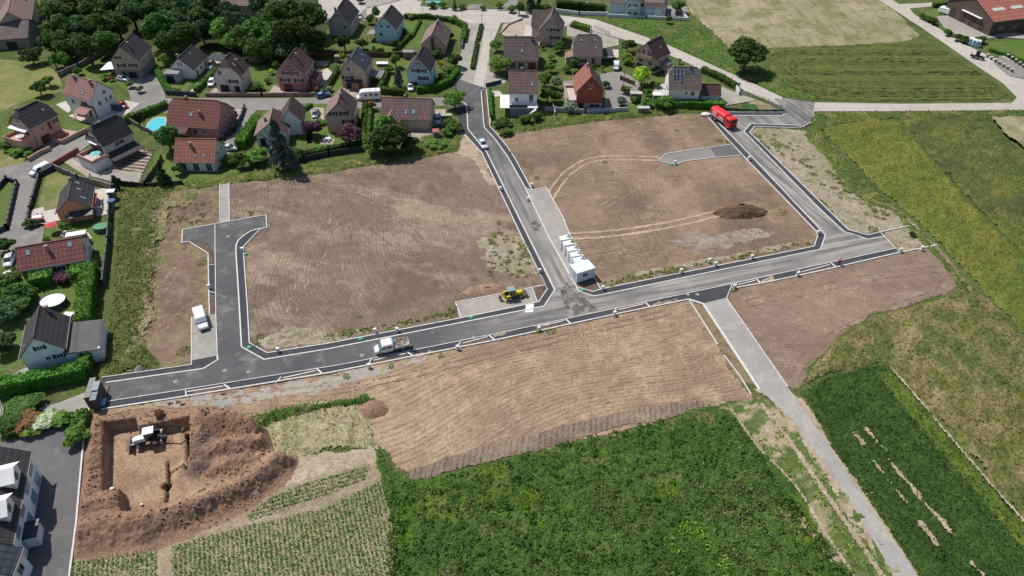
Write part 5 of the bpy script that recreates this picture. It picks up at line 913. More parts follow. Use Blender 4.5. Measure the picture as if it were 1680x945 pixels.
def ex_h4(r, W2, LY, he, hr, w_, LN, t):
    MB().box(W2 + .02, W2 + 2.6, -LY, LY + .2, 2.6, 2.8).build('terrace', M_WHITE, r)
    m = MB().box(W2 + 2.55, W2 + 2.62, -LY, LY - 2.6, 2.802, 3.7); m.build('railing', plain('smoked_glass', (0.08, 0.1, 0.12), .2, 0), r)
    MB().box(W2 + .02, W2 + 2.4, -LY + .3, LY, 0, 2.6).build('basement_wall', wallm((0.2, 0.2, 0.21)), r)
    MB().box(-1, W2 + 2.6, -LY - 2.6, -LY - .03, 2.55, 2.72).build('side_terrace', M_WHITE, r)
    for x in (0, W2 + 2.3): MB().box(x, x + .2, -LY - 2.5, -LY - 2.3, 0, 2.55).build('post', M_WHITE, r)
    m = MB()
    for i in range(8): m.box(W2 + 2.65, W2 + 3.7, LY - 3.6 + i * .42, LY - 3.18 + i * .42, 0, 2.6 - (7 - i) * .32)
    m.build('stairs', M_WHITE, r)
house((834, 153), (883, 153), 6.0, 1, 4.9, 42, WHITE, T_MIX, 'white house with mottled orange tiles and raised glass terrace', [('r', 2.2, 3.2, 1.2, 2.2, 'w', None), ('r', -2, .3, 1.6, 1.8), ('r', .8, .3, 1.6, 1.8), ('r', -1.8, 3.3, 1.0, 1.3), ('n', 0, 3.4, 1.2, 1.2), ('f', 0, 3.4, 1.2, 1.2)], sky=((1, .8, .4, .8, 1.2),), chim=((.45, -.1),), extras=ex_h4)
def ex_solar(r, W2, LY, he, hr, w_, LN, t):
    a = math.atan(t)
    def pan(name, yc, fz, sw, sh, cols, rows):
        m = MB(); mf = MB()
        def sp(u, v, o):
            x = w_ * (1 - fz) - v * math.cos(a) + o * math.sin(a); z = he + w_ * fz * t + v * math.sin(a) + o * math.cos(a); return (x, yc + u, z)
        def slab(mm, u0, u1, v0, v1, o0, o1):
            vs = [sp(u, v, o) for o in (o0, o1) for u, v in ((u0, v0), (u1, v0), (u1, v1), (u0, v1))]
            mm.add(vs, [(0, 3, 2, 1), (4, 5, 6, 7), (0, 1, 5, 4), (1, 2, 6, 5), (2, 3, 7, 6), (3, 0, 4, 7)])
        slab(mf, -sw / 2, sw / 2, -sh / 2, sh / 2, .05, .1); f = mf.build('solar_array', plain('array_frame', (0.35, 0.38, 0.42), .4, 0), r)
        cw, rh = sw / cols, sh / rows
        for i in range(cols):
            for j in range(rows): slab(m, -sw / 2 + i * cw + .07, -sw / 2 + (i + 1) * cw - .07, -sh / 2 + j * rh + .07, -sh / 2 + (j + 1) * rh - .07, .1, .12)
        m.build('solar_panel', M_PANEL, f)
    pan('a', -1.9, .68, 2.9, 2.9, 3, 2); pan('b', 1.2, .78, 2.6, 1.5, 3, 1); pan('c', -.9, .33, 1.0, 1.0, 1, 1)
house((1097, 146), (1151, 147), 5.0, 1, 4.8, 43, (0.62, 0.6, 0.57), T_TAUPE, 'white house with solar panels on its grey brown roof', [('r', .6, 3.2, .7, .9), ('r', 2.4, 2.9, 1.2, 1.3), ('r', -.5, 1.5, .8, .4), ('r', .3, .3, .6, 1.2), ('n', 0, 3, 1.2, 1.2), ('n', 2, 3, 1.2, 1.2), ('n', -2, 1, 1.2, 1.2)], hip=(1.4, 1.4), chim=((.65, .02),), extras=ex_solar, plinth=(1.6, (0.42, 0.52, 0.6)))
house((1151, 157), (1183.5, 157), 2.7, 1, 2.6, 42, WHITE, T_PURP, 'small white garage with purple brown tiles beside the solar roof house', [('r', -.6, 1.4, 1.0, .5), ('f', 0, 0, 2.4, 2.1, 'g')], chim=(), name='garage', cat='garage', group='garages')
house((358, 211), (272, 206), 3.0, -1, 5.7, 42, (0.40, 0.19, 0.19), T_RED, 'large house with deep red tiled roof beside the kidney-shaped pool', [('n', -1.6, 5.0, 1.0, 1.3, 'w', None), ('n', 1.6, 3.2, 1.0, 1.2), ('n', -.5, 3.0, 1.0, 1.2), ('n', 3.0, .9, 1.1, 1.2), ('l', -3, .6, 1.8, 1.8, 'w', None), ('l', .3, .6, 1.4, 1.6), ('l', 3, .8, 1.2, 1.3, 'w', None)], chim=((.7, .05), (.38, -.55)), hip=(1.4, 1.0), sky=((-1, .55, .45, 1.0, 1.1),),
      extras=lambda r, W2, LY, he, hr, w_, LN, t: lean(r, -W2 - 3.0, -W2 - .03, LY - 6, LY - 1.5, 2.3, 3.0, T_PURP, None, 'porch_roof'))
house((352, 266.6), (284.4, 266), 2.7, -1, 4.6, 41, (0.55, 0.56, 0.5), T_BRIGHT, 'low house with bright red tiles and white French windows', [('l', -3.2, .05, 1.5, 2.1, 'w', M_FRAME), ('l', 0, .05, 1.5, 2.1, 'w', M_FRAME), ('l', 3.2, .05, 1.5, 2.1, 'w', M_FRAME), ('n', 1.5, 2.7, .8, 1.1), ('n', -1.0, 2.7, .8, 1.1)], chim=((.6, -.35),), sky=((-1, .47, .28, .6, .9), (-1, .26, .28, .6, .9)))
house((706.8, 196.7), (624, 194), 3.5, -1, 4.5, 41, (0.45, 0.36, 0.29), T_BRIGHT, 'long low house with weathered red roof, cross gable and two skylights', [('l', -5.0, 1.0, 1.1, 1.2, 'w', M_SHUTD), ('l', -3.2, 1.1, .5, .7), ('l', -2.2, 1.1, .5, .7), ('l', -1.2, 1.1, .5, .7), ('n', 0, 1, 1.1, 1.2)], roof2=T_MIX, ratio=-1, sky=((-1, .5, .32, .8, 1.2), (-1, .35, .35, 1.0, 1.4)), chim=((.55, .1),),
      extras=lambda r, W2, LY, he, hr, w_, LN, t: (MB().loft([[(x, 1.5, 0), (x, 5.7, 0), (x, 5.7, 3.3), (x, 3.6, 5.4), (x, 1.5, 3.3)] for x in (-W2 - 2.2, -W2 + 2)]).build('dormer_wall', wallm(SALMON), r),
        [MB().add([(-W2 - 2.5, 3.6 + s * 2.4, 3.1), (-W2 + 2.2, 3.6 + s * 2.4, 3.1), (-W2 + 2.2, 3.6, 5.6), (-W2 - 2.5, 3.6, 5.6), (-W2 - 2.5, 3.6 + s * 2.4, 2.95), (-W2 + 2.2, 3.6 + s * 2.4, 2.95), (-W2 + 2.2, 3.6, 5.45), (-W2 - 2.5, 3.6, 5.45)], [(0, 1, 2, 3), (4, 7, 6, 5), (0, 4, 5, 1), (1, 5, 6, 2), (2, 6, 7, 3), (3, 7, 4, 0)]).build('dormer_roof', T_ROSE, r) for s in (-1, 1)]))
def ex_yel(r, W2, LY, he, hr, w_, LN, t):
    x0, x1 = 1.5, 8.0; y0, y1 = LY - 4.2, LY + 4.2; xm = (x0 + x1) / 2; z0, zr = 3.6, 7.6
    MB().loft([[(x0 + .3, y, 0), (x0 + .3, y, z0), (xm, y, zr - .25), (x1 - .3, y, z0), (x1 - .3, y, 0)] for y in (y0 + .3, y1 - .3)]).build('wing_wall', wallm(WHITE), r)
    for xa in (x0, x1):
        vs = [(xa, y0, z0), (xa, y1, z0), (xm, y1, zr), (xm, y0, zr)]; vs += [(a, b, c - .14) for a, b, c in vs]
        MB().add(vs, [(0, 1, 2, 3), (4, 7, 6, 5), (0, 4, 5, 1), (1, 5, 6, 2), (2, 6, 7, 3), (3, 7, 4, 0)]).build('wing_roof', T_BROWN, r)
house((417, 223), (424.5, 196), 3.0, -1, 4.3, 37, (0.5, 0.56, 0.56), T_ROSE, 'L-shaped house with brown roofs half hidden by the blue spruce', [('n', -2.5, 0, 1.4, 2.0, 'k'), ('n', 1.5, 1, 1.2, 1.2), ('l', 0, 1, 1.2, 1.2)], roof2=T_BROWN, chim=((.35, -.3),), extras=ex_yel)
house((581.6, 190), (587, 164.5), 5.0, 1, 3.95, 44, ROSE, T_ROSE, 'rose house with steep brown roof and four dark shuttered windows beside the motorhome', [('n', -1.6, 5.0, 1.2, 1.2, 'w', M_SHUTD), ('n', 1.2, 5.0, 1.2, 1.2, 'w', M_SHUTD), ('n', 2.0, 2.6, 1.6, 1.2, 'w', M_SHUTD), ('n', -.4, .9, 1.6, .4), ('r', -2, 2.6, 1, 1.2), ('r', 2, 2.6, 1, 1.2)], roof2=T_BROWN, plinth=(1.7, SALMON), chim=((.5, .1),))
def ex_or(r, W2, LY, he, hr, w_, LN, t):
    lean(r, -1.0, W2 + .6, -LY - 2.0, -LY - .03, 2.3, 2.8, T_METAL, None, 'pergola_roof', 'y')
    MB().box(W2 + .1, W2 + .9, -2.2, 2.6, 2.3, 2.42).build('awning', plain('red_canvas', (0.35, 0.06, 0.04), .8), r)
house((149.8, 341), (155.4, 305.5), 3.0, 1, 3.7, 40, (0.55, 0.27, 0.14), T_DARK, 'orange house with dark steep roof beside the red parasols', [('n', -1.8, 1, 1.0, 1.2), ('r', -2.5, .1, 1.6, 2.0), ('r', 1.0, .1, 1.6, 2.0), ('l', 0, 1, 1.2, 1.2)], sky=((1, .3, .4, .6, 1.4), (1, .85, .75, .7, 1.0), (1, .6, .65, .7, 1.0)), roof2=T_DARK, chim=((.9, -.1),), extras=ex_or)
house((140.5, 425), (29, 445), 2.9, -1, 4.1, 36, (0.58, 0.55, 0.55), T_RED, 'long white bungalow with red tiled roof, two skylights and brown shutters', [('n', -1.2, 3.0, .8, 1.3, 'w', M_SHUTD), ('n', 1.5, 1, 1, 1.2, 'w', None), ('l', -4.6, .1, 1.4, 2.0, 'w', M_SHUT), ('l', -1.2, 1.0, 1.0, .9, 'w', None), ('l', 1.2, .9, 1.6, 1.2, 'w', M_SHUTD), ('l', 3.8, .9, 1.6, 1.2, 'w', M_SHUTD), ('l', -3.0, 0, .9, 2.0, 'd')], sky=((-1, .2, .75, .9, 1.2), (-1, .82, .7, .9, 1.2)), chim=((.53, -.35),))
def ex_wll(r, W2, LY, he, hr, w_, LN, t):
    x0, x1 = W2 + .02, W2 + 5.8; y0, y1 = -LY - .8, LY - .7
    MB().box(x0, x1 - .3, y0 + .3, y1 - .3, 0, 2.9).build('garage_wall', wallm((0.52, 0.6, 0.68)), r)
    vs = [(x0 - .1, y0, 3.9), (x1, y0, 3.0), (x1, y1, 3.0), (x0 - .1, y1, 3.9)]; vs += [(a, b, c - .15) for a, b, c in vs]
    MB().add(vs, [(0, 1, 2, 3), (4, 7, 6, 5), (0, 4, 5, 1), (1, 5, 6, 2), (2, 6, 7, 3), (3, 7, 4, 0)]).build('garage_roof', tile_mat('ash_tiles', (0.13, 0.12, 0.12), (0.1, 0.095, 0.097)), r)
    MB().box(x0 + 2.5, x0 + 3.4, y0 + .26, y0 + .29, 1.6, 2.0).build('garage_window', M_GLASS, r)
    MB().box(x0, x1 - .35, y0 + .35, y0 + .8, 2.9, 3.1).build('garage_fascia', M_WHITE, r)
house((107.5, 572), (115, 519), 4.5, 1, 3.7, 46, (0.55, 0.64, 0.72), T_DARK, 'white house with dark rib-tiled roof beside the round covered pool', [('n', 0, 5.2, 1.0, .9, 'w', M_SHUTD), ('n', .4, 2.6, .9, .9, 'w', None), ('n', 2.2, 2.5, 1.1, 1.0, 'w', M_SHUTD), ('r', 3.5, 1, 1, 1.2), ('l', -1.5, 2, .9, 1.2)], roof2=T_DARK, chim=((.93, .3),), sky=((-1, .2, .3, .7, .9),), extras=ex_wll)
# farm buildings, top left
house((46, 62), (-40, 68), 3.4, -1, 6.5, 30, (0.22, 0.2, 0.18), T_TAUPE, 'old farm shed with dark sagging tiled roof at the top left corner', [('l', -4, 0, 3.4, 2.6, 'k'), ('l', 2, 0, 3, 2.4, 'k')], chim=(), name='farm_shed', cat='barn', group='farm buildings', gutter=False)
house((50, 38), (58, -12), 5.6, 1, 5.0, 42, (0.38, 0.33, 0.28), T_ROSE, 'tall farmhouse with faded rose tiles and blind grey gable behind the shed', [('n', 0, 3, 1, 1.2)], chim=(), name='farmhouse', cat='farmhouse', group='farm buildings')
house((38, 24), (-60, 28), 4.2, -1, 5.5, 35, (0.38, 0.33, 0.28), T_ROSE, 'long farm wing with pale rose tiles, cut by the left edge', [], chim=(), name='farmhouse', cat='farmhouse', group='farm buildings')
house((238, 8), (190, 10), 3.0, -1, 3.0, 12, (0.5, 0.5, 0.5), T_GREY, 'low grey roofed outbuilding beside the small round pool', [('l', 0, 0, 2, 2, 'k')], chim=(), name='outbuilding', cat='outbuilding', group=None)
house((415, 10), (336, 6), 4.5, -1, 5.0, 40, (0.4, 0.35, 0.3), T_ROSE, 'village house with pale rose roof glimpsed between the tree tops', [], chim=())
house((470, 8), (450, -20), 4.0, -1, 4.0, 40, (0.45, 0.4, 0.35), T_TAUPE, 'brown roofed house partly behind the tree crowns at the top', [], chim=())
# light blue villa at the top
def ex_villa(r, W2, LY, he, hr, w_, LN, t):
    MB().box(-W2 - 5.6, -W2 - .02, -LY + 1, LY, 0, 4.2).build('wing_wall', wallm((0.42, 0.50, 0.56)), r)
    MB().box(-W2 - 6, -W2 - .02, -LY + .6, LY + .4, 4.202, 5.2, top=.7).build('wing_roof', T_TAUPE, r)
    MB().box(W2 + .02, W2 + 9, -LY + 2.5, LY, 0, 3.2).build('wing_wall', wallm((0.42, 0.50, 0.56)), r)
    MB().box(W2 + .02, W2 + 9.4, -LY + 2.1, LY + .4, 3.202, 4.4, top=.75).build('wing_roof', T_TAUPE, r)
    for x in (W2 + 3, W2 + 6.4): MB().box(x - 1.2, x + 1.2, -LY + 2.45, -LY + 2.5, .1, 2.3).build('garage_door', M_WHITE, r)
    balcony(r, -1.2, 1.4, -LY, 3.0, .8, M_WHITE)
house((1053, 6), (1056, -12), 5.0, 1, 3.0, 42, (0.42, 0.50, 0.56), T_TAUPE, 'light blue villa behind the low white wall at the top', [('n', -1.2, 3.1, .9, 1.5), ('n', 1.0, 3.1, .9, 1.5), ('n', -1, .5, 1.2, 1.4), ('n', 1.2, .5, 1.2, 1.4)], chim=(), extras=ex_villa)
# red roofed hangar, top right
def ex_hang(r, W2, LY, he, hr, w_, LN, t):
    a = math.atan(t)
    for k in range(4):
        m = MB(); y = -LY + 5 + k * 7.5
        def sp(u, v, o): 
            x = w_ * .55 - v * math.cos(a) + o * math.sin(a); z = he + w_ * .45 * t + v * math.sin(a) + o * math.cos(a); return (x, y + u, z)
        vs = [sp(u, v, o) for o in (.02, .1) for u, v in ((-2.4, -.7), (2.4, -.7), (2.4, .7), (-2.4, .7))]
        MB().add(vs, [(0, 3, 2, 1), (4, 5, 6, 7), (0, 1, 5, 4), (1, 2, 6, 5), (2, 3, 7, 6), (3, 0, 4, 7)]).build('rooflight', plain('rooflight', (0.6, 0.58, 0.55), .4, .05), r)
    MB().box(-3, 6, -LY - .9, -LY - .02, 4.2, 4.35).build('canopy', M_WHITE, r)
    m = MB()
    for u in (-7, -2.5, 2, 6.5): m.box(u - .9, u + 1.1, -LY - .06, -LY - .01, .1, 3.4)
    m.build('sliding_door', plain('hangar_door', (0.06, 0.045, 0.04), .6), r)
    for k in range(5): MB().box(W2, W2 + .06, -LY + 3 + k * 6, -LY + 5.4 + k * 6, 1.6, 2.8).build('window', plain('dull_glass', (0.13, 0.13, 0.13), .3, 0), r)
C0 = P(1631, 36, 5)
house((1631, 36), (1760, 20), 5.0, 1, 11.0, 22, (0.085, 0.06, 0.05), T_BARN, 'large dark hangar with red panel roof and pale rooflights', [], chim=(), name='hangar', cat='hangar', group=None, extras=ex_hang)
# flats, bottom left
def ex_flats(r, W2, LY, he, hr, w_, LN, t):
    for k, y in enumerate((2.6, -3.0)):
        zb = he + 1.2
        MB().loft([[(W2 - 3.4, y - 1.6, zb - .9), (W2 - 3.4, y + 1.6, zb - .9), (W2 - 3.4, y + 1.6, zb + 1.2), (W2 - 3.4, y, zb + 2.2), (W2 - 3.4, y - 1.6, zb + 1.2)], [(W2 - .2, y - 1.6, zb - .9), (W2 - .2, y + 1.6, zb - .9), (W2 - .2, y + 1.6, zb + 1.2), (W2 - .2, y, zb + 2.2), (W2 - .2, y - 1.6, zb + 1.2)]]).build('dormer', wallm((0.62, 0.68, 0.7)), r)
        for s in (-1, 1):
            vs = [(W2 - 5.4, y, zb + 2.32), (W2 + .2, y, zb + 2.32), (W2 + .2, y + s * 2.0, zb + 1.05), (W2 - 3.4, y + s * 2.0, zb + 1.05)]; vs += [(a, b, c - .1) for a, b, c in vs]
            MB().add(vs, [(0, 1, 2, 3), (4, 7, 6, 5), (0, 4, 5, 1), (1, 5, 6, 2), (2, 6, 7, 3), (3, 7, 4, 0)]).build('dormer_roof', M_WHITE, r)
        MB().box(W2 - .2, W2 - .15, y - .5, y + .5, zb - .2, zb + .9).build('dormer_window', M_GLASS, r)
    for y in (5.9, 2.6, -1.5, -5.0, -8.5):
        f = MB().box(W2, W2 + .05, y - 1.1, y + 1.1, 3.0, 4.9).build('window', M_FRAME, r); MB().box(W2 + .04, W2 + .07, y - 1.0, y + 1.0, 3.1, 4.8).build('pane', plain('blue_glass', (0.2, 0.3, 0.42), .15, 0, spec=.7), f)
        f = MB().box(W2, W2 + .05, y - 1.1, y + 1.1, .3, 2.3).build('window', M_FRAME, r); MB().box(W2 + .04, W2 + .07, y - 1.0, y + 1.0, .4, 2.2).build('pane', plain('blue_glass', (0.2, 0.3, 0.42), .15, 0, spec=.7), f)
    MB().box(W2 + .02, W2 + 1.9, -5.6, -2.6, 2.3, 2.5).build('entrance_canopy', T_METAL, r); MB().box(W2 + .02, W2 + 1.7, -5.4, -2.8, 0, 2.298).build('entrance_porch', wallm((0.5, 0.55, 0.58)), r)
house((51.6, 741), (24, 880), 5.2, -1, 6.5, 38, (0.6, 0.66, 0.66), T_DARK, 'long pale block of flats with dark roof and white dormers at the lower left corner', [], chim=(), name='apartment_block', cat='apartment block', group=None, extras=None) if False else None
def flats():
    C = P(24, 890, 5.2); D = P(51.6, 741, 5.2); 
    r = house((21, 893), (51.6, 741), 5.2, 1, 6.5, 40, (0.6, 0.66, 0.66), T_DARK, 'long pale block of flats with dark roof and white dormers at the lower left corner', [], chim=(), name='apartment_block', cat='apartment block', group=None, extras=ex_flats)
    return r
flats()
h = house((20, 945), (38, 898), 4.6, 1, 4.5, 34, (0.6, 0.66, 0.68), T_METAL, 'white end wing of the flats with blue metal roof at the bottom left', [('n', 1, 2, 1.2, 1.2), ('r', 0, 2, 1.4, 1.4)], chim=(), name='apartment_wing', cat='building', group=None)
# ================================================================= VEGETATION
def crown_mesh(name, seed, n=1500, q=0.10, lobes=13, flat=0.8, conic=False):
    rs = np.random.RandomState(seed); cs = []
    if conic:
        for k in range(26):
            z = rs.uniform(-0.95, 0.95); rr = (1 - (z + 1) / 2) * 0.75 + 0.06; a = rs.uniform(0, 6.28)
            cs.append((rr * .6 * math.cos(a), rr * .6 * math.sin(a), z, rr * .62))
    else:
        for k in range(lobes):
            v = rs.normal(size=3); v /= np.linalg.norm(v); v *= rs.uniform(.2, .66); v[2] *= flat
            cs.append((v[0], v[1], v[2], rs.uniform(.24, .42)))
        cs.append((0, 0, 0, .5))
    cs = np.array(cs); k = rs.randint(0, len(cs), n); c = cs[k]
    d = rs.normal(size=(n, 3)); d[:, 2] = np.abs(d[:, 2]) * .9 + d[:, 2] * .35; d /= np.linalg.norm(d, axis=1)[:, None]
    rad = c[:, 3] * (0.72 + 0.36 * rs.rand(n) ** .6); p = c[:, :3] + d * rad[:, None]
    nr = d + rs.normal(size=(n, 3)) * .55; nr /= np.linalg.norm(nr, axis=1)[:, None]
    a = np.cross(nr, rs.normal(size=(n, 3))); a /= np.linalg.norm(a, axis=1)[:, None]; b = np.cross(nr, a)
    s = q * rs.uniform(.55, 1.25, n)[:, None]
    V = np.stack([p - a * s - b * s * .7, p + a * s * .8 - b * s, p + a * s + b * s * .8, p - a * s * .7 + b * s], 1).reshape(-1, 3)
    F = np.arange(4 * n).reshape(n, 4)
    me = bpy.data.meshes.new(name); me.vertices.add(4 * n); me.vertices.foreach_set('co', V.astype(np.float32).ravel())
    me.loops.add(4 * n); me.loops.foreach_set('vertex_index', F.astype(np.int32).ravel()); me.polygons.add(n)
    me.polygons.foreach_set('loop_start', np.arange(0, 4 * n, 4, dtype=np.int32)); me.update(calc_edges=True)
    return me
m_bark = plain('bark', (0.09, 0.065, 0.045), 0.9, 0.2)
def trunk_mesh():
    m = MB(); m.tube((0, 0, 0), (0.02, 0, .45), .045, .03, 8)
    for k in range(6):
        a = k * 1.05; m.tube((0, 0, .3 + .03 * k), (.3 * math.cos(a), .3 * math.sin(a), .55 + .05 * k), .018, .006, 5)
    m.tube((0.02, 0, .45), (0, 0.03, .85), .028, .008, 6)
    me = bpy.data.meshes.new('trunk'); me.from_pydata(m.v, [], m.f); me.materials.append(m_bark); return me
TRUNK = trunk_mesh()
BIG = [crown_mesh('crown', 11 + i, 4200, .062, 30) for i in range(4)]; MIDC = [crown_mesh('crown', 31 + i, 1300, .105, 13) for i in range(4)]; SM = [crown_mesh('crown', 51 + i, 420, .16, 9) for i in range(4)]
CON = [crown_mesh('crown', 71 + i, 2000, .075, conic=True) for i in range(2)]
cnt = [0]
def tree(px, py, r, h, col, label, cat='tree', name='broadleaf_tree', group=None, conic=False, bush=False):
    cnt[0] += 1; i = cnt[0]; zc = h * (.5 if bush or conic else .56); c = P(px, py, zc)
    root = empty(name, (c.x, c.y, 0), (i * 2.39) % 6.28, label, cat, group)
    me = CON[i % 2] if conic else (BIG if r > 3.6 else MIDC if r > 1.7 else SM)[i % 4]
    cr = bpy.data.objects.new('crown' if not bush else 'foliage', me); COL.objects.link(cr); cr.parent = root
    if not me.materials: me.materials.append(LF['mid'])
    cr.material_slots[0].link = 'OBJECT'; cr.material_slots[0].material = LF[col]
    hz = h * (.5 if bush or conic else .47)
    cr.location = (0, 0, h - hz * 1.02 if not (bush or conic) else h * .5); cr.scale = (r, r * (0.9 + .2 * ((i * 37) % 10) / 10), hz)
    if not bush or h > 1.6:
        tk = bpy.data.objects.new('trunk', TRUNK); COL.objects.link(tk); tk.parent = root; k = max(h, 1); tk.scale = (k * .9, k * .9, k)
    return root
WG = 'trees of the dense wood'; WL = 'broadleaf tree crowded in the dense dark wood behind the upper left houses'
rs = random.Random(3)
for (x, y, r) in [(88, 12, 5.5), (118, 6, 5), (150, 12, 5.5), (182, 2, 4.5), (214, 12, 5), (98, 42, 5.5), (128, 40, 5.5), (158, 40, 5), (190, 32, 4.8), (108, 66, 4.5), (140, 70, 4.5), (170, 62, 4), (82, 60, 4.2), (246, 16, 5), (272, 8, 5), (258, 40, 5), (284, 30, 5), (306, 12, 4.6), (330, 22, 4.6), (300, 52, 5), (270, 62, 3.8), (330, 46, 4.6), (372, 14, 5), (366, 44, 4.2), (392, 32, 5.5), (400, 60, 4.6), (424, 46, 5.4), (378, 62, 3.4), (418, 72, 4), (446, 26, 5.5), (476, 16, 6), (452, 54, 5), (484, 48, 6), (510, 22, 5.5), (512, 58, 4.6), (440, 76, 3.6), (468, 76, 4), (500, 80, 3.6), (344, 2, 4), (424, 0, 4.5), (240, -8, 5), (290, -10, 5), (150, -14, 5), (110, -16, 5)]:
    r *= 1.16; tree(x, y + 4, r, r * 1.9 + rs.uniform(-1, 2), rs.choice(['dark', 'dark', 'mid', 'needle', 'dark']), WL, group=WG)
TG = 'garden trees and bushes'
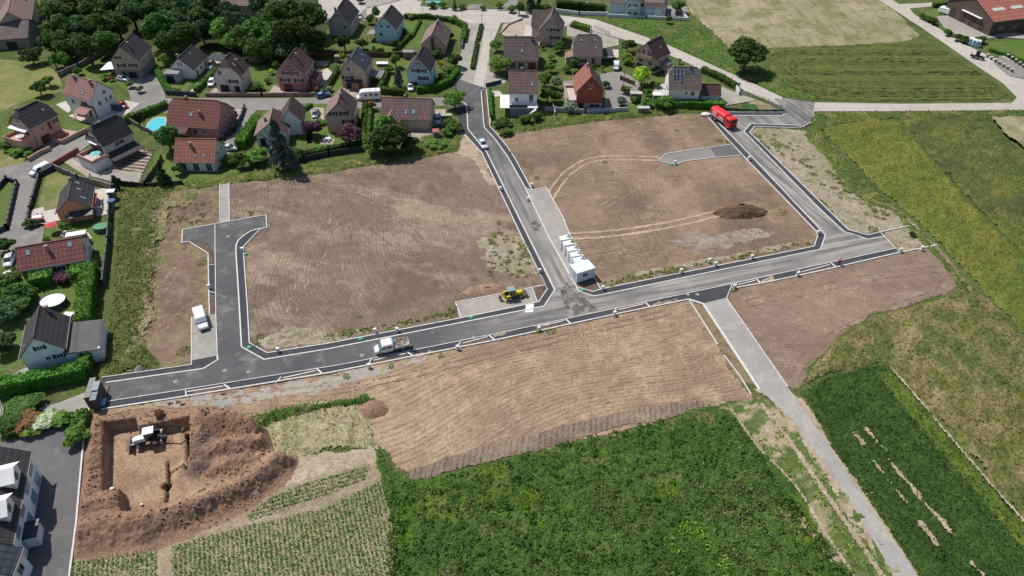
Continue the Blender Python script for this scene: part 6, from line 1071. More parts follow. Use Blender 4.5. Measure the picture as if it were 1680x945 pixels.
for a in [
 (50, 90, 4.2, 6, 'dark', 'round dark bush on the dry meadow beside the old farm shed', 'bush'), (88, 98, 2.6, 5, 'mid', 'small pale fruit tree right of the round dark bush on the dry meadow'), (104, 96, 2.2, 5, 'mid', 'slim fruit tree at the edge of the dark wood beside the dry meadow'), (62, 142, 3.2, 5, 'dark', 'dark tree at the corner of the dry meadow left of the mauve tiled house'), (78, 130, 2.4, 4, 'dark', 'dark bush behind the mauve tiled house'), (128, 116, 2.0, 2.6, 'hedge', 'glossy green bush beside the boundary wall above the mauve tiled house', 'bush'), (172, 84, 1.6, 3, 'mid', 'small tree left of the beige house beside the wood'),
 (213, 138, 1.7, 2.4, 'dark', 'first dark bush by the drive below the beige house', 'bush'), (229, 146, 1.5, 2.2, 'mid', 'second bush by the drive, beside the street bend', 'bush'), (170, 126, 1.8, 2, 'mid', 'low bush next to the parked white car by the beige house', 'bush'), (184, 128, 1.3, 1.8, 'rust', 'russet shrub next to the white car by the beige house', 'bush'), (266, 96, 2.2, 4, 'bright', 'bright green tree between the beige house and the dark roofed house'), (286, 80, 1.3, 2.6, 'bright', 'small light green shrub behind the dark roofed house', 'bush'), (225, 190, 1.6, 2.6, 'purple', 'dark red shrub inside the hedge near the kidney-shaped pool', 'bush'),
 (273, 222, 4.2, 8, 'mid', 'leafy tree between the pool and the red roofed houses'), (265, 286, 2.4, 6, 'needle', 'dark fir on the lawn left of the bright red roof', 'fir'), (293, 276, 1.7, 3.4, 'dark', 'dark round bush at the terrace of the bright red roofed house', 'bush'), (152, 256, 2.0, 3.6, 'dark', 'arched green bush at the foot of the terrace with the parasol', 'bush'), (162, 270, 1.3, 2.6, 'dark', 'smaller bush right of the arched green bush', 'bush'), (234, 298, 1.1, 1.3, 'bright', 'low round lime bush at the end of the vegetable plot', 'bush'), (190, 298, 0.9, 4.5, 'needle', 'slim dark conifer at the corner of the dark fence', 'conifer'),
 (10, 238, 2.4, 2.4, 'dark', 'dark bush at the left edge beside the terrace house', 'bush'), (30, 246, 3.0, 1.8, 'hedge', 'low spreading bush on the lawn below the terrace house', 'bush'), (46, 252, 1.6, 1.8, 'mid', 'rounded shrub at the lawn corner near the street', 'bush'),
 (425, 100, 1.7, 2.6, 'mid', 'pale green shrub in the garden left of the pink house', 'bush'), (452, 105, 1.6, 2.6, 'mid', 'round bush against the pink house', 'bush'), (446, 116, 1.2, 2.0, 'bright', 'small light bush below the round bush at the pink house', 'bush'), (418, 142, 3.0, 2.4, 'dark', 'spreading dark bush in front of the off-white half-hipped house', 'bush'), (438, 132, 1.4, 1.8, 'mid', 'small rock garden shrub between the off-white and pink houses', 'bush'), (515, 146, 1.8, 1.8, 'rust', 'rusty red bush at the corner of the pink house garden', 'bush'), (536, 146, 1.8, 1.8, 'grey', 'grey green flowering bush behind the blue car', 'bush'),
 (564, 66, 3.4, 6.5, 'dark', 'dense dark tree in front of the grey beige house'), (594, 70, 2.6, 4.5, 'dark', 'dark tree right of the dense dark tree below the top houses'), (527, 68, 2.2, 3, 'dark', 'dark bush on the lawn left of the grey beige house', 'bush'), (563, 92, 1.6, 3.6, 'bright', 'bright yellowish shrub behind the blue grey metal roof', 'bush'), (616, 20, 2.0, 5.5, 'mid', 'upright tree left of the sky blue house beside the top street'), (606, 30, 2.0, 4, 'mid', 'bush left of the sky blue house beside the parked van', 'bush'), (613, 78, .8, 2, 'mid', 'tiny tree on the lawn below the sky blue house'), (645, 72, 1.8, 3.4, 'dark', 'dark bush at the corner below the sky blue house', 'bush'),
 (648, 96, 2.2, 5, 'mid', 'tree by the lawn between the cream house and the pale blue house'), (653, 124, 1.8, 7, 'blue', 'slim blue conifer left of the pale blue house', 'conifer'), (640, 112, 1.6, 3, 'dark', 'bush beside the slim blue conifer', 'bush'), (674, 27, 1.3, 2, 'mid', 'first round shrub along the top street hedge', 'bush'), (686, 27, 1.2, 2, 'dark', 'second round shrub along the top street hedge', 'bush'), (743, 30, 2.0, 3, 'mid', 'round tree at the corner of the top street and the median street'), (741, 58, 1.4, 3, 'dark', 'dark bush at the right wall of the salmon house', 'bush'), (714, 88, 2.2, 2.6, 'dark', 'dark bush at the foot of the salmon house', 'bush'),
 (746, 96, 3.2, 5, 'dark', 'dark tree at the street edge below the salmon house'), (734, 112, 3.0, 2.6, 'mid', 'broad bush inside the curved hedge', 'bush'), (722, 104, 1.4, 2.6, 'yellow', 'yellow flowering shrub right of the pale blue house', 'bush'), (728, 124, 2.4, 2.2, 'dark', 'dark bush at the bend of the curved hedge', 'bush'),
 (814, 74, 2.8, 4, 'dark', 'dark bush left of the mottled brown roof, beside the lane', 'tree'), (820, 102, 4.2, 6.5, 'mid', 'big round tree at the lower left of the mottled brown roof'), (840, 106, 1.6, 2.2, 'mid', 'bush in front of the low rose house', 'bush'), (916, 76, 2.8, 3.8, 'dark', 'dark tree between the two brown roofs below the half-hipped house'), (891, 77, 1.0, 2.0, 'mid', 'small round bush by the upper terrace', 'bush'), (905, 92, 1.8, 2.6, 'mid', 'small fruit tree on the back lawn'), (904, 108, 2.2, 3.6, 'mid', 'pale leaved fruit tree above the lane behind the mottled orange roof'), (941, 102, 2.6, 3.6, 'dark', 'round dark bush at the corner of the brown roof with three skylights', 'bush'), (930, 114, 1.8, 2.2, 'mid', 'bush above the inner lane', 'bush'), (943, 116, 1.4, 1.8, 'bright', 'light green shrub above the inner lane', 'bush'), (973, 108, 1.1, 1.8, 'mid', 'globe bush left of the front steps', 'bush'), (989, 112, .8, 2.2, 'bright', 'narrow lime shrub right of the front steps', 'bush'),
 (893, 128, 3.0, 5, 'dark', 'dark tree right of the mottled orange roof, upper one'), (899, 152, 3.2, 5.5, 'dark', 'dark tree right of the white terrace house, lower one'), (916, 134, 2.2, 4, 'grey', 'grey green tree on the inner lane'), (914, 158, 2.0, 3.6, 'mid', 'bush beside the garden of the brick red house', 'bush'), (938, 176, 3.2, 3.6, 'grey', 'grey green bush in front of the brick red house', 'bush'), (914, 160, 1.2, 3, 'mid', 'thin shrub near the white garden trailer', 'bush'),
 (1030, 74, 3.2, 4.6, 'dark', 'dark tree left of the house with the wooden balcony'), (1029, 96, 2.6, 3.4, 'bright', 'lime green bush left of the wooden balcony', 'bush'), (1054, 122, 3.8, 6.5, 'bright', 'bright yellow green tree beside the inner street'), (1076, 112, 2.0, 3, 'dark', 'dark bush behind the bright yellow green tree', 'bush'), (995, 138, 1.9, 2.2, 'mid', 'round bush right of the brick red house', 'bush'), (1026, 146, 1.9, 2.6, 'mid', 'green bush by the small garden shed roof', 'bush'), (1021, 166, 2.4, 3.0, 'grey', 'blue green bush near the back fence', 'bush'), (1041, 162, 1.8, 2.2, 'mid', 'low bush below the small garden shed', 'bush'), (1062, 152, 2.0, 2.6, 'dark', 'dark shrub right of the small garden shed', 'bush'), (1062, 168, 2.2, 2.6, 'mid', 'bushy shrub beside the little greenhouse', 'bush'), (1087, 166, 3.4, 4.4, 'mid', 'dense tree at the foot of the white solar roof house'), (1075, 137, 2.2, 2.2, 'hedge', 'clipped shrub at the drive of the solar roof house', 'bush'),
 (1226, 84, 7.2, 11.5, 'dark', 'large lone round tree between the stubble and the country lane'), (1095, 30, 1.6, 3.6, 'grey', 'small bare looking tree on the grass wedge below the white wall'), (1115, 99, .9, 2, 'grey', 'thin sapling beside the lane behind the solar roof house'),
 (745, 160, 3.8, 6, 'mid', 'leafy tree at the junction above the stacked timber'), (628, 205, 3.2, 7, 'mid', 'tall lighter tree left of the cross gable'), (640, 222, 6.2, 9, 'dark', 'very large dark tree filling the garden corner above the brown plot'), (612, 232, 4.0, 6, 'mid', 'broad tree left of the very large dark tree'), (672, 232, 3.4, 5, 'dark', 'dark tree at the right foot of the very large dark tree'), (573, 218, 3.8, 6, 'purple', 'dark purple tree at the right corner of the lawn with the bench'), (510, 208, 3.2, 5, 'purple', 'purple leaved tree at the left of the lawn with the bench'),
 (457, 238, 4.4, 14, 'blue', 'tall blue spruce in front of the L-shaped house', 'spruce'), (488, 252, 2.4, 4, 'dark', 'dark bush at the right foot of the blue spruce', 'bush'), (420, 256, 3.8, 4, 'mid', 'spreading light bush at the left foot of the blue spruce', 'bush'), (394, 262, 2.6, 4.4, 'dark', 'rounded hedge-like tree right of the bright red roof'), (372, 262, 2.4, 3.0, 'dark', 'dark bush beside the small white parked car', 'bush'), (560, 206, 1.4, 2.6, 'mid', 'bush at the foot of the rose house with four windows', 'bush'), (525, 200, 2.4, 1.2, 'hedge', 'bright clipped bush under the rose house', 'bush'), (606, 172, 2.0, 3.0, 'rust', 'reddish bush in front of the motorhome', 'bush'),
 (738, 200, 2.4, 3, 'dark', 'dark bush right of the light blue car'), (748, 208, 2.8, 2.8, 'mid', 'bush at the top corner of the brown plot', 'bush'), (735, 216, 2.6, 2.6, 'dark', 'dark bush beside the small red shed roof', 'bush'), (716, 236, 3.0, 1.8, 'mid', 'loose weedy bush at the plot edge below the courtyard', 'bush'),
 (824, 202, 3.4, 2.0, 'dark', 'dark clipped shrubs at the lower left of the white terrace lawn', 'bush'), (860, 194, 2.4, 3, 'dark', 'dark shrub on the lower edge of the terrace lawn', 'bush'), (880, 190, 2.4, 3, 'dark', 'shrub at the right lower edge of the terrace lawn', 'bush'), (828, 216, 2.2, 1.8, 'mid', 'weedy bush at the top of the upper middle plot', 'bush'),
 (8, 400, 2.8, 4, 'dark', 'dark tree left of the long bungalow beside the street'), (108, 372, 1.8, 3.4, 'mid', 'round bush beside the red parasols', 'bush'), (12, 470, 4.2, 4.5, 'dark', 'large dark bush at the left edge above the covered pool', 'bush'), (34, 482, 3.6, 4.0, 'dark', 'dark bush left of the covered pool', 'bush'), (6, 508, 4.0, 4.2, 'needle', 'dark shrubbery at the left edge beside the blue house', 'bush'), (24, 500, 3.0, 3.2, 'dark', 'shadowed bush right of the left edge shrubbery', 'bush'), (4, 560, 3.4, 4, 'needle', 'dark conifer shrub at the left edge by the lawn', 'bush'), (124, 505, .9, 1.4, 'mid', 'small round bush on the lawn beside the covered pool', 'bush'), (103, 455, 2.4, 2.2, 'purple', 'dark red shrub between the box hedges', 'bush'), (18, 445, 1.8, 2, 'mid', 'bush at the left end of the long bungalow', 'bush'), (75, 392, 1.0, 1.2, 'mid', 'small bush at the bungalow street corner', 'bush'), (52, 366, 2.0, 1.6, 'dark', 'dark bush behind the low street wall of the orange house', 'bush'),
 (122, 716, 2.6, 3, 'mid', 'round green bush at the corner of the parking court', 'bush'), (38, 668, 3.8, 2.2, 'dark', 'green shrubbery above the parking court, left part', 'bush'), (14, 694, 3.2, 2.4, 'dark', 'dark shrub at the left edge above the parking court', 'bush'), (38, 694, 3.0, 2.2, 'rust', 'reddish brown shrub above the parking court', 'bush'), (72, 688, 3.2, 2.0, 'white', 'white flowering shrub above the parking court', 'bush'), (98, 686, 2.6, 1.8, 'mid', 'light green shrub right of the white flowering shrub', 'bush'), (54, 704, 2.6, 1.8, 'mid', 'green shrub in front of the white flowering shrub', 'bush'), (262, 676, 1.1, 1.3, 'rust', 'small brown dried bush on the soil above the excavation', 'bush'), (126, 690, 1.8, 1.8, 'hedge', 'hedge-like bush beside the yellow planks', 'bush'),
 (838, 14, 2.2, 3, 'mid', 'round bush beside the top street drive', 'bush'), (852, 12, 2.4, 5, 'dark', 'dark tree left of the dark conifer pair at the top'), (870, 4, 2.6, 7, 'needle', 'first tall dark conifer at the top street', 'conifer'), (884, 8, 2.2, 6, 'needle', 'second dark conifer at the top street, right one', 'conifer'), (896, 12, 2.4, 4, 'dark', 'dark bush right of the conifers at the top street', 'bush'), (820, 8, 2.0, 2.4, 'mid', 'bush on the small lawn at the top street', 'bush'), (792, 12, 1.6, 1.8, 'dark', 'round clipped bush beside the white garage door at the top', 'bush'), (726, 8, 2.2, 2.4, 'mid', 'bush in the garden with the turquoise pool', 'bush'), (708, 8, 2.2, 2.6, 'dark', 'dark bush left in the garden with the turquoise pool', 'bush'), (746, 8, 1.2, 4, 'needle', 'small dark cypress in the garden with the turquoise pool', 'conifer'), (757, 11, 2.0, 2, 'mid', 'low bush right in the garden with the turquoise pool', 'bush'), (1112, 8, 3.4, 5, 'dark', 'dark tree at the right end of the light blue villa'), (592, 0, 2.0, 2.4, 'dark', 'dark bush on the far side of the top street', 'bush'),
 (1514, 26, 1.8, 2.2, 'dark', 'first dark bush beside the hangar yard corner', 'bush'), (1524, 30, 1.9, 2.2, 'mid', 'second bush beside the hangar yard corner', 'bush'), (1533, 35, 1.9, 2.4, 'dark', 'last dark bush at the hangar yard corner', 'bush'), (1556, 53, 2.0, 2.4, 'mid', 'bush in the planted strip left of the recycling containers', 'bush'), (1571, 61, 2.2, 2.6, 'dark', 'round dark bush left of the recycling containers', 'bush'), (1583, 65, 2.0, 2.4, 'dark', 'dark bush touching the recycling containers', 'bush'), (1609, 64, 2.4, 2.6, 'dark', 'dark bush behind the recycling containers', 'bush'), (1497, 384, .9, 1.2, 'dark', 'dark weed tuft at the end of the upper concrete edging', 'bush')]:
    x, y, r, h, c, lab = a[:6]; ct = a[6] if len(a) > 6 else 'tree'
    nm = {'bush': 'garden_bush', 'tree': 'garden_tree', 'fir': 'fir_tree', 'conifer': 'conifer_tree', 'spruce': 'spruce_tree'}[ct]
    tree(x, y, r, h, c, lab, ct, nm, TG, conic=ct in ('fir', 'conifer', 'spruce'), bush=ct == 'bush')
# planted median shrubs: one continuous run of low shrubs
def leaf_run(name, pts, wd, h, col, label, cat, q=0.16, dens=14, zb=0.0, core=True, group=None):
    """hedge: leafy quads on the faces of a box run, over a dark inner body"""
    w_ = PL(pts); V = []; rs = np.random.RandomState(int(pts[0][0]) + 7)
    root = empty(name, (w_[0].x, w_[0].y, 0), 0, label, cat, group)
    for a, b in zip(w_[:-1], w_[1:]):
        d = b - a; ln = d.length; d.normalize(); n_ = Vector((-d.y, d.x)); N = int(ln * (wd + 2 * h) * dens)
        u = rs.rand(N) * (ln + wd * .6) - wd * .3; t = rs.rand(N) * (wd + 2 * h)
        off = np.where(t < h, -wd / 2, np.where(t < h + wd, t - h - wd / 2, wd / 2)); z = np.where(t < h, t, np.where(t < h + wd, h, t - h - wd))
        wob = 0.10 * np.sin(u * 1.7) + rs.normal(size=N) * .06; off = off * (1 + wob * .5); z = np.clip(z * (1 + wob * .35), 0.05, 9)
        x = a.x - w_[0].x + d.x * u + n_.x * off; y = a.y - w_[0].y + d.y * u + n_.y * off; V.append(np.stack([x, y, z + zb], 1))
    p = np.concatenate(V); N = len(p); nr = rs.normal(size=(N, 3)) + np.array([0, 0, .9]); nr /= np.linalg.norm(nr, axis=1)[:, None]
    A = np.cross(nr, rs.normal(size=(N, 3))); A /= np.linalg.norm(A, axis=1)[:, None]; B = np.cross(nr, A); s = q * rs.uniform(.6, 1.2, N)[:, None]
    VV = np.stack([p - A * s - B * s, p + A * s - B * s, p + A * s + B * s, p - A * s + B * s], 1).reshape(-1, 3)
    o = np_mesh('foliage', VV, np.arange(4 * N).reshape(N, 4), LF[col]); o.parent = root
    if core:
        c = ribbon([q_ - w_[0] for q_ in w_], wd * .88, zb, zb + h * .95).build('hedge_core', LF[col]); c.parent = root
    return root
HG = 'hedges around the gardens'
for pts, wd, h, col, lab in [
 ([(155, 452), (148, 495), (144, 540)], 2.6, 3.4, 'hedge', 'tall clipped hedge running down the right side of the covered pool lawn'),
 ([(0, 644), (60, 634), (142, 616)], 2.4, 2.8, 'hedge', 'long clipped hedge below the blue white house beside the old lane'), ([(148, 590), (143, 616)], 2.0, 2.8, 'hedge', 'short clipped hedge returning up beside the garage of the blue white house'),
 ([(56, 470), (86, 463)], 2.6, 2.6, 'hedge', 'left square cut hedge below the bungalow'), ([(124, 462), (150, 452)], 2.8, 3.0, 'hedge', 'right square cut hedge below the bungalow'), ([(118, 692), (142, 684), (138, 706)], 1.2, 1.6, 'mid', 'green hedge at the top corner of the parking court'),
 ([(240, 190), (205, 202)], 1.5, 1.9, 'hedge', 'clipped hedge along the street above the kidney-shaped pool'), ([(275, 176), (240, 190)], 1.5, 1.9, 'hedge', 'clipped hedge between the street and the deep red roof'), ([(258, 118), (270, 140), (276, 152)], 1.6, 1.4, 'hedge', 'low hedge curving along the side street beside the grey porch'), ([(276, 154), (296, 153)], 1.2, 1.4, 'hedge', 'short front hedge left of the concrete drive'), ([(322, 152), (340, 134), (356, 116)], 1.2, 1.4, 'hedge', 'hedge along the right side of the concrete drive'),
 ([(424, 203), (410, 222), (396, 244)], 2.6, 2.6, 'hedge', 'thick hedge right of the side drive'), ([(500, 182), (488, 190), (486, 196)], .8, 1.2, 'hedge', 'low curved hedge at the lawn beside the grey car'), ([(512, 175), (500, 182)], .8, 1.2, 'hedge', 'short low hedge at the street corner above the grey car'), ([(556, 116), (540, 142), (533, 152)], 1.0, 1.5, 'dark', 'dark hedge between the pink and cream houses'),
 ([(636, 120), (628, 142), (622, 150)], 1.0, 1.8, 'dark', 'dark hedge beside the cream house carport'), ([(622, 152), (664, 156)], 1.4, 1.8, 'dark', 'street hedge behind the motorhome'), ([(684, 152), (712, 149), (738, 138), (752, 120)], 1.5, 1.9, 'hedge', 'curved clipped hedge around the pale blue house corner'), ([(664, 30), (700, 30), (742, 36)], 1.2, 1.5, 'dark', 'dark hedge along the top street'), ([(742, 36), (764, 48), (760, 70)], 1.4, 1.8, 'hedge', 'hedge along the street right of the salmon house'), ([(630, 88), (606, 92)], .8, 1.8, 'dark', 'dark hedge behind the cream house'), ([(510, 88), (550, 90)], 1.0, 1.8, 'dark', 'dark hedge behind the pink house'),
 ([(655, 47), (672, 62), (652, 82)], 1.0, 1.4, 'dark', 'bushy hedge right of the sky blue house'), ([(676, 62), (690, 36)], .6, 1.0, 'mid', 'low hedge left of the salmon house lawn'), ([(482, 262), (540, 250), (590, 240)], 1.2, 1.6, 'dark', 'dark hedge at the bottom of the bench lawn'), ([(600, 178), (596, 236)], 1.2, 2.0, 'dark', 'hedge between the rose house and the long red roof'), ([(608, 178), (603, 236)], 1.0, 1.6, 'dark', 'second hedge parallel beside the long red roof'),
 ([(804, 152), (806, 196)], .8, 1.6, 'hedge', 'narrow hedge along the left side of the terrace lawn'), ([(1076, 178), (1130, 176), (1186, 178)], 1.8, 2.0, 'hedge', 'clipped hedge below the white solar roof house'), ([(1152, 118), (1180, 130), (1208, 146)], 1.8, 1.6, 'dark', 'dark hedge along the lane right of the solar roof'), ([(914, 12), (950, 15), (992, 20)], 2.0, 2.4, 'dark', 'tall dark hedge behind the white wall at the top'), ([(940, 44), (965, 52)], 2.4, 1.8, 'mid', 'loose green hedge right of the tall half-hipped house'), ([(1530, 12), (1582, 8)], 1.2, 1.5, 'dark', 'hedge behind the white camper near the hangar'),
 ([(790, 44), (784, 68)], 1.1, 1.0, 'dark', 'upper run of low shrubs on the street median'), ([(783, 72), (775, 114)], 1.1, 1.0, 'dark', 'lower run of low shrubs on the street median'), ([(1624, 84), (1650, 92), (1690, 108)], 1.4, 1.0, 'mid', 'low hedge behind the upper row of steel posts'), ([(212, 452), (211, 455)], .3, .3, 'hedge', None)]:
    if lab: leaf_run('hedge', pts, wd, h, col, lab, 'hedge', group=HG)
# weeds scattered on the plots: stuff
def weeds(name, pts, label, col='mid', q=.16, n=60):
    V = []; rs = np.random.RandomState(len(pts))
    for x, y, r, h in pts:
        c = P(x, y); k = int(n * r * r) + 12; a = rs.rand(k) * 6.28; rr = r * np.sqrt(rs.rand(k)); z = h * rs.rand(k) * (1 - (rr / r) ** 2 * .7) + .08
        V.append(np.stack([c.x + rr * np.cos(a), c.y + rr * np.sin(a), z], 1))
    p = np.concatenate(V); N = len(p); nr = rs.normal(size=(N, 3)) + [0, 0, .6]; nr /= np.linalg.norm(nr, axis=1)[:, None]
    A = np.cross(nr, rs.normal(size=(N, 3))); A /= np.linalg.norm(A, axis=1)[:, None]; B = np.cross(nr, A); s = q * rs.uniform(.6, 1.3, N)[:, None]
    VV = np.stack([p - A * s - B * s, p + A * s - B * s, p + A * s + B * s, p - A * s + B * s], 1).reshape(-1, 3)
    tag(np_mesh(name, VV, np.arange(4 * N).reshape(N, 4), LF[col]), label, 'weeds', None, 'stuff')
rs = random.Random(12); wp = [(333, 432, 1.0, .5), (302, 577, 1.3, .5), (411, 351, .8, .6), (428, 552, .9, .5), (568, 547, 1.3, .8), (608, 541, .9, .5), (540, 553, 1.0, .4), (743, 508, 1.1, .7), (743, 518, .7, .5), (569, 618, .7, .7), (722, 584, .6, .5), (861, 405, 1.1, .6), (819, 366, .8, .5), (819, 382, .9, .5), (853, 447, 1.0, .5), (881, 293, .7, .6), (992, 267, .6, .6), (1005, 284, .5, .3), (1035, 457, 1.3, .4), (1065, 454, .9, .4), (1100, 446, 1.6, .7), (1116, 443, 1.0, .6), (1168, 432, 1.0, .8), (1216, 423, .8, .5), (1203, 477, .7, .5), (640, 541, .7, .4), (418, 567, 1, .4), (1432, 377, 1.2, .5), (904, 544, 1, .4), (880, 545, .8, .3), (640, 601, .8, .3), (225, 604, .8, .4), (1005, 470, .6, .5), (838, 252, .8, .4), (590, 520, .4, .3), (1180, 232, 1.2, .3), (1195, 234, .8, .3), (1110, 215, .6, .3)]
for k in range(60): wp.append((rs.uniform(1240, 1480), 0, 0, 0))
wp = [q for q in wp if q[2] > 0]
for k in range(70):
    t = rs.random(); x = 1245 + 200 * t + rs.uniform(-10, 26); y = 222 + 140 * t + rs.uniform(-12, 8); wp.append((x, y, rs.uniform(.3, .9), rs.uniform(.2, .5)))
for k in range(40): t = rs.random(); wp.append((560 + 190 * t + rs.uniform(-2, 2), 553 - 37 * t - rs.uniform(0, 6), rs.uniform(.2, .5), .3))
for k in range(50): t = rs.random(); wp.append((990 + 340 * t, 470 - 68 * t - rs.uniform(1, 7), rs.uniform(.2, .6), .3))
for k in range(60): wp.append((rs.uniform(800, 868), rs.uniform(385, 455), rs.uniform(.2, .6), .2))
for k in range(40): t = rs.random(); wp.append((265 + 80 * rs.random(), 330 + 40 * t, rs.uniform(.2, .5), .12))
weeds('lime_bushes', [(1096, 890, 1.6, 1.2), (1130, 872, 1.8, 1.3), (1150, 880, 1.5, 1.2), (1110, 905, 1.3, 1.0), (1165, 905, 1.6, 1.1), (1188, 930, 1.6, 1), (843, 902, .7, .9)], 'lime green leafy clumps in the lower right of the weedy field', 'bright', q=.1, n=90)
weeds('plot_weeds', wp, 'small green weeds scattered over the soil plots and road margins', 'plotweed', q=.1, n=60)
gp = []
for k in range(900): gp.append((rs.uniform(1150, 1500), rs.uniform(660, 960), rs.uniform(.2, .55), .3))
sg = np.array([sdist(np.array([g[0]]), np.array([g[1]]), [(1160, 668), (1236, 656), (1262, 664), (1330, 745), (1400, 845), (1480, 985), (1400, 985), (1300, 860), (1230, 760)])[0] for g in gp]); gp = [g for g, s_ in zip(gp, sg) if s_ > 4 and vn(np.array([g[0] / 22]), np.array([g[1] / 22]), 3)[0] > .45]
weeds('sandy_strip_weeds', gp, 'green weeds growing on the sandy strip left of the grey lane', 'plotweed', q=.1, n=50)
wb = []
for k in range(2200):
    x, y = rs.uniform(640, 1400), rs.uniform(690, 960); top = 790 - (x - 680) * .27
    if y > top + 8 and x < 1180 + (y - 660) * .76: wb.append((x, y, rs.uniform(.3, .9), rs.uniform(.6, 1.15)))
weeds('field_weeds', wb, 'taller leafy weed clumps in the dark green field', 'weed', q=.12, n=30)
# ---- potato rows (lower left): each row its own low ridge of foliage; one crop nobody could count
m_rowsoil = ground_mat('row_soil', (0.33, 0.265, 0.19), (0.27, 0.215, 0.15), (0.24, 0.21, 0.12), 0.1, 0.5, 3)
FIELD = [(122, 918), (245, 905), (330, 872), (400, 842), (447, 806), (500, 785), (583, 764), (628, 756), (648, 850), (664, 945), (672, 1000), (105, 1000)]
patch('crop_field', FIELD, m_rowsoil, 0.035, 0.35, rough_soil, edge=.4, seed=90)
def rows(name, poly, ang, sp, label, wd=.42, h=.45, gap=None, seed=1, mat='potato', head=None):
    pw = G2(poly); c = np.mean(np.array(pw), 0); a = R(ang); ux, uy = math.cos(a), math.sin(a); V = []; rs = np.random.RandomState(seed)
    for k in range(-200, 200):
        n = 2600; t = (rs.rand(n) - .5) * 120; o = k * sp + rs.normal(size=n) * wd * .3
        x = c[0] + ux * t - uy * o; y = c[1] + uy * t + ux * o
        sd = sdist(x, y, pw); m = sd > .2
        if m.sum() == 0: continue
        x, y = x[m], y[m]; g = fbm(x * .35, y * .35, seed + 4, 3); m2 = g > -.5 + (.5 * rs.rand(len(x)) - .2); x, y = x[m2], y[m2]
        if gap: 
            m3 = pdist(x, y, G2(gap)) > 1.0; x, y = x[m3], y[m3]
        V.append(np.stack([x, y, .08 + h * rs.rand(len(x))], 1))
    p = np.concatenate(V); N = len(p); nr = rs.normal(size=(N, 3)) + [0, 0, .8]; nr /= np.linalg.norm(nr, axis=1)[:, None]
    A = np.cross(nr, rs.normal(size=(N, 3))); A /= np.linalg.norm(A, axis=1)[:, None]; B = np.cross(nr, A); s = .085 * rs.uniform(.6, 1.25, N)[:, None]
    VV = np.stack([p - A * s - B * s, p + A * s - B * s, p + A * s + B * s, p - A * s + B * s], 1).reshape(-1, 3)
    tag(np_mesh(name, VV, np.arange(4 * N).reshape(N, 4), LF[mat]), label, 'crop', None, 'stuff')
v1 = P(660, 940) - P(622, 790); ANG = math.degrees(math.atan2(-v1.y, -v1.x))
rows('potato_rows', [(118, 922), (200, 908), (270, 898), (397, 864), (527, 834), (597, 802), (628, 786), (648, 850), (666, 945), (674, 1000), (105, 1000)], ANG, .64, 'green potato rows running towards the camera at the lower left', gap=[(268, 890), (272, 1000)])
rows('potato_rows', [(400, 846), (447, 812), (520, 786), (585, 768), (612, 765), (600, 788), (520, 822), (412, 856)], ANG + 90, .7, 'short crossing potato rows on the headland beside the earth bank', seed=5, h=.3)
# vegetable plots
for pts, mm, lab in [([(1182, 173), (1200, 172), (1210, 184), (1186, 184)], None, None)]: pass
sheet('vegetable_bed', PL([(1184, 175), (1216, 174), (1220, 183), (1190, 183.5)]), 0.08, m_bed)
patch('vegetable_leaves', [(1215, 173), (1240, 172), (1246, 184), (1220, 184)], m_leafveg, .1, .3, lambda X, Y, s: .3 + .2 * fbm(X * 2, Y * 2, 1, 2), edge=.1, kind='stuff', label='dense green vegetable bed above the new turning area', cat='vegetables')
sheet('vegetable_bed', PL([(1240, 172), (1262, 172), (1278, 182), (1246, 184)]), 0.08, ground_mat('garden_soil', (0.28, 0.2, 0.15), (0.22, 0.16, 0.12), (0.12, 0.14, 0.06), .5, 1.5, 4))
sheet('vegetable_bed', PL([(1216, 158), (1226, 158), (1262, 172), (1232, 172)]), 0.078, m_rowsoil)
gv = PL([(176, 276), (206, 250), (226, 238), (250, 254), (238, 276), (230, 296), (182, 288)]); sheet('vegetable_bed', gv, 0.12, m_pave)
for k in range(9):
    a = P(182 + k * 6, 284 - k * 4.6); b = P(232 + k * 2.6, 291 - k * 5.4); d = (b - a) / 8
    sheet('vegetable_bed', [a + Vector((0, .1)), b + Vector((0, .1)), b + Vector((0, .95)), a + Vector((0, .95))], .13 + .004 * k, m_bed if k % 2 else m_leafveg if k == 0 else m_bed)
for k in range(4):
    a = P(1185 + k * 8, 175); b = P(1190 + k * 8, 184); sheet('vegetable_bed', [a, b, b + Vector((.5, 0)), a + Vector((.5, 0))], .085 + .004 * k, m_leafveg)

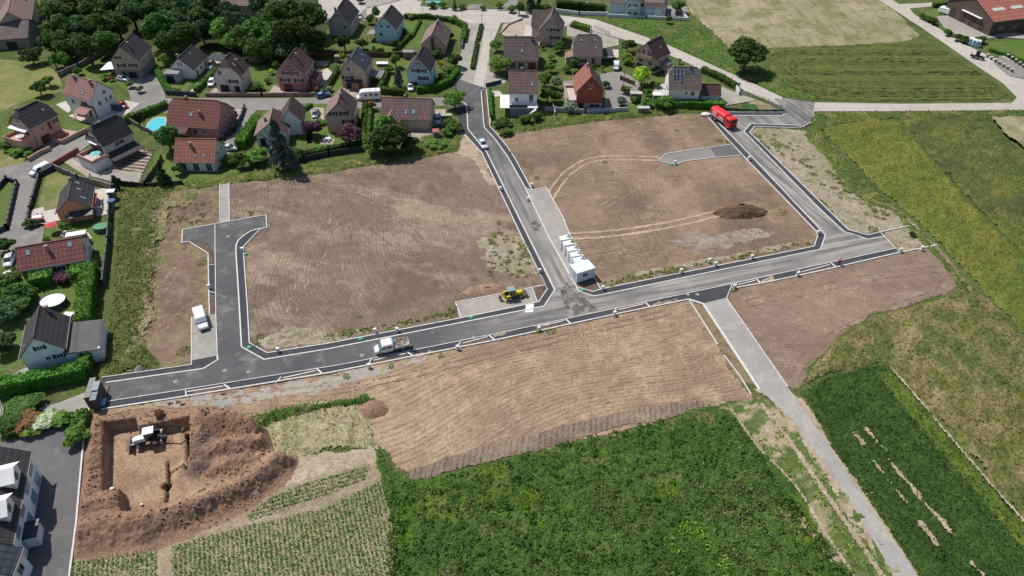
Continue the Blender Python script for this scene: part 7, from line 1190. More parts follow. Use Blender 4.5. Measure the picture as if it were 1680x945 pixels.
# ================================================================= WALLS AND FENCES
def wall(name, pts, wd, h, mat, label, cat='wall', cap=None, posts=None, z0=0):
    w_ = PL(pts); o0 = w_[0]; loc = [p - o0 for p in w_]
    root = empty(name, (o0.x, o0.y, 0), 0, label, cat, 'garden walls and fences')
    ribbon(loc, wd, z0, h).build('wall_panel' if cat == 'wall' else 'fence_panel', mat, root)
    if cap: ribbon(loc, wd + .12, h + .002, h + .09).build('coping', cap, root)
    if posts:
        for a, b in zip(loc[:-1], loc[1:]):
            n = max(1, int((b - a).length / posts))
            for k in range(n + 1):
                c = a + (b - a) * k / n; s = wd / 2 + .07; MB().box(c.x - s, c.x + s, c.y - s, c.y + s, 0, h + .15).build('post', cap or mat, root)
    return root
def rail_fence(pts, h, mat, label, sp=1.6, slats=3, name='metal_fence'):
    w_ = PL(pts); o0 = w_[0]; loc = [p - o0 for p in w_]; root = empty(name, (o0.x, o0.y, 0), 0, label, 'fence', 'garden walls and fences'); m = MB()
    for a, b in zip(loc[:-1], loc[1:]):
        for k in range(slats): z = .3 + (h - .35) * k / max(slats - 1, 1); m.tube((a.x, a.y, z), (b.x, b.y, z), .045, n=4)
        n = max(1, int((b - a).length / sp))
        for k in range(n + 1): c = a + (b - a) * k / n; MB().box(c.x - .05, c.x + .05, c.y - .05, c.y + .05, 0, h).build('post', mat, root)
        nb = int((b - a).length / .35)
        for k in range(nb): c = a + (b - a) * k / nb; m.tube((c.x, c.y, .2), (c.x, c.y, h - .05), .02, n=4)
    m.build('fence_panel', mat, root)
M_CONCW = plain('old_concrete', (0.2, 0.19, 0.175), .9, .2); M_ROSEW = plain('rose_wall', (0.36, 0.2, 0.16), .85, .12); M_REDW = plain('red_tile_coping', (0.25, 0.08, 0.06), .8, .1); M_ANT = plain('anthracite_panel', (0.05, 0.055, 0.065), .5, .1); M_BWALL = plain('beige_wall', (0.4, 0.31, 0.25), .85, .1); M_WW = plain('white_wall', (0.62, 0.64, 0.66), .8, .06); M_FOIL = plain('dark_mesh_fence', (0.035, 0.04, 0.035), .8, .2)
for a in [([(183, 330), (180, 400), (172, 470)], .25, 1.9, M_ANT, 'tall dark panel fence between the round green pool and the tall grass', 'fence', None, 3), ([(183, 330), (188, 300), (200, 304)], .2, 1.9, M_ANT, 'dark panel fence corner behind the sunny terrace', 'fence', None, 3), ([(90, 278), (130, 296), (188, 312)], .3, 1.6, M_CONCW, 'weathered concrete wall above the dry lawn and dark orange house', 'wall', None, 3),
 ([(87, 280), (66, 290), (55, 330), (50, 345)], .3, 1.2, M_ANT, 'dark low street wall around the dry lawn of the orange house', 'wall', M_ANT, 2.4), ([(46, 366), (74, 364)], .5, 1.0, M_REDW, 'red capped low wall at the orange house drive', 'wall', None, None), ([(50, 345), (46, 366)], .3, 1.1, M_ANT, 'dark fence left of the orange house drive', 'fence', None, 2), ([(-10, 320), (12, 296), (29, 302), (12, 376), (-6, 384)], .35, 1.2, M_ANT, 'dark fence around the small lawn island at the left edge', 'fence', None, 2.2),
 ([(130, 249), (108, 262), (84, 276)], .4, 1.3, M_REDW, 'red capped wall along the street below the parasol terrace', 'wall', None, None), ([(48, 265), (66, 254), (84, 246)], .4, 1.0, M_BWALL, 'beige low wall left of the street in front of the terrace house', 'wall', M_ROSEW, None), ([(88, 234), (104, 236), (144, 216)], .4, 1.1, M_BWALL, 'curved beige wall below the terrace house courtyard', 'wall', M_ROSEW, None),
 ([(98, 126), (130, 112), (168, 90)], .3, 1.6, M_CONCW, 'grey boundary wall between the meadow and the beige house', 'wall', None, 3), ([(275, 155), (322, 158)], .3, 1.3, M_ANT, 'blue black gate and wall at the concrete drive', 'wall', None, 2), ([(340, 158), (430, 158), (520, 157), (536, 159)], .35, 1.0, M_ROSEW, 'long reddish street wall in front of the pink house', 'wall', M_CONCW, 3), ([(402, 178), (396, 196), (384, 218), (366, 230)], .3, 1.2, M_ANT, 'dark fence along the side drive', 'fence', None, 2.2), ([(238, 306), (262, 272), (266, 262)], .2, 1.4, M_FOIL, 'dark mesh fence right of the vegetable plot', 'fence', None, 2.4), ([(216, 203), (232, 212), (258, 226)], .25, 1.5, M_CONCW, 'grey wall between the dark roof house and the kidney-shaped pool', 'wall', None, 3),
 ([(200, 304), (240, 308), (300, 304)], .2, 1.3, M_FOIL, 'dark mesh fence behind the bright red roofed house lawn', 'fence', None, 2.6), ([(480, 268), (540, 256), (594, 248)], .2, 1.4, M_FOIL, 'dark mesh fence at the foot of the bench lawn', 'fence', None, 2.6), ([(763, 45), (758, 80)], .3, 1.4, M_CONCW, 'grey wall on the left side of the median street', 'wall', None, 3), ([(508, 92), (556, 92)], .2, 1.9, M_WOOD, 'dark wooden fence between the pink house and the top gardens', 'fence', None, 2), ([(560, 92), (640, 94), (680, 92)], .2, 1.7, M_WOOD, 'dark wooden fence behind the cream house', 'fence', None, 2), ([(798, 143), (822, 137)], .2, 1.2, M_ANT, 'short dark fence at the top of the terrace lawn', 'fence', None, 1.8),
 ([(801, 148), (805, 205)], .3, .7, M_BWALL, 'low beige wall along the planted strip at the new road', 'wall', None, None), ([(912, 20), (950, 25), (996, 26)], .3, 1.3, M_WW, 'white wall below the tall dark hedge at the top', 'wall', None, 3), ([(998, 28), (1060, 31), (1128, 34)], .3, 1.1, M_WW, 'long white wall in front of the light blue villa', 'wall', None, 2.6), ([(1128, 34), (1112, 14)], .3, 1.1, M_WW, 'short white wall at the right end of the villa yard', 'wall', None, None), ([(1207, 148), (1212, 157)], .3, 1.6, M_WW, 'white gate pillar wall beside the country lane', 'wall', None, None), ([(820, 57), (834, 42), (858, 32)], .3, .7, M_BWALL, 'curved low wall around the gravel court beside the top street', 'wall', None, None),
 ([(895, 182), (960, 186), (1030, 183)], .25, 1.3, plain('foil_covered_fence', (0.42, 0.46, 0.5), .4, .3, 2.5), 'shiny foil covered back fence behind the brick red house', 'fence', None, 2.6), ([(1018, 131), (1040, 140)], .25, 1.3, M_WOOD, 'brown wooden fence beside the white van on the inner street', 'fence', None, 2), ([(906, 173), (911, 190)], .3, 1.2, M_BWALL, 'beige wall end right of the terrace lawn', 'wall', None, None), ([(1180, 180), (1240, 184), (1285, 184)], .12, .8, plain('green_mesh', (0.06, 0.12, 0.08), .7), 'low green mesh fence along the vegetable garden', 'fence', None, 2.5), ([(136, 545), (158, 640)], .01, .01, M_FOIL, None, 'x', None, None)]:
    if a[4]: wall('garden_' + a[5], a[0], a[1], a[2], a[3], a[4], a[5], a[6], a[7])
rail_fence([(1212, 157), (1226, 157), (1260, 168), (1288, 184)], 1.2, M_STEEL, 'galvanised steel railing along the lane above the vegetable garden')
rail_fence([(975, 47), (1000, 57)], 1.2, plain('rust_rail', (0.2, 0.1, 0.08), .6), 'rusty brown railing at the lane corner above the brown roofs')
rail_fence([(7, 668), (3, 690), (2, 720)], 1.5, M_STEEL, 'light metal fence at the left edge above the parking court')
o = wall('timber_wall', [(148, 676), (143, 694), (140, 706)], .5, .9, plain('yellow_boards', (0.62, 0.46, 0.22), .6), 'yellow board retaining wall at the corner of the parking court', 'wall')
# ================================================================= VEHICLES AND MACHINES (local +x is forward)
def paint(c): return plain('car_paint', c, 0.3, 0.03, spec=0.6)
def sec(x, hw, z0, z1, r=.12):
    return [(x, -hw, z0 + r), (x, -hw + r * .6, z0), (x, hw - r * .6, z0), (x, hw, z0 + r), (x, hw, z1 - r), (x, hw - r, z1), (x, -hw + r, z1), (x, -hw, z1 - r)]
def wheel(par, x, y, r=.32, wd=.22, name='wheel'):
    w_ = MB().cyl((x, y - wd / 2, r), r, wd, 'y', 16).build(name, M_DARK, par); s = 1 if y > 0 else -1
    MB().cyl((x, y + s * (wd / 2 + .005) - (.02 if s < 0 else 0), r), r * .6, .02, 'y', 10).build('rim', M_STEEL, w_); return w_
def place(px, py, qx, qy): 
    a = P(px, py); b = P(qx, qy); return a, math.atan2(b.y - a.y, b.x - a.x)
def ctr(p, q, z=0.0): a = P(*p, z); b = P(*q, z); c = (a + b) / 2; return c, math.atan2(b.y - a.y, b.x - a.x)
def car(c, rz, col, label, L_=4.2, W_=1.76, H_=1.48, estate=False, group='parked cars', name='parked_car', z=0.06):
    r = empty(name, (c.x, c.y, z), rz, label, 'car', group); h = L_ / 2; hw = W_ / 2; pm = paint(col)
    MB().loft([sec(-h, hw * .82, .35, .75), sec(-h + .12, hw * .94, .22, .88), sec(-h * .7, hw, .2, .93), sec(h * .35, hw, .2, .92), sec(h * .72, hw * .97, .2, .82), sec(h - .12, hw * .88, .24, .68), sec(h, hw * .72, .34, .58)]).build('body', pm, r, True)
    rear = -h * .93 if estate else -h * .78
    MB().loft([sec(rear, hw * .86, .85, .95, .04), sec(rear + .28, hw * .8, .86, H_ - .08, .1), sec(-.1, hw * .8, .86, H_ - .03, .1), sec(h * .12, hw * .79, .86, H_ - .07, .1), sec(h * .5, hw * .84, .84, .9, .03)]).build('windows', plain('car_glass', (0.025, 0.035, 0.05), .08, 0, spec=.8), r, False)
    MB().loft([sec(rear + .3, hw * .74, H_ - .12, H_ - .015, .05), sec(-.1, hw * .76, H_ - .1, H_ + .02, .05), sec(h * .13, hw * .74, H_ - .12, H_ - .02, .05)]).build('roof', pm, r, True)
    m = MB()
    for s in (-1, 1):
        for x in (rear + .22, -.15, ): m.tube((x, s * hw * .85, .9), (x + .05, s * hw * .79, H_ - .06), .05, n=4)
        m.tube((h * .48, s * hw * .84, .88), (h * .13, s * hw * .78, H_ - .05), .05, n=4)
    m.build('pillars', pm, r)
    for x in (-h * .62, h * .62):
        for s in (-1, 1): wheel(r, x, s * (hw - .1))
    for s in (-1, 1):
        MB().box(h - .16, h + .01, s * hw * .66 - .17, s * hw * .66 + .17, .56, .70).build('headlight', plain('lamp_glass', (.7, .7, .72), .1, 0), r)
        MB().box(-h - .01, -h + .1, s * hw * .68 - .12, s * hw * .68 + .12, .62, .78).build('tail_light', plain('red_lens', (.4, .02, .02), .2, 0), r)
        MB().box(h * .36, h * .36 + .12, s * (hw + .08) - .1, s * (hw + .08) + .1, .9, 1.05).build('mirror', pm, r)
    return r
CW = (.75, .76, .78)
for p, q, col, lab, est in [((198, 131), (208, 133), CW, 'white car behind the garden wall of the beige house beside the wood', 0), ((199, 172), (207, 179), (.28, .02, .02), 'dark red car on the pale drive of the mauve tiled house', 0), ((197, 181), (185, 179), (.03, .05, .1), 'dark blue car in the shadow of the mauve tiled house', 1),
    ((351, 106), (344, 114), CW, 'white car at the top of the concrete drive', 0), ((350, 134), (346, 143), CW, 'white estate car in front of the off-white half-hipped house', 1), ((384, 189), (378, 197), (.02, .022, .025), 'black car behind the grey car on the paved drive', 0), ((376, 200), (373, 211), (.05, .07, .08), 'dark grey green people carrier beside the deep red roofed house', 1), ((373, 246), (382, 246), (.6, .62, .64), 'silver white car parked at the end of the side drive', 0),
    ((523, 161), (538, 157), (.03, .12, .25), 'bright blue car parked in front of the pink house', 1), ((520, 186), (517, 195), (.2, .22, .24), 'grey car on the paved drive behind the bench lawn', 0), ((675, 142), (674, 150), (.7, .72, .75), 'white car standing over the dark gate beside the curved hedge', 0), ((718, 194), (718, 205), (.35, .5, .65), 'light blue car beside the long red roofed house', 1), ((591, 26), (591, 33), (.5, .55, .58), 'pale grey car right of the grey beige house at the top', 0), ((1088, 14), (1080, 17), (.55, .62, .68), 'silver car in the yard of the light blue villa', 0),
    ((20, 422), (14, 440), (.6, .62, .64), 'silver car with white roof at the left end of the long bungalow', 1), ((1561, 19), (1572, 28), (.8, .8, .8), 'white car with black roof in the hangar yard', 1)]:
    c, rz = ctr(p, q); car(c, rz, col, lab, estate=bool(est))
c, rz = ctr((788, 234), (797, 247)); car(c, rz, (.62, .68, .74), 'pale silver blue car driving down the new north road', group='vehicles on the building site', name='car', z=.2)
def van(c, rz, label, L_=5.3, W_=1.95, H_=2.2, col=CW, group='vehicles on the building site', z=.2, win=False):
    r = empty('van', (c.x, c.y, z), rz, label, 'van', group); h = L_ / 2; hw = W_ / 2; pm = paint(col)
    MB().loft([sec(-h, hw * .97, .35, H_ - .05, .1), sec(-h + .1, hw, .3, H_, .12), sec(h * .28, hw, .3, H_, .12), sec(h * .36, hw * .98, .3, H_ - .1, .12), sec(h * .62, hw * .95, .3, 1.22, .12), sec(h * .95, hw * .86, .32, .95, .12), sec(h, hw * .78, .4, .8, .1)]).build('body', pm, r)
    gl = plain('van_glass', (0.02, 0.03, 0.09), .08, 0, spec=.8)
    x0, z0, x1, z1 = h * .345, H_ - .16, h * .60, 1.26
    MB().add([(x0, -hw * .86, z0 + .02), (x0, hw * .86, z0 + .02), (x1 + .02, hw * .88, z1 + .02), (x1 + .02, -hw * .88, z1 + .02), (x0 - .1, -hw * .86, z0 - .1), (x0 - .1, hw * .86, z0 - .1), (x1 - .1, hw * .88, z1 - .1), (x1 - .1, -hw * .88, z1 - .1)], [(0, 3, 2, 1), (4, 5, 6, 7), (0, 1, 5, 4), (1, 2, 6, 5), (2, 3, 7, 6), (3, 0, 4, 7)]).build('windscreen', gl, r)
    for s in (-1, 1):
        MB().add([(h * .05, s * (hw + .01), 1.25), (h * .56, s * (hw + .0), 1.22), (h * .34, s * (hw + .0), 1.9), (h * .05, s * (hw + .01), 1.9), (h * .05, s * (hw - .1), 1.25), (h * .56, s * (hw - .1), 1.22), (h * .34, s * (hw - .1), 1.9), (h * .05, s * (hw - .1), 1.9)], [(0, 1, 2, 3), (4, 7, 6, 5), (0, 4, 5, 1), (1, 5, 6, 2), (2, 6, 7, 3), (3, 7, 4, 0)]).build('side_window', gl, r)
        MB().box(h * .5, h * .5 + .14, s * (hw + .14) - .12, s * (hw + .14) + .12, 1.2, 1.45).build('mirror', M_DARK, r)
        MB().box(h * .86, h * .97, s * hw * .7 - .15, s * hw * .7 + .15, .75, .95).build('headlight', plain('lamp_glass', (.7, .7, .72), .1, 0), r)
        for x in (-h * .58, h * .6): wheel(r, x, s * (hw - .12), .34)
    MB().box(h - .06, h + .04, -hw * .75, hw * .75, .3, .5).build('bumper', M_DARK, r)
    return r
c, rz = ctr((325.5, 509), (336, 543), 0.8); van(c, rz, 'white panel van with dark windscreen on the gravel pad beside the west road')
c, rz = ctr((1011, 108), (1010.5, 118)); van(c, rz, 'small white van parked on the inner street by the wooden fence', 4.2, 1.75, 1.85, (.6, .68, .76), 'parked cars', .06)
c, rz = ctr((74, 276), (58, 284), .6); van(c, rz, 'long white van parked at the dark street wall on the left', 5.0, 1.9, 1.9, CW, 'parked cars', .06)
# motorhome
def motorhome(c, rz, label, L_=6.9, z=.06):
    r = empty('motorhome', (c.x, c.y, z), rz, label, 'motorhome', 'parked cars'); h = L_ / 2; hw = 1.12; pm = M_WHITE; gl = plain('van_glass', (0.02, 0.03, 0.09), .08, 0, spec=.8)
    MB().loft([sec(-h, hw, .45, 2.75, .12), sec(-h + .2, hw, .4, 2.9, .12), sec(h * .35, hw, .4, 2.9, .12), sec(h * .62, hw * .95, 1.75, 2.75, .15), sec(h * .72, hw * .9, 1.95, 2.4, .12)]).build('body', pm, r)
    MB().loft([sec(h * .34, .98, .35, 1.9, .1), sec(h * .6, .97, .35, 1.85, .1), sec(h * .78, .95, .35, 1.15, .1), sec(h, .85, .4, .9, .1)]).build('cab', pm, r)
    MB().add([(h * .6, -.85, 1.84), (h * .6, .85, 1.84), (h * .79, .88, 1.17), (h * .79, -.88, 1.17), (h * .55, -.85, 1.75), (h * .55, .85, 1.75), (h * .7, .88, 1.1), (h * .7, -.88, 1.1)], [(0, 3, 2, 1), (4, 5, 6, 7), (0, 1, 5, 4), (1, 2, 6, 5), (2, 3, 7, 6), (3, 0, 4, 7)]).build('windscreen', gl, r)
    for s in (-1, 1):
        for x0, x1 in ((-h * .78, -h * .5), (-h * .3, -h * .1), (h * .12, h * .3)): MB().box(x0, x1, s * hw - .02, s * hw + .02, 1.5, 2.1).build('side_window', gl, r)
        for x in (-h * .5, h * .68): wheel(r, x, s * (hw - .2), .34)
        MB().box(h * .66, h * .78, s * 1.15 - .12, s * 1.15 + .12, 1.2, 1.5).build('mirror', pm, r)
    for x in (-h * .6, -h * .1, h * .2): MB().box(x - .25, x + .25, -.25, .25, 2.9, 2.98).build('roof_hatch', M_STEEL, r)
c, rz = ctr((623, 160), (588, 162), .4); motorhome(c, rz, 'long white motorhome parked on the street behind the rose house')
# white camper with raised nose near hangar (caravan)
c, rz = ctr((1543, 21), (1559, 26)); r = empty('caravan', (c.x, c.y, .06), rz, 'white caravan in the yard beside the white car with black roof', 'caravan', 'parked cars')
MB().loft([sec(-2.6, 1.0, .5, 1.6, .2), sec(-2.2, 1.1, .4, 2.3, .2), sec(1.6, 1.1, .4, 2.5, .2), sec(2.3, 1.05, .5, 1.7, .2)]).build('body', M_WHITE, r)
MB().box(-1, .2, -.4, .4, 2.44, 2.52).build('roof_hatch', M_STEEL, r); MB().box(2.28, 2.34, -.7, .7, 1.1, 1.6).build('window', M_GLASS, r)
for s in (-1, 1): wheel(r, -.2, s * 1.0)
MB().tube((2.2, .4, .5), (3.4, 0, .5), .05).tube((2.2, -.4, .5), (3.4, 0, .5), .05).build('drawbar', M_STEEL, r)
# flatbed truck
c, rz = ctr((667, 566), (615, 578), .4)
r = empty('flatbed_truck', (c.x, c.y, .2), rz, 'white crew cab flatbed truck loaded with timber beside the worker in yellow', 'truck', 'vehicles on the building site'); hw = .98; pm = paint(CW)
MB().loft([sec(-.35, hw, .45, 2.15, .12), sec(.0, hw, .4, 2.2, .12), sec(1.35, hw, .4, 2.2, .12), sec(1.6, hw * .97, .4, 2.05, .12), sec(2.15, hw * .95, .4, 1.25, .12), sec(2.8, hw * .86, .42, 1.0, .12), sec(2.95, hw * .75, .5, .85, .1)]).build('cab', pm, r)
gl = plain('van_glass', (0.02, 0.03, 0.09), .08, 0, spec=.8)
MB().add([(1.6, -.84, 2.08), (1.6, .84, 2.08), (2.17, .86, 1.27), (2.17, -.86, 1.27), (1.5, -.84, 1.98), (1.5, .84, 1.98), (2.05, .86, 1.2), (2.05, -.86, 1.2)], [(0, 3, 2, 1), (4, 5, 6, 7), (0, 1, 5, 4), (1, 2, 6, 5), (2, 3, 7, 6), (3, 0, 4, 7)]).build('windscreen', plain('pale_glass', (.12, .2, .22), .1, 0, spec=.8), r)
for s in (-1, 1):
    MB().add([(.9, s * (hw + .01), 1.3), (2.0, s * (hw - .01), 1.25), (1.55, s * (hw - .01), 1.9), (.9, s * (hw + .01), 1.9), (.9, s * (hw - .1), 1.3), (2.0, s * (hw - .1), 1.25), (1.55, s * (hw - .1), 1.9), (.9, s * (hw - .1), 1.9)], [(0, 1, 2, 3), (4, 7, 6, 5), (0, 4, 5, 1), (1, 5, 6, 2), (2, 6, 7, 3), (3, 7, 4, 0)]).build('side_window', gl, r)
    MB().box(-.1, .7, s * hw - .02, s * hw + .015, 1.3, 1.85).build('side_window', gl, r)
    for x in (-2.1, 2.0): wheel(r, x, s * .85, .36)
    MB().box(2.0, 2.15, s * 1.15 - .12, s * 1.15 + .12, 1.2, 1.5).build('mirror', M_DARK, r)
MB().box(-3.35, -.45, -1.02, 1.02, .75, .88).build('bed', plain('bed_metal', (.35, .35, .37), .5), r)
m = MB(); m.box(-3.38, -.45, -1.05, -1.0, .88, 1.28).box(-3.38, -.45, 1.0, 1.05, .88, 1.28).box(-3.42, -3.37, -1.0, 1.0, .88, 1.28).box(-.5, -.44, -1.0, 1.0, .88, 1.9); m.build('side_board', plain('board_metal', (.55, .53, .58), .45), r)
rs = random.Random(5); m = MB()
for k in range(14): a = rs.uniform(-.5, .5); x, y, z = rs.uniform(-3.0, -1.3), rs.uniform(-.75, .75), .9 + k * .03; m.tube((x - .5 * math.cos(a), y - .5 * math.sin(a), z), (x + .5 * math.cos(a), y + .5 * math.sin(a), z + .05), .06, n=4)
tl = m.build('timber_load', plain('fresh_timber', (.5, .27, .13), .7, .3), None); tl.location = r.location; tl.rotation_euler = r.rotation_euler; tag(tl, 'pile of short orange timber offcuts on the bed of the flatbed truck', 'timber load')
m = MB().box(-1.2, -.6, -.9, -.3, .89, 1.3); tl = m.build('tool_crate', plain('blue_crate', (.05, .2, .28), .5), None); tl.location = r.location; tl.rotation_euler = r.rotation_euler; tag(tl, 'blue green crate behind the cab of the flatbed truck', 'crate')
# red tank truck
c, rz = ctr((1171, 190), (1200, 209), 0.6)
r = empty('tank_truck', (c.x, c.y, .2), rz, 'bright red truck with rounded body and white lettering beside the back hedge', 'truck', 'vehicles on the building site')
RED = plain('red_paint', (.72, .03, .04), .35, .05, spec=.5); REDD = plain('dark_red_trim', (.3, .015, .02), .4)
MB().loft([[(x, -1.22 * k, 1.25), (x, 1.22 * k, 1.25), (x, 1.25 * k, 2.2), (x, 1.15 * k, 2.9 * j), (x, .75 * k, 3.3 * j), (x, -.75 * k, 3.3 * j), (x, -1.15 * k, 2.9 * j), (x, -1.25 * k, 2.2)] for x, k, j in ((-4.3, .86, .93), (-4.0, 1, 1), (1.6, 1, 1), (1.8, .92, .97))]).build('tank_body', RED, r)
MB().box(-4.0, 1.7, -1.26, -1.2, 1.15, 1.4).box(-4.0, 1.7, 1.2, 1.26, 1.15, 1.4).build('skirt', plain('grey_trim', (.45, .45, .45), .5), r)
MB().box(-4.2, 4.1, -.5, .5, .7, 1.15).build('chassis', M_DARK, r)
MB().loft([sec(2.0, 1.22, .6, 3.0, .12), sec(3.6, 1.22, .6, 3.05, .15), sec(4.05, 1.2, .5, 2.8, .15), sec(4.25, 1.18, .5, 1.9, .15), sec(4.3, 1.15, .5, 1.0, .1)]).build('cab', RED, r)
MB().add([(4.07, -1.05, 2.72), (4.07, 1.05, 2.72), (4.29, 1.05, 1.85), (4.29, -1.05, 1.85), (3.9, -1.05, 2.6), (3.9, 1.05, 2.6), (4.1, 1.05, 1.8), (4.1, -1.05, 1.8)], [(0, 3, 2, 1), (4, 5, 6, 7), (0, 1, 5, 4), (1, 2, 6, 5), (2, 3, 7, 6), (3, 0, 4, 7)]).build('windscreen', plain('dark_screen', (.02, .02, .02), .1, 0, spec=.7), r)
MB().box(1.85, 1.95, -1.24, 1.24, 1.0, 3.15).build('bulkhead', M_DARK, r); MB().box(4.3, 4.36, -1.0, 1.0, .55, 1.6).build('grille', REDD, r)
for s in (-1, 1):
    MB().box(2.6, 3.6, s * 1.225 - .02, s * 1.225 + .01, 1.9, 2.6).build('side_window', M_GLASS, r)
    for x in (-3.2, -1.9, 3.2): wheel(r, x, s * 1.05, .5, .3)
    MB().box(3.9, 4.05, s * 1.42 - .1, s * 1.42 + .1, 1.9, 2.6).build('mirror', REDD, r)
    MB().box(-2.6, -1.4, s * .9 - .3, s * .9 + .3, 1.2, 1.22).build('mudguard', plain('grey_trim', (.45, .45, .45), .5), r)
m = MB()   # white pattern and unreadable lettering on the flank
for k in range(7):
    x = -.4 + k * .26; m.box(x, x + .16, -1.275, -1.25, 1.65, 1.65 + (.5 if k % 2 else .62)); m.box(-(x) - .16, -x, 1.25, 1.275, 1.65, 1.65 + (.5 if k % 2 else .62))
for i in range(4):
    for j in range(4):
        if (i + j) % 2 == 0:
            x = -3.2 + i * .42; z = 1.6 + j * .32; m.box(x, x + .42, -1.275, -1.255, z, z + .3)
m.build('lettering', M_WHITE, r)
# yellow backhoe loader, white backhoe loader
def digger(c, rz, z, body, roof, label, white=False):
    r = empty('backhoe_loader', (c.x, c.y, z), rz, label, 'digger', 'diggers'); bm_ = plain('digger_paint', body, .45, .08); rm = plain('digger_roof', roof, .4, .05)
    MB().loft([sec(.35, .55, .8, 1.55, .08), sec(2.0, .52, .8, 1.45, .1), sec(2.35, .45, .85, 1.25, .1)]).build('bonnet', bm_, r)
    MB().box(-1.9, 2.2, -.45, .45, .5, .85).build('chassis', M_DARK, r)
    MB().box(-1.05, .3, -.72, .72, .85, 2.6, top=.9).build('cab', plain('cab_glass', (.03, .04, .05), .12, 0, spec=.7), r)
    m = MB()
    for x in (-1.05, -.35, .3):
        for s in (-1, 1): m.tube((x, s * .73, .85), (x * .92, s * .67, 2.6), .045, n=4)
    m.build('cab_frame', bm_ if not white else M_DARK, r)
    MB().box(-1.3, .5, -.82, .82, 2.6, 2.72, top=.92).build('cab_roof', rm, r)
    for s in (-1, 1):
        wheel(r, -1.0, s * .95, .68, .42); wheel(r, 1.65, s * .85, .5, .34)
        MB().box(-1.8, -.2, s * .95 - .22, s * .95 + .22, 1.38, 1.46).build('mudguard', bm_ if not white else M_DARK, r)
        MB().tube((.3, s * .62, 1.2), (2.7, s * .62, .75), .09, n=4).build('loader_arm', bm_, r)
    MB().prism([(2.75, .15), (3.5, .12), (3.55, .2), (2.95, .3), (2.9, .95), (2.72, 1.0)], 'y', -1.15, 1.15).build('front_bucket', plain('bucket_steel', (.12, .09, .09), .6, .2), r)
    if white: pts = [(-1.9, 0, 1.0), (-3.6, -.1, 2.7), (-5.3, -.3, 1.4), (-5.4, -.35, .2)]
    else: pts = [(-1.9, 0, 1.0), (-2.7, 0, 2.1), (-3.0, .15, .9), (-3.0, .15, .5)]
    b = MB().tube(pts[0], pts[1], .16, .13, 4).build('boom', bm_ if not white else M_DARK, r); MB().tube(pts[1], pts[2], .13, .1, 4).build('dipper_arm', bm_ if not white else M_DARK, b)
    MB().prism([(pts[3][0] - .3, pts[3][2]), (pts[3][0] + .35, pts[3][2] - .05), (pts[3][0] + .3, pts[3][2] + .5), (pts[3][0] - .1, pts[3][2] + .75)], 'y', pts[3][1] - .35, pts[3][1] + .35).build('rear_bucket', plain('bucket_steel', (.12, .09, .09), .6, .2), b)
    MB().box(-2.0, -1.8, -1.1, 1.1, .4, .7).box(-2.1, -1.75, -1.25, -1.05, 0, .9).box(-2.1, -1.75, 1.05, 1.25, 0, .9).build('stabiliser', M_STEEL if white else bm_, r)
    r.scale = (1, 1, 1) if white else (.88, .88, .88)
    return r
c, rz = ctr((818, 491), (861, 481), .5)
digger(c + Vector((.2, 0)), rz, .2, (.6, .48, .02), (.25, .33, .33), 'yellow wheeled digger with grey cab roof on the gravel pad')
# its front (rounded yellow end) points right, tool end to the left
c, rz = ctr((262, 716), (226, 724), -1.2)
digger(c, rz, -1.85, (.75, .76, .76), (.85, .85, .86), 'white roofed digger standing in the excavation pit', True)
# quad tractor / utility vehicle near steel posts
c, rz = ctr((1600, 96), (1612, 99)); r = empty('utility_tractor', (c.x, c.y, .1), rz, 'dark green small tractor on the country lane at the head of the post row', 'tractor', None)
gm = plain('tractor_green', (.04, .09, .06), .5)
MB().loft([sec(-.2, .45, .5, 1.1, .08), sec(1.4, .4, .5, 1.0, .1)]).build('bonnet', gm, r); MB().box(-1.4, -.2, -.6, .6, .6, 2.1, top=.88).build('cab', M_GLASS, r); MB().box(-1.5, -.1, -.65, .65, 2.1, 2.2).build('cab_roof', plain('black_roof', (.02, .02, .02), .5), r)
for s in (-1, 1): wheel(r, -.9, s * .75, .6, .35); wheel(r, 1.0, s * .65, .38, .25)
MB().box(-2.6, -1.5, -.7, .7, .5, .75).box(-2.7, -2.6, -.7, .7, .5, 1.3).build('rear_platform', M_DARK, r)
# rows of short posts with white caps and kerb beds beside the lane
def post_row(p, q, n, lab, white):
    a, b = P(*p), P(*q); d = (b - a) / (n - 1); rz = math.atan2(d.y, d.x); g = 'short capped posts on the concrete strip'
    s = d.normalized(); nn = Vector((-s.y, s.x)); sheet('concrete_strip', [a - s * 1.5 - nn * 1.0, b + s * 2 - nn * 1.0, b + s * 2 + nn * .4, a - s * 1.5 + nn * .4], .13, m_pavep)
    for k in range(n):
        c = a + d * k; r = empty('short_post', (c.x, c.y, .1), rz, lab, 'post', g)
        MB().box(-.3, .3, -.25, .25, 0, 1.0, top=.85).build('body', plain('dark_casting', (.07, .065, .06), .6), r); MB().box(-.32, .32, -.28, .28, 1.0, 1.2, top=.8).build('cap', plain('white_cap', (.7, .68, .6), .5), r)
        MB().box(-.55, .55, -.35, .35, 0, .08).build('foot', plain('grey_foot', (.4, .4, .4), .7), r)
post_row((1619, 95), (1659, 119), 7, 'dark post with white cap in the lower row beside the country lane', True); post_row((1652, 95), (1678, 112), 5, 'dark post with white cap in the upper row on the grass edge', True)
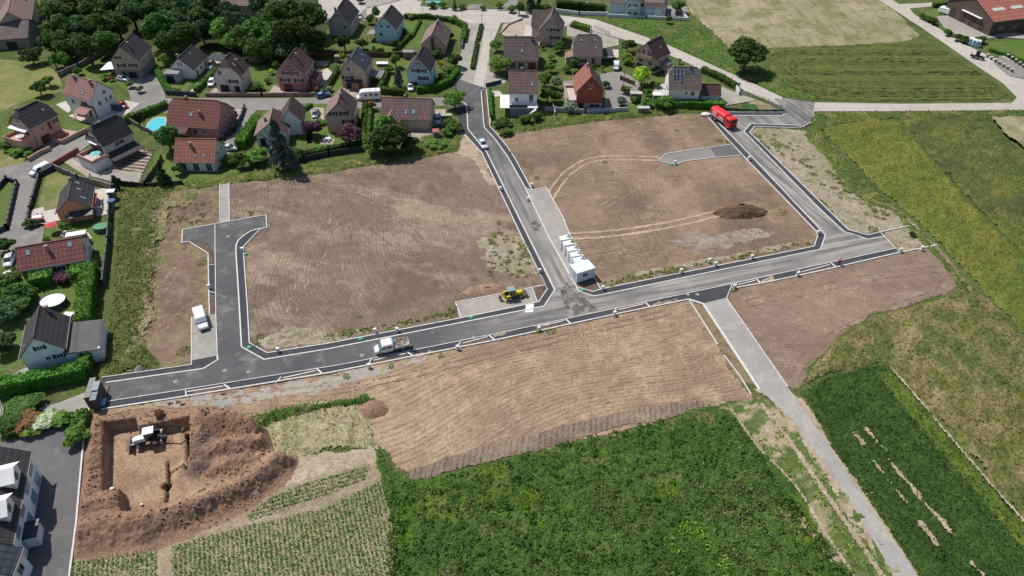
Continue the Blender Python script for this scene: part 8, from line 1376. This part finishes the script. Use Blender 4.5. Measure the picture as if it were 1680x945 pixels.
# recycling containers
for k, (x, y) in enumerate([(1591.5, 66.5), (1597, 69), (1602.5, 70.5)]):
    c = P(x, y + 6); r = empty('recycling_container', (c.x, c.y, 0), -.35, ['left', 'middle', 'right'][k] + ' one of the three pale blue recycling containers with white roofs', 'container', 'recycling containers')
    MB().box(-.75, .75, -.7, .7, .1, 1.9).build('body', plain('pale_blue', (.42, .6, .72), .5), r); MB().box(-.8, .8, -.75, .75, 1.9, 2.15, top=.8).build('lid', M_WHITE, r); MB().box(-.4, .4, -.74, -.7, 1.1, 1.5).build('slot', plain('mid_blue', (.06, .22, .4), .5), r)
# ---- site cabin and precast modules beside the new road
ca, cb = P(945.5, 466.5), P(975, 457)   # front edge on the ground
d = cb - ca; rz = math.atan2(d.y, d.x); r = empty('site_cabin', ((ca.x + cb.x) / 2, (ca.y + cb.y) / 2, .18), rz, 'white site cabin with one small double window beside the precast modules', 'cabin')
Lc = d.length; MB().box(-Lc / 2, Lc / 2, 0, 3.0, .15, 2.6).build('body', plain('cabin_panel', (.58, .64, .68), .6, .05), r); MB().box(-Lc / 2 - .06, Lc / 2 + .06, -.06, 3.06, 2.6, 2.72).build('roof', plain('cabin_roof', (.7, .74, .76), .5, .06), r)
f = MB().box(-.75, .35, -.04, .0, 1.2, 2.1).build('window', M_FRAME, r); MB().box(-.7, -.25, -.06, -.035, 1.26, 2.04).box(-.15, .3, -.06, -.035, 1.26, 2.04).build('pane', M_GLASS, f)
MB().box(-Lc / 2 + .1, Lc / 2 - .1, .1, 2.9, 0, .15).build('base', M_CONCW, r); MB().box(-Lc / 2 - .03, -Lc / 2, .6, 1.5, .2, 2.2).build('door', plain('grey_door', (.4, .42, .45), .5), r)
mods = [(926.5, 404), (932.5, 412.5), (938.5, 422), (944, 431), (949, 440)]
pm = plain('precast_concrete', (.66, .68, .7), .75, .06); rzm = math.atan2((P(*mods[4]) - P(*mods[0])).y, (P(*mods[4]) - P(*mods[0])).x)
for k, (x, y) in enumerate(mods):
    c = P(x, y + 3); r = empty('precast_module', (c.x, c.y, .18), rzm + math.pi / 2, ['topmost white precast module with white hood', 'second white precast module, the one with a yellow and black hood', 'middle one of the five white precast modules', 'fourth white precast module, one before the cabin', 'white precast module standing next to the site cabin'][k], 'concrete module', 'precast modules beside the site cabin')
    MB().box(-1.2, 1.2, -.66, .66, 0, 2.58).build('body', pm, r); MB().box(-1.26, 1.26, -.72, .72, 2.58, 2.7).build('slab', plain('precast_top', (.75, .77, .78), .7), r)
    MB().box(-1.23, -1.2, .35, .5, .1, 1.8).build('slot', plain('slot_grey', (.25, .26, .28), .7), r)
    hd = MB(); hd.cyl((.75, 0, 2.7), .42, .8, 'z', 12, .16); hd.build('hood', plain('hood_yellow', (.5, .55, .05), .6) if k == 1 else pm, r); MB().prism([(.32, 2.73), (.62, 2.73), (.68, 3.3)], 'y', -.2, .2).build('opening', M_DARK, r)
# ---- crate stack by the left gate
ca = P(166, 646); r = empty('gate', (0, 0, 0)) if False else None
rzc = math.atan2((P(152, 664) - P(163, 628)).y, (P(152, 664) - P(163, 628)).x)
for k, ((x, y), lab, z, h_, mt, L1) in enumerate([((148, 637), 'tall grey green storage container standing left at the road end', 0, 2.6, (.2, .22, .21), 4.6), ((158, 634), 'upper right grey container beside the tall grey green one at the road end', 0, 2.8, (.27, .3, .3), 2.2), ((154.5, 650), 'lower right grey container in front of the two at the road end', 0, 2.55, (.2, .22, .23), 2.2)]):
    c = P(x, y, h_); o = empty('storage_container', (c.x, c.y, .15), rzc, lab, 'container', 'grey containers at the road end')
    MB().box(-L1 / 2, L1 / 2, -.5, .5, 0, h_).build('body', plain('container_dark', (.06, .065, .06), .6), o); m = MB()
    nl = 4 if L1 > 3 else 2
    for q in range(nl): x0 = -L1 / 2 + q * L1 / nl; m.box(x0 + .03, x0 + L1 / nl - .03, -.49, .49, h_ + .002, h_ + .07)
    m.build('lid', plain('container_lid', mt, .6, .1), o)
c = P(170, 664); o = empty('skip_lid', (c.x, c.y, .18), rzc, 'low light blue crate at the end of the white road line', 'crate'); MB().box(-.8, .8, -.5, .5, 0, .5).build('body', plain('blue_body', (.05, .1, .2), .6), o); MB().box(-.82, .82, -.52, .52, .502, .58).build('lid', plain('light_blue', (.25, .5, .75), .5), o)
c = P(173, 645); o = empty('pallet', (c.x, c.y, .18), rzc, 'dark pallet with pale scrap wood beside the grey containers', 'pallet'); m = MB(); rs = random.Random(2)
for k in range(9): m.box(-1.3 + k * .3, -1.15 + k * .3, -.45, .45, .1, .2)
m.build('boards', plain('scrap_wood', (.3, .25, .15), .8, .3), o); MB().box(-1.4, 1.4, -.5, .5, 0, .1).build('base', M_DARK, o)
# ---- people
def person(px, py, rz, top, legs, label, pose=0, helmet=None, z=.2):
    c = P(px, py, z); r = None; J = {}
    arm = {0: .25, 1: .55}[pose]
    vs = [(0, 0, .95), (0, 0, 1.15), (0, 0, 1.42), (0, .02, 1.52), (0, .03, 1.66), (0, .03, 1.76), (-.1, 0, .9), (-.13, .08 if pose else .02, .5), (-.14, -.04, .08), (-.14, .1, .03), (.1, 0, .9), (.13, -.05, .5), (.15, -.16 if pose else -.04, .08), (.15, -.02 if pose else .1, .03), (-.2, 0, 1.4), (-.27, .04, 1.12), (-.26, arm * .9, 1.0), (-.25, arm, .95), (.2, 0, 1.4), (.27, .06, 1.12), (.25, arm * 1.2, .98), (.24, arm * 1.3, .93)]
    es = [(0, 1), (1, 2), (2, 3), (3, 4), (4, 5), (0, 6), (6, 7), (7, 8), (8, 9), (0, 10), (10, 11), (11, 12), (12, 13), (2, 14), (14, 15), (15, 16), (16, 17), (2, 18), (18, 19), (19, 20), (20, 21)]
    rad = [.15, .14, .16, .06, .1, .085, .1, .07, .045, .04, .1, .07, .045, .04, .07, .05, .035, .03, .07, .05, .035, .03]
    me = bpy.data.meshes.new('person'); me.from_pydata(vs, es, []); me.update(); o = bpy.data.objects.new('person', me); COL.objects.link(o)
    o.modifiers.new('skin', 'SKIN'); bpy.context.view_layer.objects.active = o
    for i, s in enumerate(me.skin_vertices[0].data): s.radius = (rad[i], rad[i] * .8); s.use_root = (i == 0)
    sb = o.modifiers.new('sub', 'SUBSURF'); sb.levels = 1; sb.render_levels = 1
    o.location = (c.x, c.y, z); o.rotation_euler = (0, 0, rz)
    me.materials.append(plain('skin', (.5, .3, .22), .6))
    tag(o, label, 'person', None)
    jk = MB().loft([[(w2 * math.cos(a), w2 * .62 * math.sin(a), zz) for a in [k * math.pi / 5 for k in range(10)]] for zz, w2 in ((.9, .2), (1.1, .19), (1.38, .23), (1.49, .12))]).build('jacket', plain('fabric', top, .8), o, True)
    for s, a1 in ((-1, arm), (1, arm * 1.3)): MB().tube((s * .2, 0, 1.42), (s * .285, .04, 1.12), .085, .075, 8).tube((s * .285, .04, 1.12), (s * .26, a1 * .85, 1.0), .075, .055, 8).build('sleeve', plain('fabric', top, .8), o, True)
    m = MB()
    m.tube((-.1, 0, .96), (-.13, .08 if pose else .02, .5), .125, .09, 8).tube((-.13, .08 if pose else .02, .5), (-.14, -.04, .1), .09, .07, 8).tube((.1, 0, .96), (.13, -.05, .5), .125, .09, 8).tube((.13, -.05, .5), (.15, -.16 if pose else -.04, .1), .09, .07, 8)
    m.build('trousers', plain('fabric', legs, .85), o, True)
    MB().ball((0, .01, 1.73), .115, .13, .1, 10, 6).build('helmet' if helmet else 'hair', plain('headwear', helmet or (.05, .035, .025), .5), o, True)
    for s in (-1, 1): MB().box(s * .14 - .05, s * .14 + .05, -.08, .18, 0, .09).build('boot', M_DARK, o)
    return o
person(676.5, 573, 1.2, (.5, .65, .05), (.03, .035, .05), 'person in a yellow high visibility jacket and dark trousers behind the flatbed truck', 0)
person(1376, 434, .6, (.8, .15, .08), (.03, .03, .035), 'person in an orange vest carrying a tool on the main road edge', 1, (.7, .2, .15))
person(268.5, 723, -.5, (.55, .62, .7), (.03, .03, .04), 'person in a pale shirt standing in the pit behind the digger', 1, None, -2.25)
# ---- small site furniture
WB = plain('white_cabinet', (.75, .75, .74), .5, .04)
near_ = 'white utility cabinets along the kerbs'
labs = ['beside the north kerb above the flatbed truck', 'beside the road left of the flatbed truck', 'at the south kerb bay below the flatbed truck', 'at the south kerb right of the sandy crossing', 'at the planted bay left of the junction', 'at the planted bay right of the junction', 'at the east corner of the site cabin bed', 'on the north kerb right of the site cabin', 'on the north kerb above the grey lane', 'second on the north kerb above the grey lane', 'on the kerb near the far east bend', 'at the inner corner of the east bend', 'on the west kerb of the north road, upper', 'on the west kerb of the north road, lower', 'near the corner of the yellow digger pad', 'beside the north road above the grey pad', 'at the eastern road below the red truck', 'at the access spur beside the eastern road', 'at the corner of the grey lane and main road', 'at the south bay near the worker in orange', 'on the west side road beside the gravel pad', 'at the top of the west side road', 'beside the kerb left of the junction', 'at the end of the lower concrete edging', 'at the end of the main road turning head']
for (x, y), lb in zip([(616, 546), (652, 545), (606, 604), (751, 574), (884, 543), (1008, 518), (989, 476), (1117, 448), (1173, 437), (1163, 431), (1233, 425), (1341, 385), (821, 313), (866, 330), (885, 448), (872, 307), (1228, 263), (1107, 270), (1204, 474), (1308, 453), (344, 474), (398, 413), (457, 578), (1511, 411), (1476, 414)], labs):
    c = P(x, y); r = empty('utility_cabinet', (c.x, c.y, .1), .2, 'small white utility cabinet ' + lb, 'cabinet', near_)
    MB().box(-.28, .28, -.18, .18, 0, .95).build('body', WB, r); MB().box(-.31, .31, -.21, .21, .952, 1.02).build('cap', WB, r)
for (x, y), lb in zip([(773, 522), (409, 571), (592, 557), (403, 418), (1102, 271), (955, 477)], ['below the yellow digger pad', 'at the corner of the west side road', 'on the dark pavement above the truck', 'on the upper west side road', 'at the end of the access spur', 'in front of the site cabin']):
    c = P(x, y); o = MB().cyl((0, 0, 0), .42, .06, 'z', 14).cyl((0, 0, .06), .3, .12, 'z', 12).build('green_cover', plain('green_plastic', (.05, .42, .2), .5)); o.location = (c.x, c.y, .2); tag(o, 'round green plastic cover ' + lb, 'cover', 'green covers on the pavement')
for (x, y), lb in zip([(594, 584), (374, 389), (408, 611), (288, 627), (777, 555), (1128, 484), (1144, 484), (369, 609)], ['left of the flatbed truck', 'on the upper west side road', 'in the western junction', 'near the left end of the main road', 'right of the sandy crossing', 'above the grey lane', 'at the lane mouth', 'near the gravel pad corner']):
    c = P(x, y); o = MB().cyl((0, 0, 0), .42, .03, 'z', 16).build('manhole_cover', plain('cover_concrete', (.27, .26, .24), .8)); o.location = (c.x, c.y, .172); tag(o, 'round concrete manhole cover ' + lb, 'manhole cover', 'manhole covers')
# tarpaulin sack and lamp posts
c = P(1157, 190); o = MB().ball((0, 0, .35), 1.3, .9, .5, 12, 6).ball((.9, -.3, .3), .6, .5, .6, 10, 5).build('tarpaulin_heap', plain('white_tarp', (.75, .75, .74), .6, .2, 3), None, True); o.location = (c.x, c.y, .1); tag(o, 'crumpled white tarpaulin heap left of the red truck', 'tarpaulin')
def lamp(px, py, h, lab):
    c = P(px, py); r = empty('street_lamp', (c.x, c.y, 0), 0, lab, 'street lamp', 'street lamps'); MB().tube((0, 0, 0), (0, 0, h), .09, .06, 8).build('pole', plain('dark_pole', (.06, .06, .065), .5), r); MB().cyl((0, 0, h), .1, .35, 'z', 10, .28).cyl((0, 0, h + .35), .3, .08, 'z', 10).build('lantern', plain('dark_pole', (.06, .06, .065), .5), r)
lamp(749, 163, 4.5, 'dark street lamp at the junction beside the leafy tree'); lamp(791, 46, 4.0, 'dark street lamp at the head of the planted median'); lamp(1023, 140, 4, 'dark street lamp on the inner street')
c = P(694, 27); r = empty('flag_pole', (c.x, c.y, 0), 0, 'tall thin pole with a pink banner beside the top street', 'pole'); MB().tube((0, 0, 0), (0, 0, 7), .07).build('pole', M_STEEL, r); MB().box(-1.6, -.1, -.03, .03, 5.6, 6.9).build('banner', plain('pink_cloth', (.6, .3, .35), .8), r)
# pools, parasols, garden furniture
def pool_round(px, py, rx, ry, h, water, side, label, rot=0):
    c = P(px, py, h); r = empty('garden_pool', (c.x, c.y, .05), rot, label, 'pool', 'garden pools'); n = 28
    ring = lambda k, z: [(rx * k * math.cos(2 * math.pi * i / n), ry * k * math.sin(2 * math.pi * i / n), z) for i in range(n)]
    MB().loft([ring(1, 0), ring(1, h), ring(.95, h), ring(.95, h - .15)], False).build('wall', side, r); MB().loft([ring(.96, h - .16), ring(.96, h - .12)]).build('water' if water is not M_COVER else 'cover', water, r); return r
M_COVER = plain('pool_cover', (.72, .72, .71), .6, .08, 1.5); turq = plain('turquoise_water', (.08, .55, .6), .05, .05, spec=.8)
pool_round(166, 370, 3.5 * .55, 2.4 * .62, 1.2, plain('green_water', (.12, .3, .14), .08, .1, spec=.6), plain('dark_pool_side', (.08, .13, .12), .6), 'oval pool with green water beside the dark panel fence', .25)
pool_round(86, 492, 2.45, 2.2, 1.3, M_COVER, plain('navy_side', (.03, .04, .07), .6), 'round pool under a white cover behind the blue white house')
pool_round(227, 8, 2.2, 1.8, 1.0, turq, M_WHITE, 'small round bright blue pool at the edge of the wood'); pool_round(962, 6, 3.2, 1.4, .5, turq, M_WHITE, 'turquoise pool behind the tall hedge at the top'); pool_round(712, 3, 3.0, 1.2, .4, turq, M_WHITE, 'turquoise strip of pool beside the top street garden')
kp = [(240, 213), (243, 204), (250, 197), (259, 194), (270, 194), (272, 200), (271, 212), (266, 219), (252, 220), (243, 217)]
c = P(256, 207); base = [p - c for p in PL(kp)]; r = empty('swimming_pool', (c.x, c.y, 0), 0, 'kidney-shaped turquoise swimming pool with pale stone rim left of the deep red roof', 'pool', 'garden pools')
MB().prism([(p.x * 1.14, p.y * 1.14) for p in base], 'z', .0, .14).build('rim', m_pavep, r); MB().prism([(p.x, p.y) for p in base], 'z', .1, .155).build('water', turq, r)
def parasol(px, py, rr, h, col, label):
    c = P(px, py, h); r = empty('parasol', (c.x, c.y, .05), 0, label, 'parasol', 'garden parasols'); MB().cyl((0, 0, h - .5), rr, .5, 'z', 8, .06).build('canopy', plain('parasol_cloth', col, .8), r); MB().tube((0, 0, 0), (0, 0, h), .04).build('pole', M_WHITE, r)
parasol(82, 366, 1.3, 2.4, (.6, .08, .1), 'left red parasol beside the orange house'); parasol(97, 367, .8, 2.3, (.6, .08, .1), 'small red parasol right of the larger red one'); parasol(155, 249, 1.25, 4.9, (.2, .55, .62), 'light blue parasol on the roof terrace'); parasol(181, 326, .9, 2.2, (.1, .25, .5), 'blue folded parasol on the sunny terrace'); parasol(31, 221, 1.1, 4.8, (.7, .7, .68), 'off-white parasol on the beige terrace'); parasol(10, 185 + 260, .9, 2.2, (.75, .75, .74), 'white parasol at the left end of the bungalow')
def awnbox(px, py, sx, sy, h, rz, mat, label, name='garden_shed', cat='shed'):
    c = P(px, py, h); r = empty(name, (c.x, c.y, .05), rz, label, cat, 'garden sheds and awnings'); MB().box(-sx / 2, sx / 2, -sy / 2, sy / 2, h - .12, h).build('roof', mat, r); MB().box(-sx / 2 + .15, sx / 2 - .15, -sy / 2 + .15, sy / 2 - .15, 0, h - .121).build('wall', plain('shed_wall', (.22, .17, .13), .8), r)
awnbox(181, 313, 1.8, 1.5, 2.2, .1, M_WHITE, 'white roofed shed on the sunny terrace by the dark fence'); awnbox(124, 383, 4.0, 1.6, 2.4, .3, M_WHITE, 'white awning behind the long bungalow', 'awning', 'awning'); awnbox(1044, 152, 3.4, 1.7, 2.2, -.05, plain('greenish_roof', (.42, .42, .34), .7), 'small garden shed with pale green roof beside the yellow green tree'); awnbox(1112 - 34, 154, 2.4, 2.0, 2.3, 0, M_WHITE, 'white tent at the left foot of the solar roof house', 'garden_tent', 'tent'); awnbox(1056, 176, 3.4, 1.4, 1.8, 0, plain('glass_panels', (.5, .5, .47), .3, .2, 2), 'little glass greenhouse at the back fence', 'greenhouse', 'greenhouse')
awnbox(730, 188, 3.6, 1.6, 1.5, 0, plain('stacked_wood', (.36, .36, .28), .8, .2), 'long pale shed roof among the bushes right of the light blue car'); awnbox(715, 214, 1.8, 2.0, 2.0, .2, plain('shed_red', (.33, .12, .1), .8), 'small red shed below the light blue car'); awnbox(670, 84, 3.6, 1.9, 2.2, 0, T_GREY, 'grey roofed shed behind the timber gable of the pale blue house'); awnbox(553, 91, 1.6, 1.8, 2, 0, T_GREY, 'tiny grey shed at the wooden fence behind the cream house'); awnbox(627, 103, 3.6, 1.8, .9, 0, M_WHITE, 'low white canopy behind the carport of the cream house', 'canopy', 'canopy'); awnbox(420, 88, 5.5, 3, 2.3, 0, plain('rusty_shed', (.09, .05, .04), .8), 'dark rusty shed under the trees behind the white brown roofed house')
awnbox(111, 516, 1.8, 1.2, 2.2, -.2, M_WHITE, 'white awning at the right wall of the dark rib-tiled house', 'awning', 'awning'); awnbox(130, 536, 2.0, .9, 1.8, .2, M_WHITE, 'white box on the lawn above the garage roof', 'garden_box', 'box'); awnbox(4, 468, 1.8, 1.8, 2.2, .4, M_WHITE, 'white canopy at the left edge below the bungalow', 'canopy', 'canopy'); awnbox(97, 573 - 280 + 4, .1, .1, .2, 0, M_WHITE, 'x') if False else None
def table(px, py, label, n=3):
    c = P(px, py); r = empty('garden_table', (c.x, c.y, .08), .2, label, 'table', 'garden furniture'); MB().box(-1.0, 1.0, -.45, .45, .7, .76).build('top', M_WHITE, r)
    for x in (-.9, .9):
        for y in (-.38, .38): MB().box(x - .04, x + .04, y - .04, y + .04, 0, .7).build('leg', M_WHITE, r)
    for x in (-.5, .5):
        for s in (-1, 1): ch = empty('garden_chair', (c.x + x, c.y + s * .95, .08), 0 if s < 0 else math.pi, 'garden chair around the ' + label, 'chair', 'chairs at ' + label); MB().box(-.22, .22, -.22, .22, .4, .45).build('seat', M_WHITE, ch); MB().box(-.22, .22, -.24, -.2, .45, .9).build('backrest', M_WHITE, ch); [MB().box(a - .02, a + .02, b - .02, b + .02, 0, .4).build('leg', M_WHITE, ch) for a in (-.2, .2) for b in (-.2, .2)]
table(537, 231, 'white table on the round slab of the bench lawn'); table(161, 345, 'white table on the sunny terrace'); table(63, 360, 'white table in the small paved court of the orange house')
# concrete edging blocks, stones, bricks on the soil
m_stone = plain('stone', (.33, .27, .22), .9, .2)
def stones(pts, label, s=.18, seed=1):
    rs = random.Random(seed); m = MB()
    for x, y in pts: c = P(x, y); k = s * rs.uniform(.6, 1.5); m.ball((c.x, c.y, .08 + k * .4), k * rs.uniform(.8, 1.3), k, k * .7, 6, 4)
    tag(m.build('loose_stones', m_stone), label, 'stones', None, 'stuff')
rs = random.Random(9)
stones([(rs.uniform(420, 860), rs.uniform(290, 500)) for _ in range(60)] + [(rs.uniform(900, 1300), rs.uniform(220, 440)) for _ in range(70)] + [(rs.uniform(650, 1180), rs.uniform(600, 680)) for _ in range(30)] + [(rs.uniform(1220, 1500), rs.uniform(470, 520)) for _ in range(25)], 'loose stones and clods lying on the soil plots', .08, 3)
def clods(n, label):
    w_ = G2(PIT_OUT); rs = np.random.RandomState(4); X = rs.uniform(-70, -38, n); Y = rs.uniform(58, 95, n); ok = sdist(X, Y, w_) > .8; X, Y = X[ok], Y[ok]; Z = exc_h(X, Y, sdist(X, Y, w_)); m = MB(); r2 = random.Random(1)
    for x, y, z in zip(X, Y, Z):
        if z > -.2: k = r2.uniform(.06, .2); m.ball((x, y, z + k * .3), k * 1.2, k, k * .8, 5, 3)
    tag(m.build('soil_clods', m_exc), label, 'soil clods', None, 'stuff')
clods(2600, 'clods of reddish soil covering the heaps around the pit')
for (x, y, rr, lb) in [(186, 805, .3, 'white plastic sack at the corner of the soil berm'), (225, 815, .22, 'small white bucket on the floor of the pit')]:
    c = P(x, y); o = MB().ball((0, 0, .25), rr * 1.3, rr, rr * .8, 8, 5).build('white_sack' if rr > .25 else 'bucket', M_WHITE, None, True); o.location = (c.x, c.y, exc_h(np.array([c.x]), np.array([c.y]), np.array([2.]))[0]); tag(o, lb, 'sack' if rr > .25 else 'bucket')
for (x, y) in [(278, 663), (291, 660), (298, 664), (365, 647)]: 
    c = P(x, y); o = MB().box(-.25, .25, -.18, .18, 0, .25, rz=x).box(.3, .6, -.1, .2, 0, .18).build('rubble_pile', plain('rubble', (.2, .14, .12), .9, .3)); o.location = (c.x, c.y, .1); tag(o, 'small pile of broken bricks lying on the soil verge above the excavation', 'rubble', 'rubble piles on the verge')
# bollards/garden: tiny roadside posts
for (x, y, lb) in [(1378 - 180, 190, None)]: pass
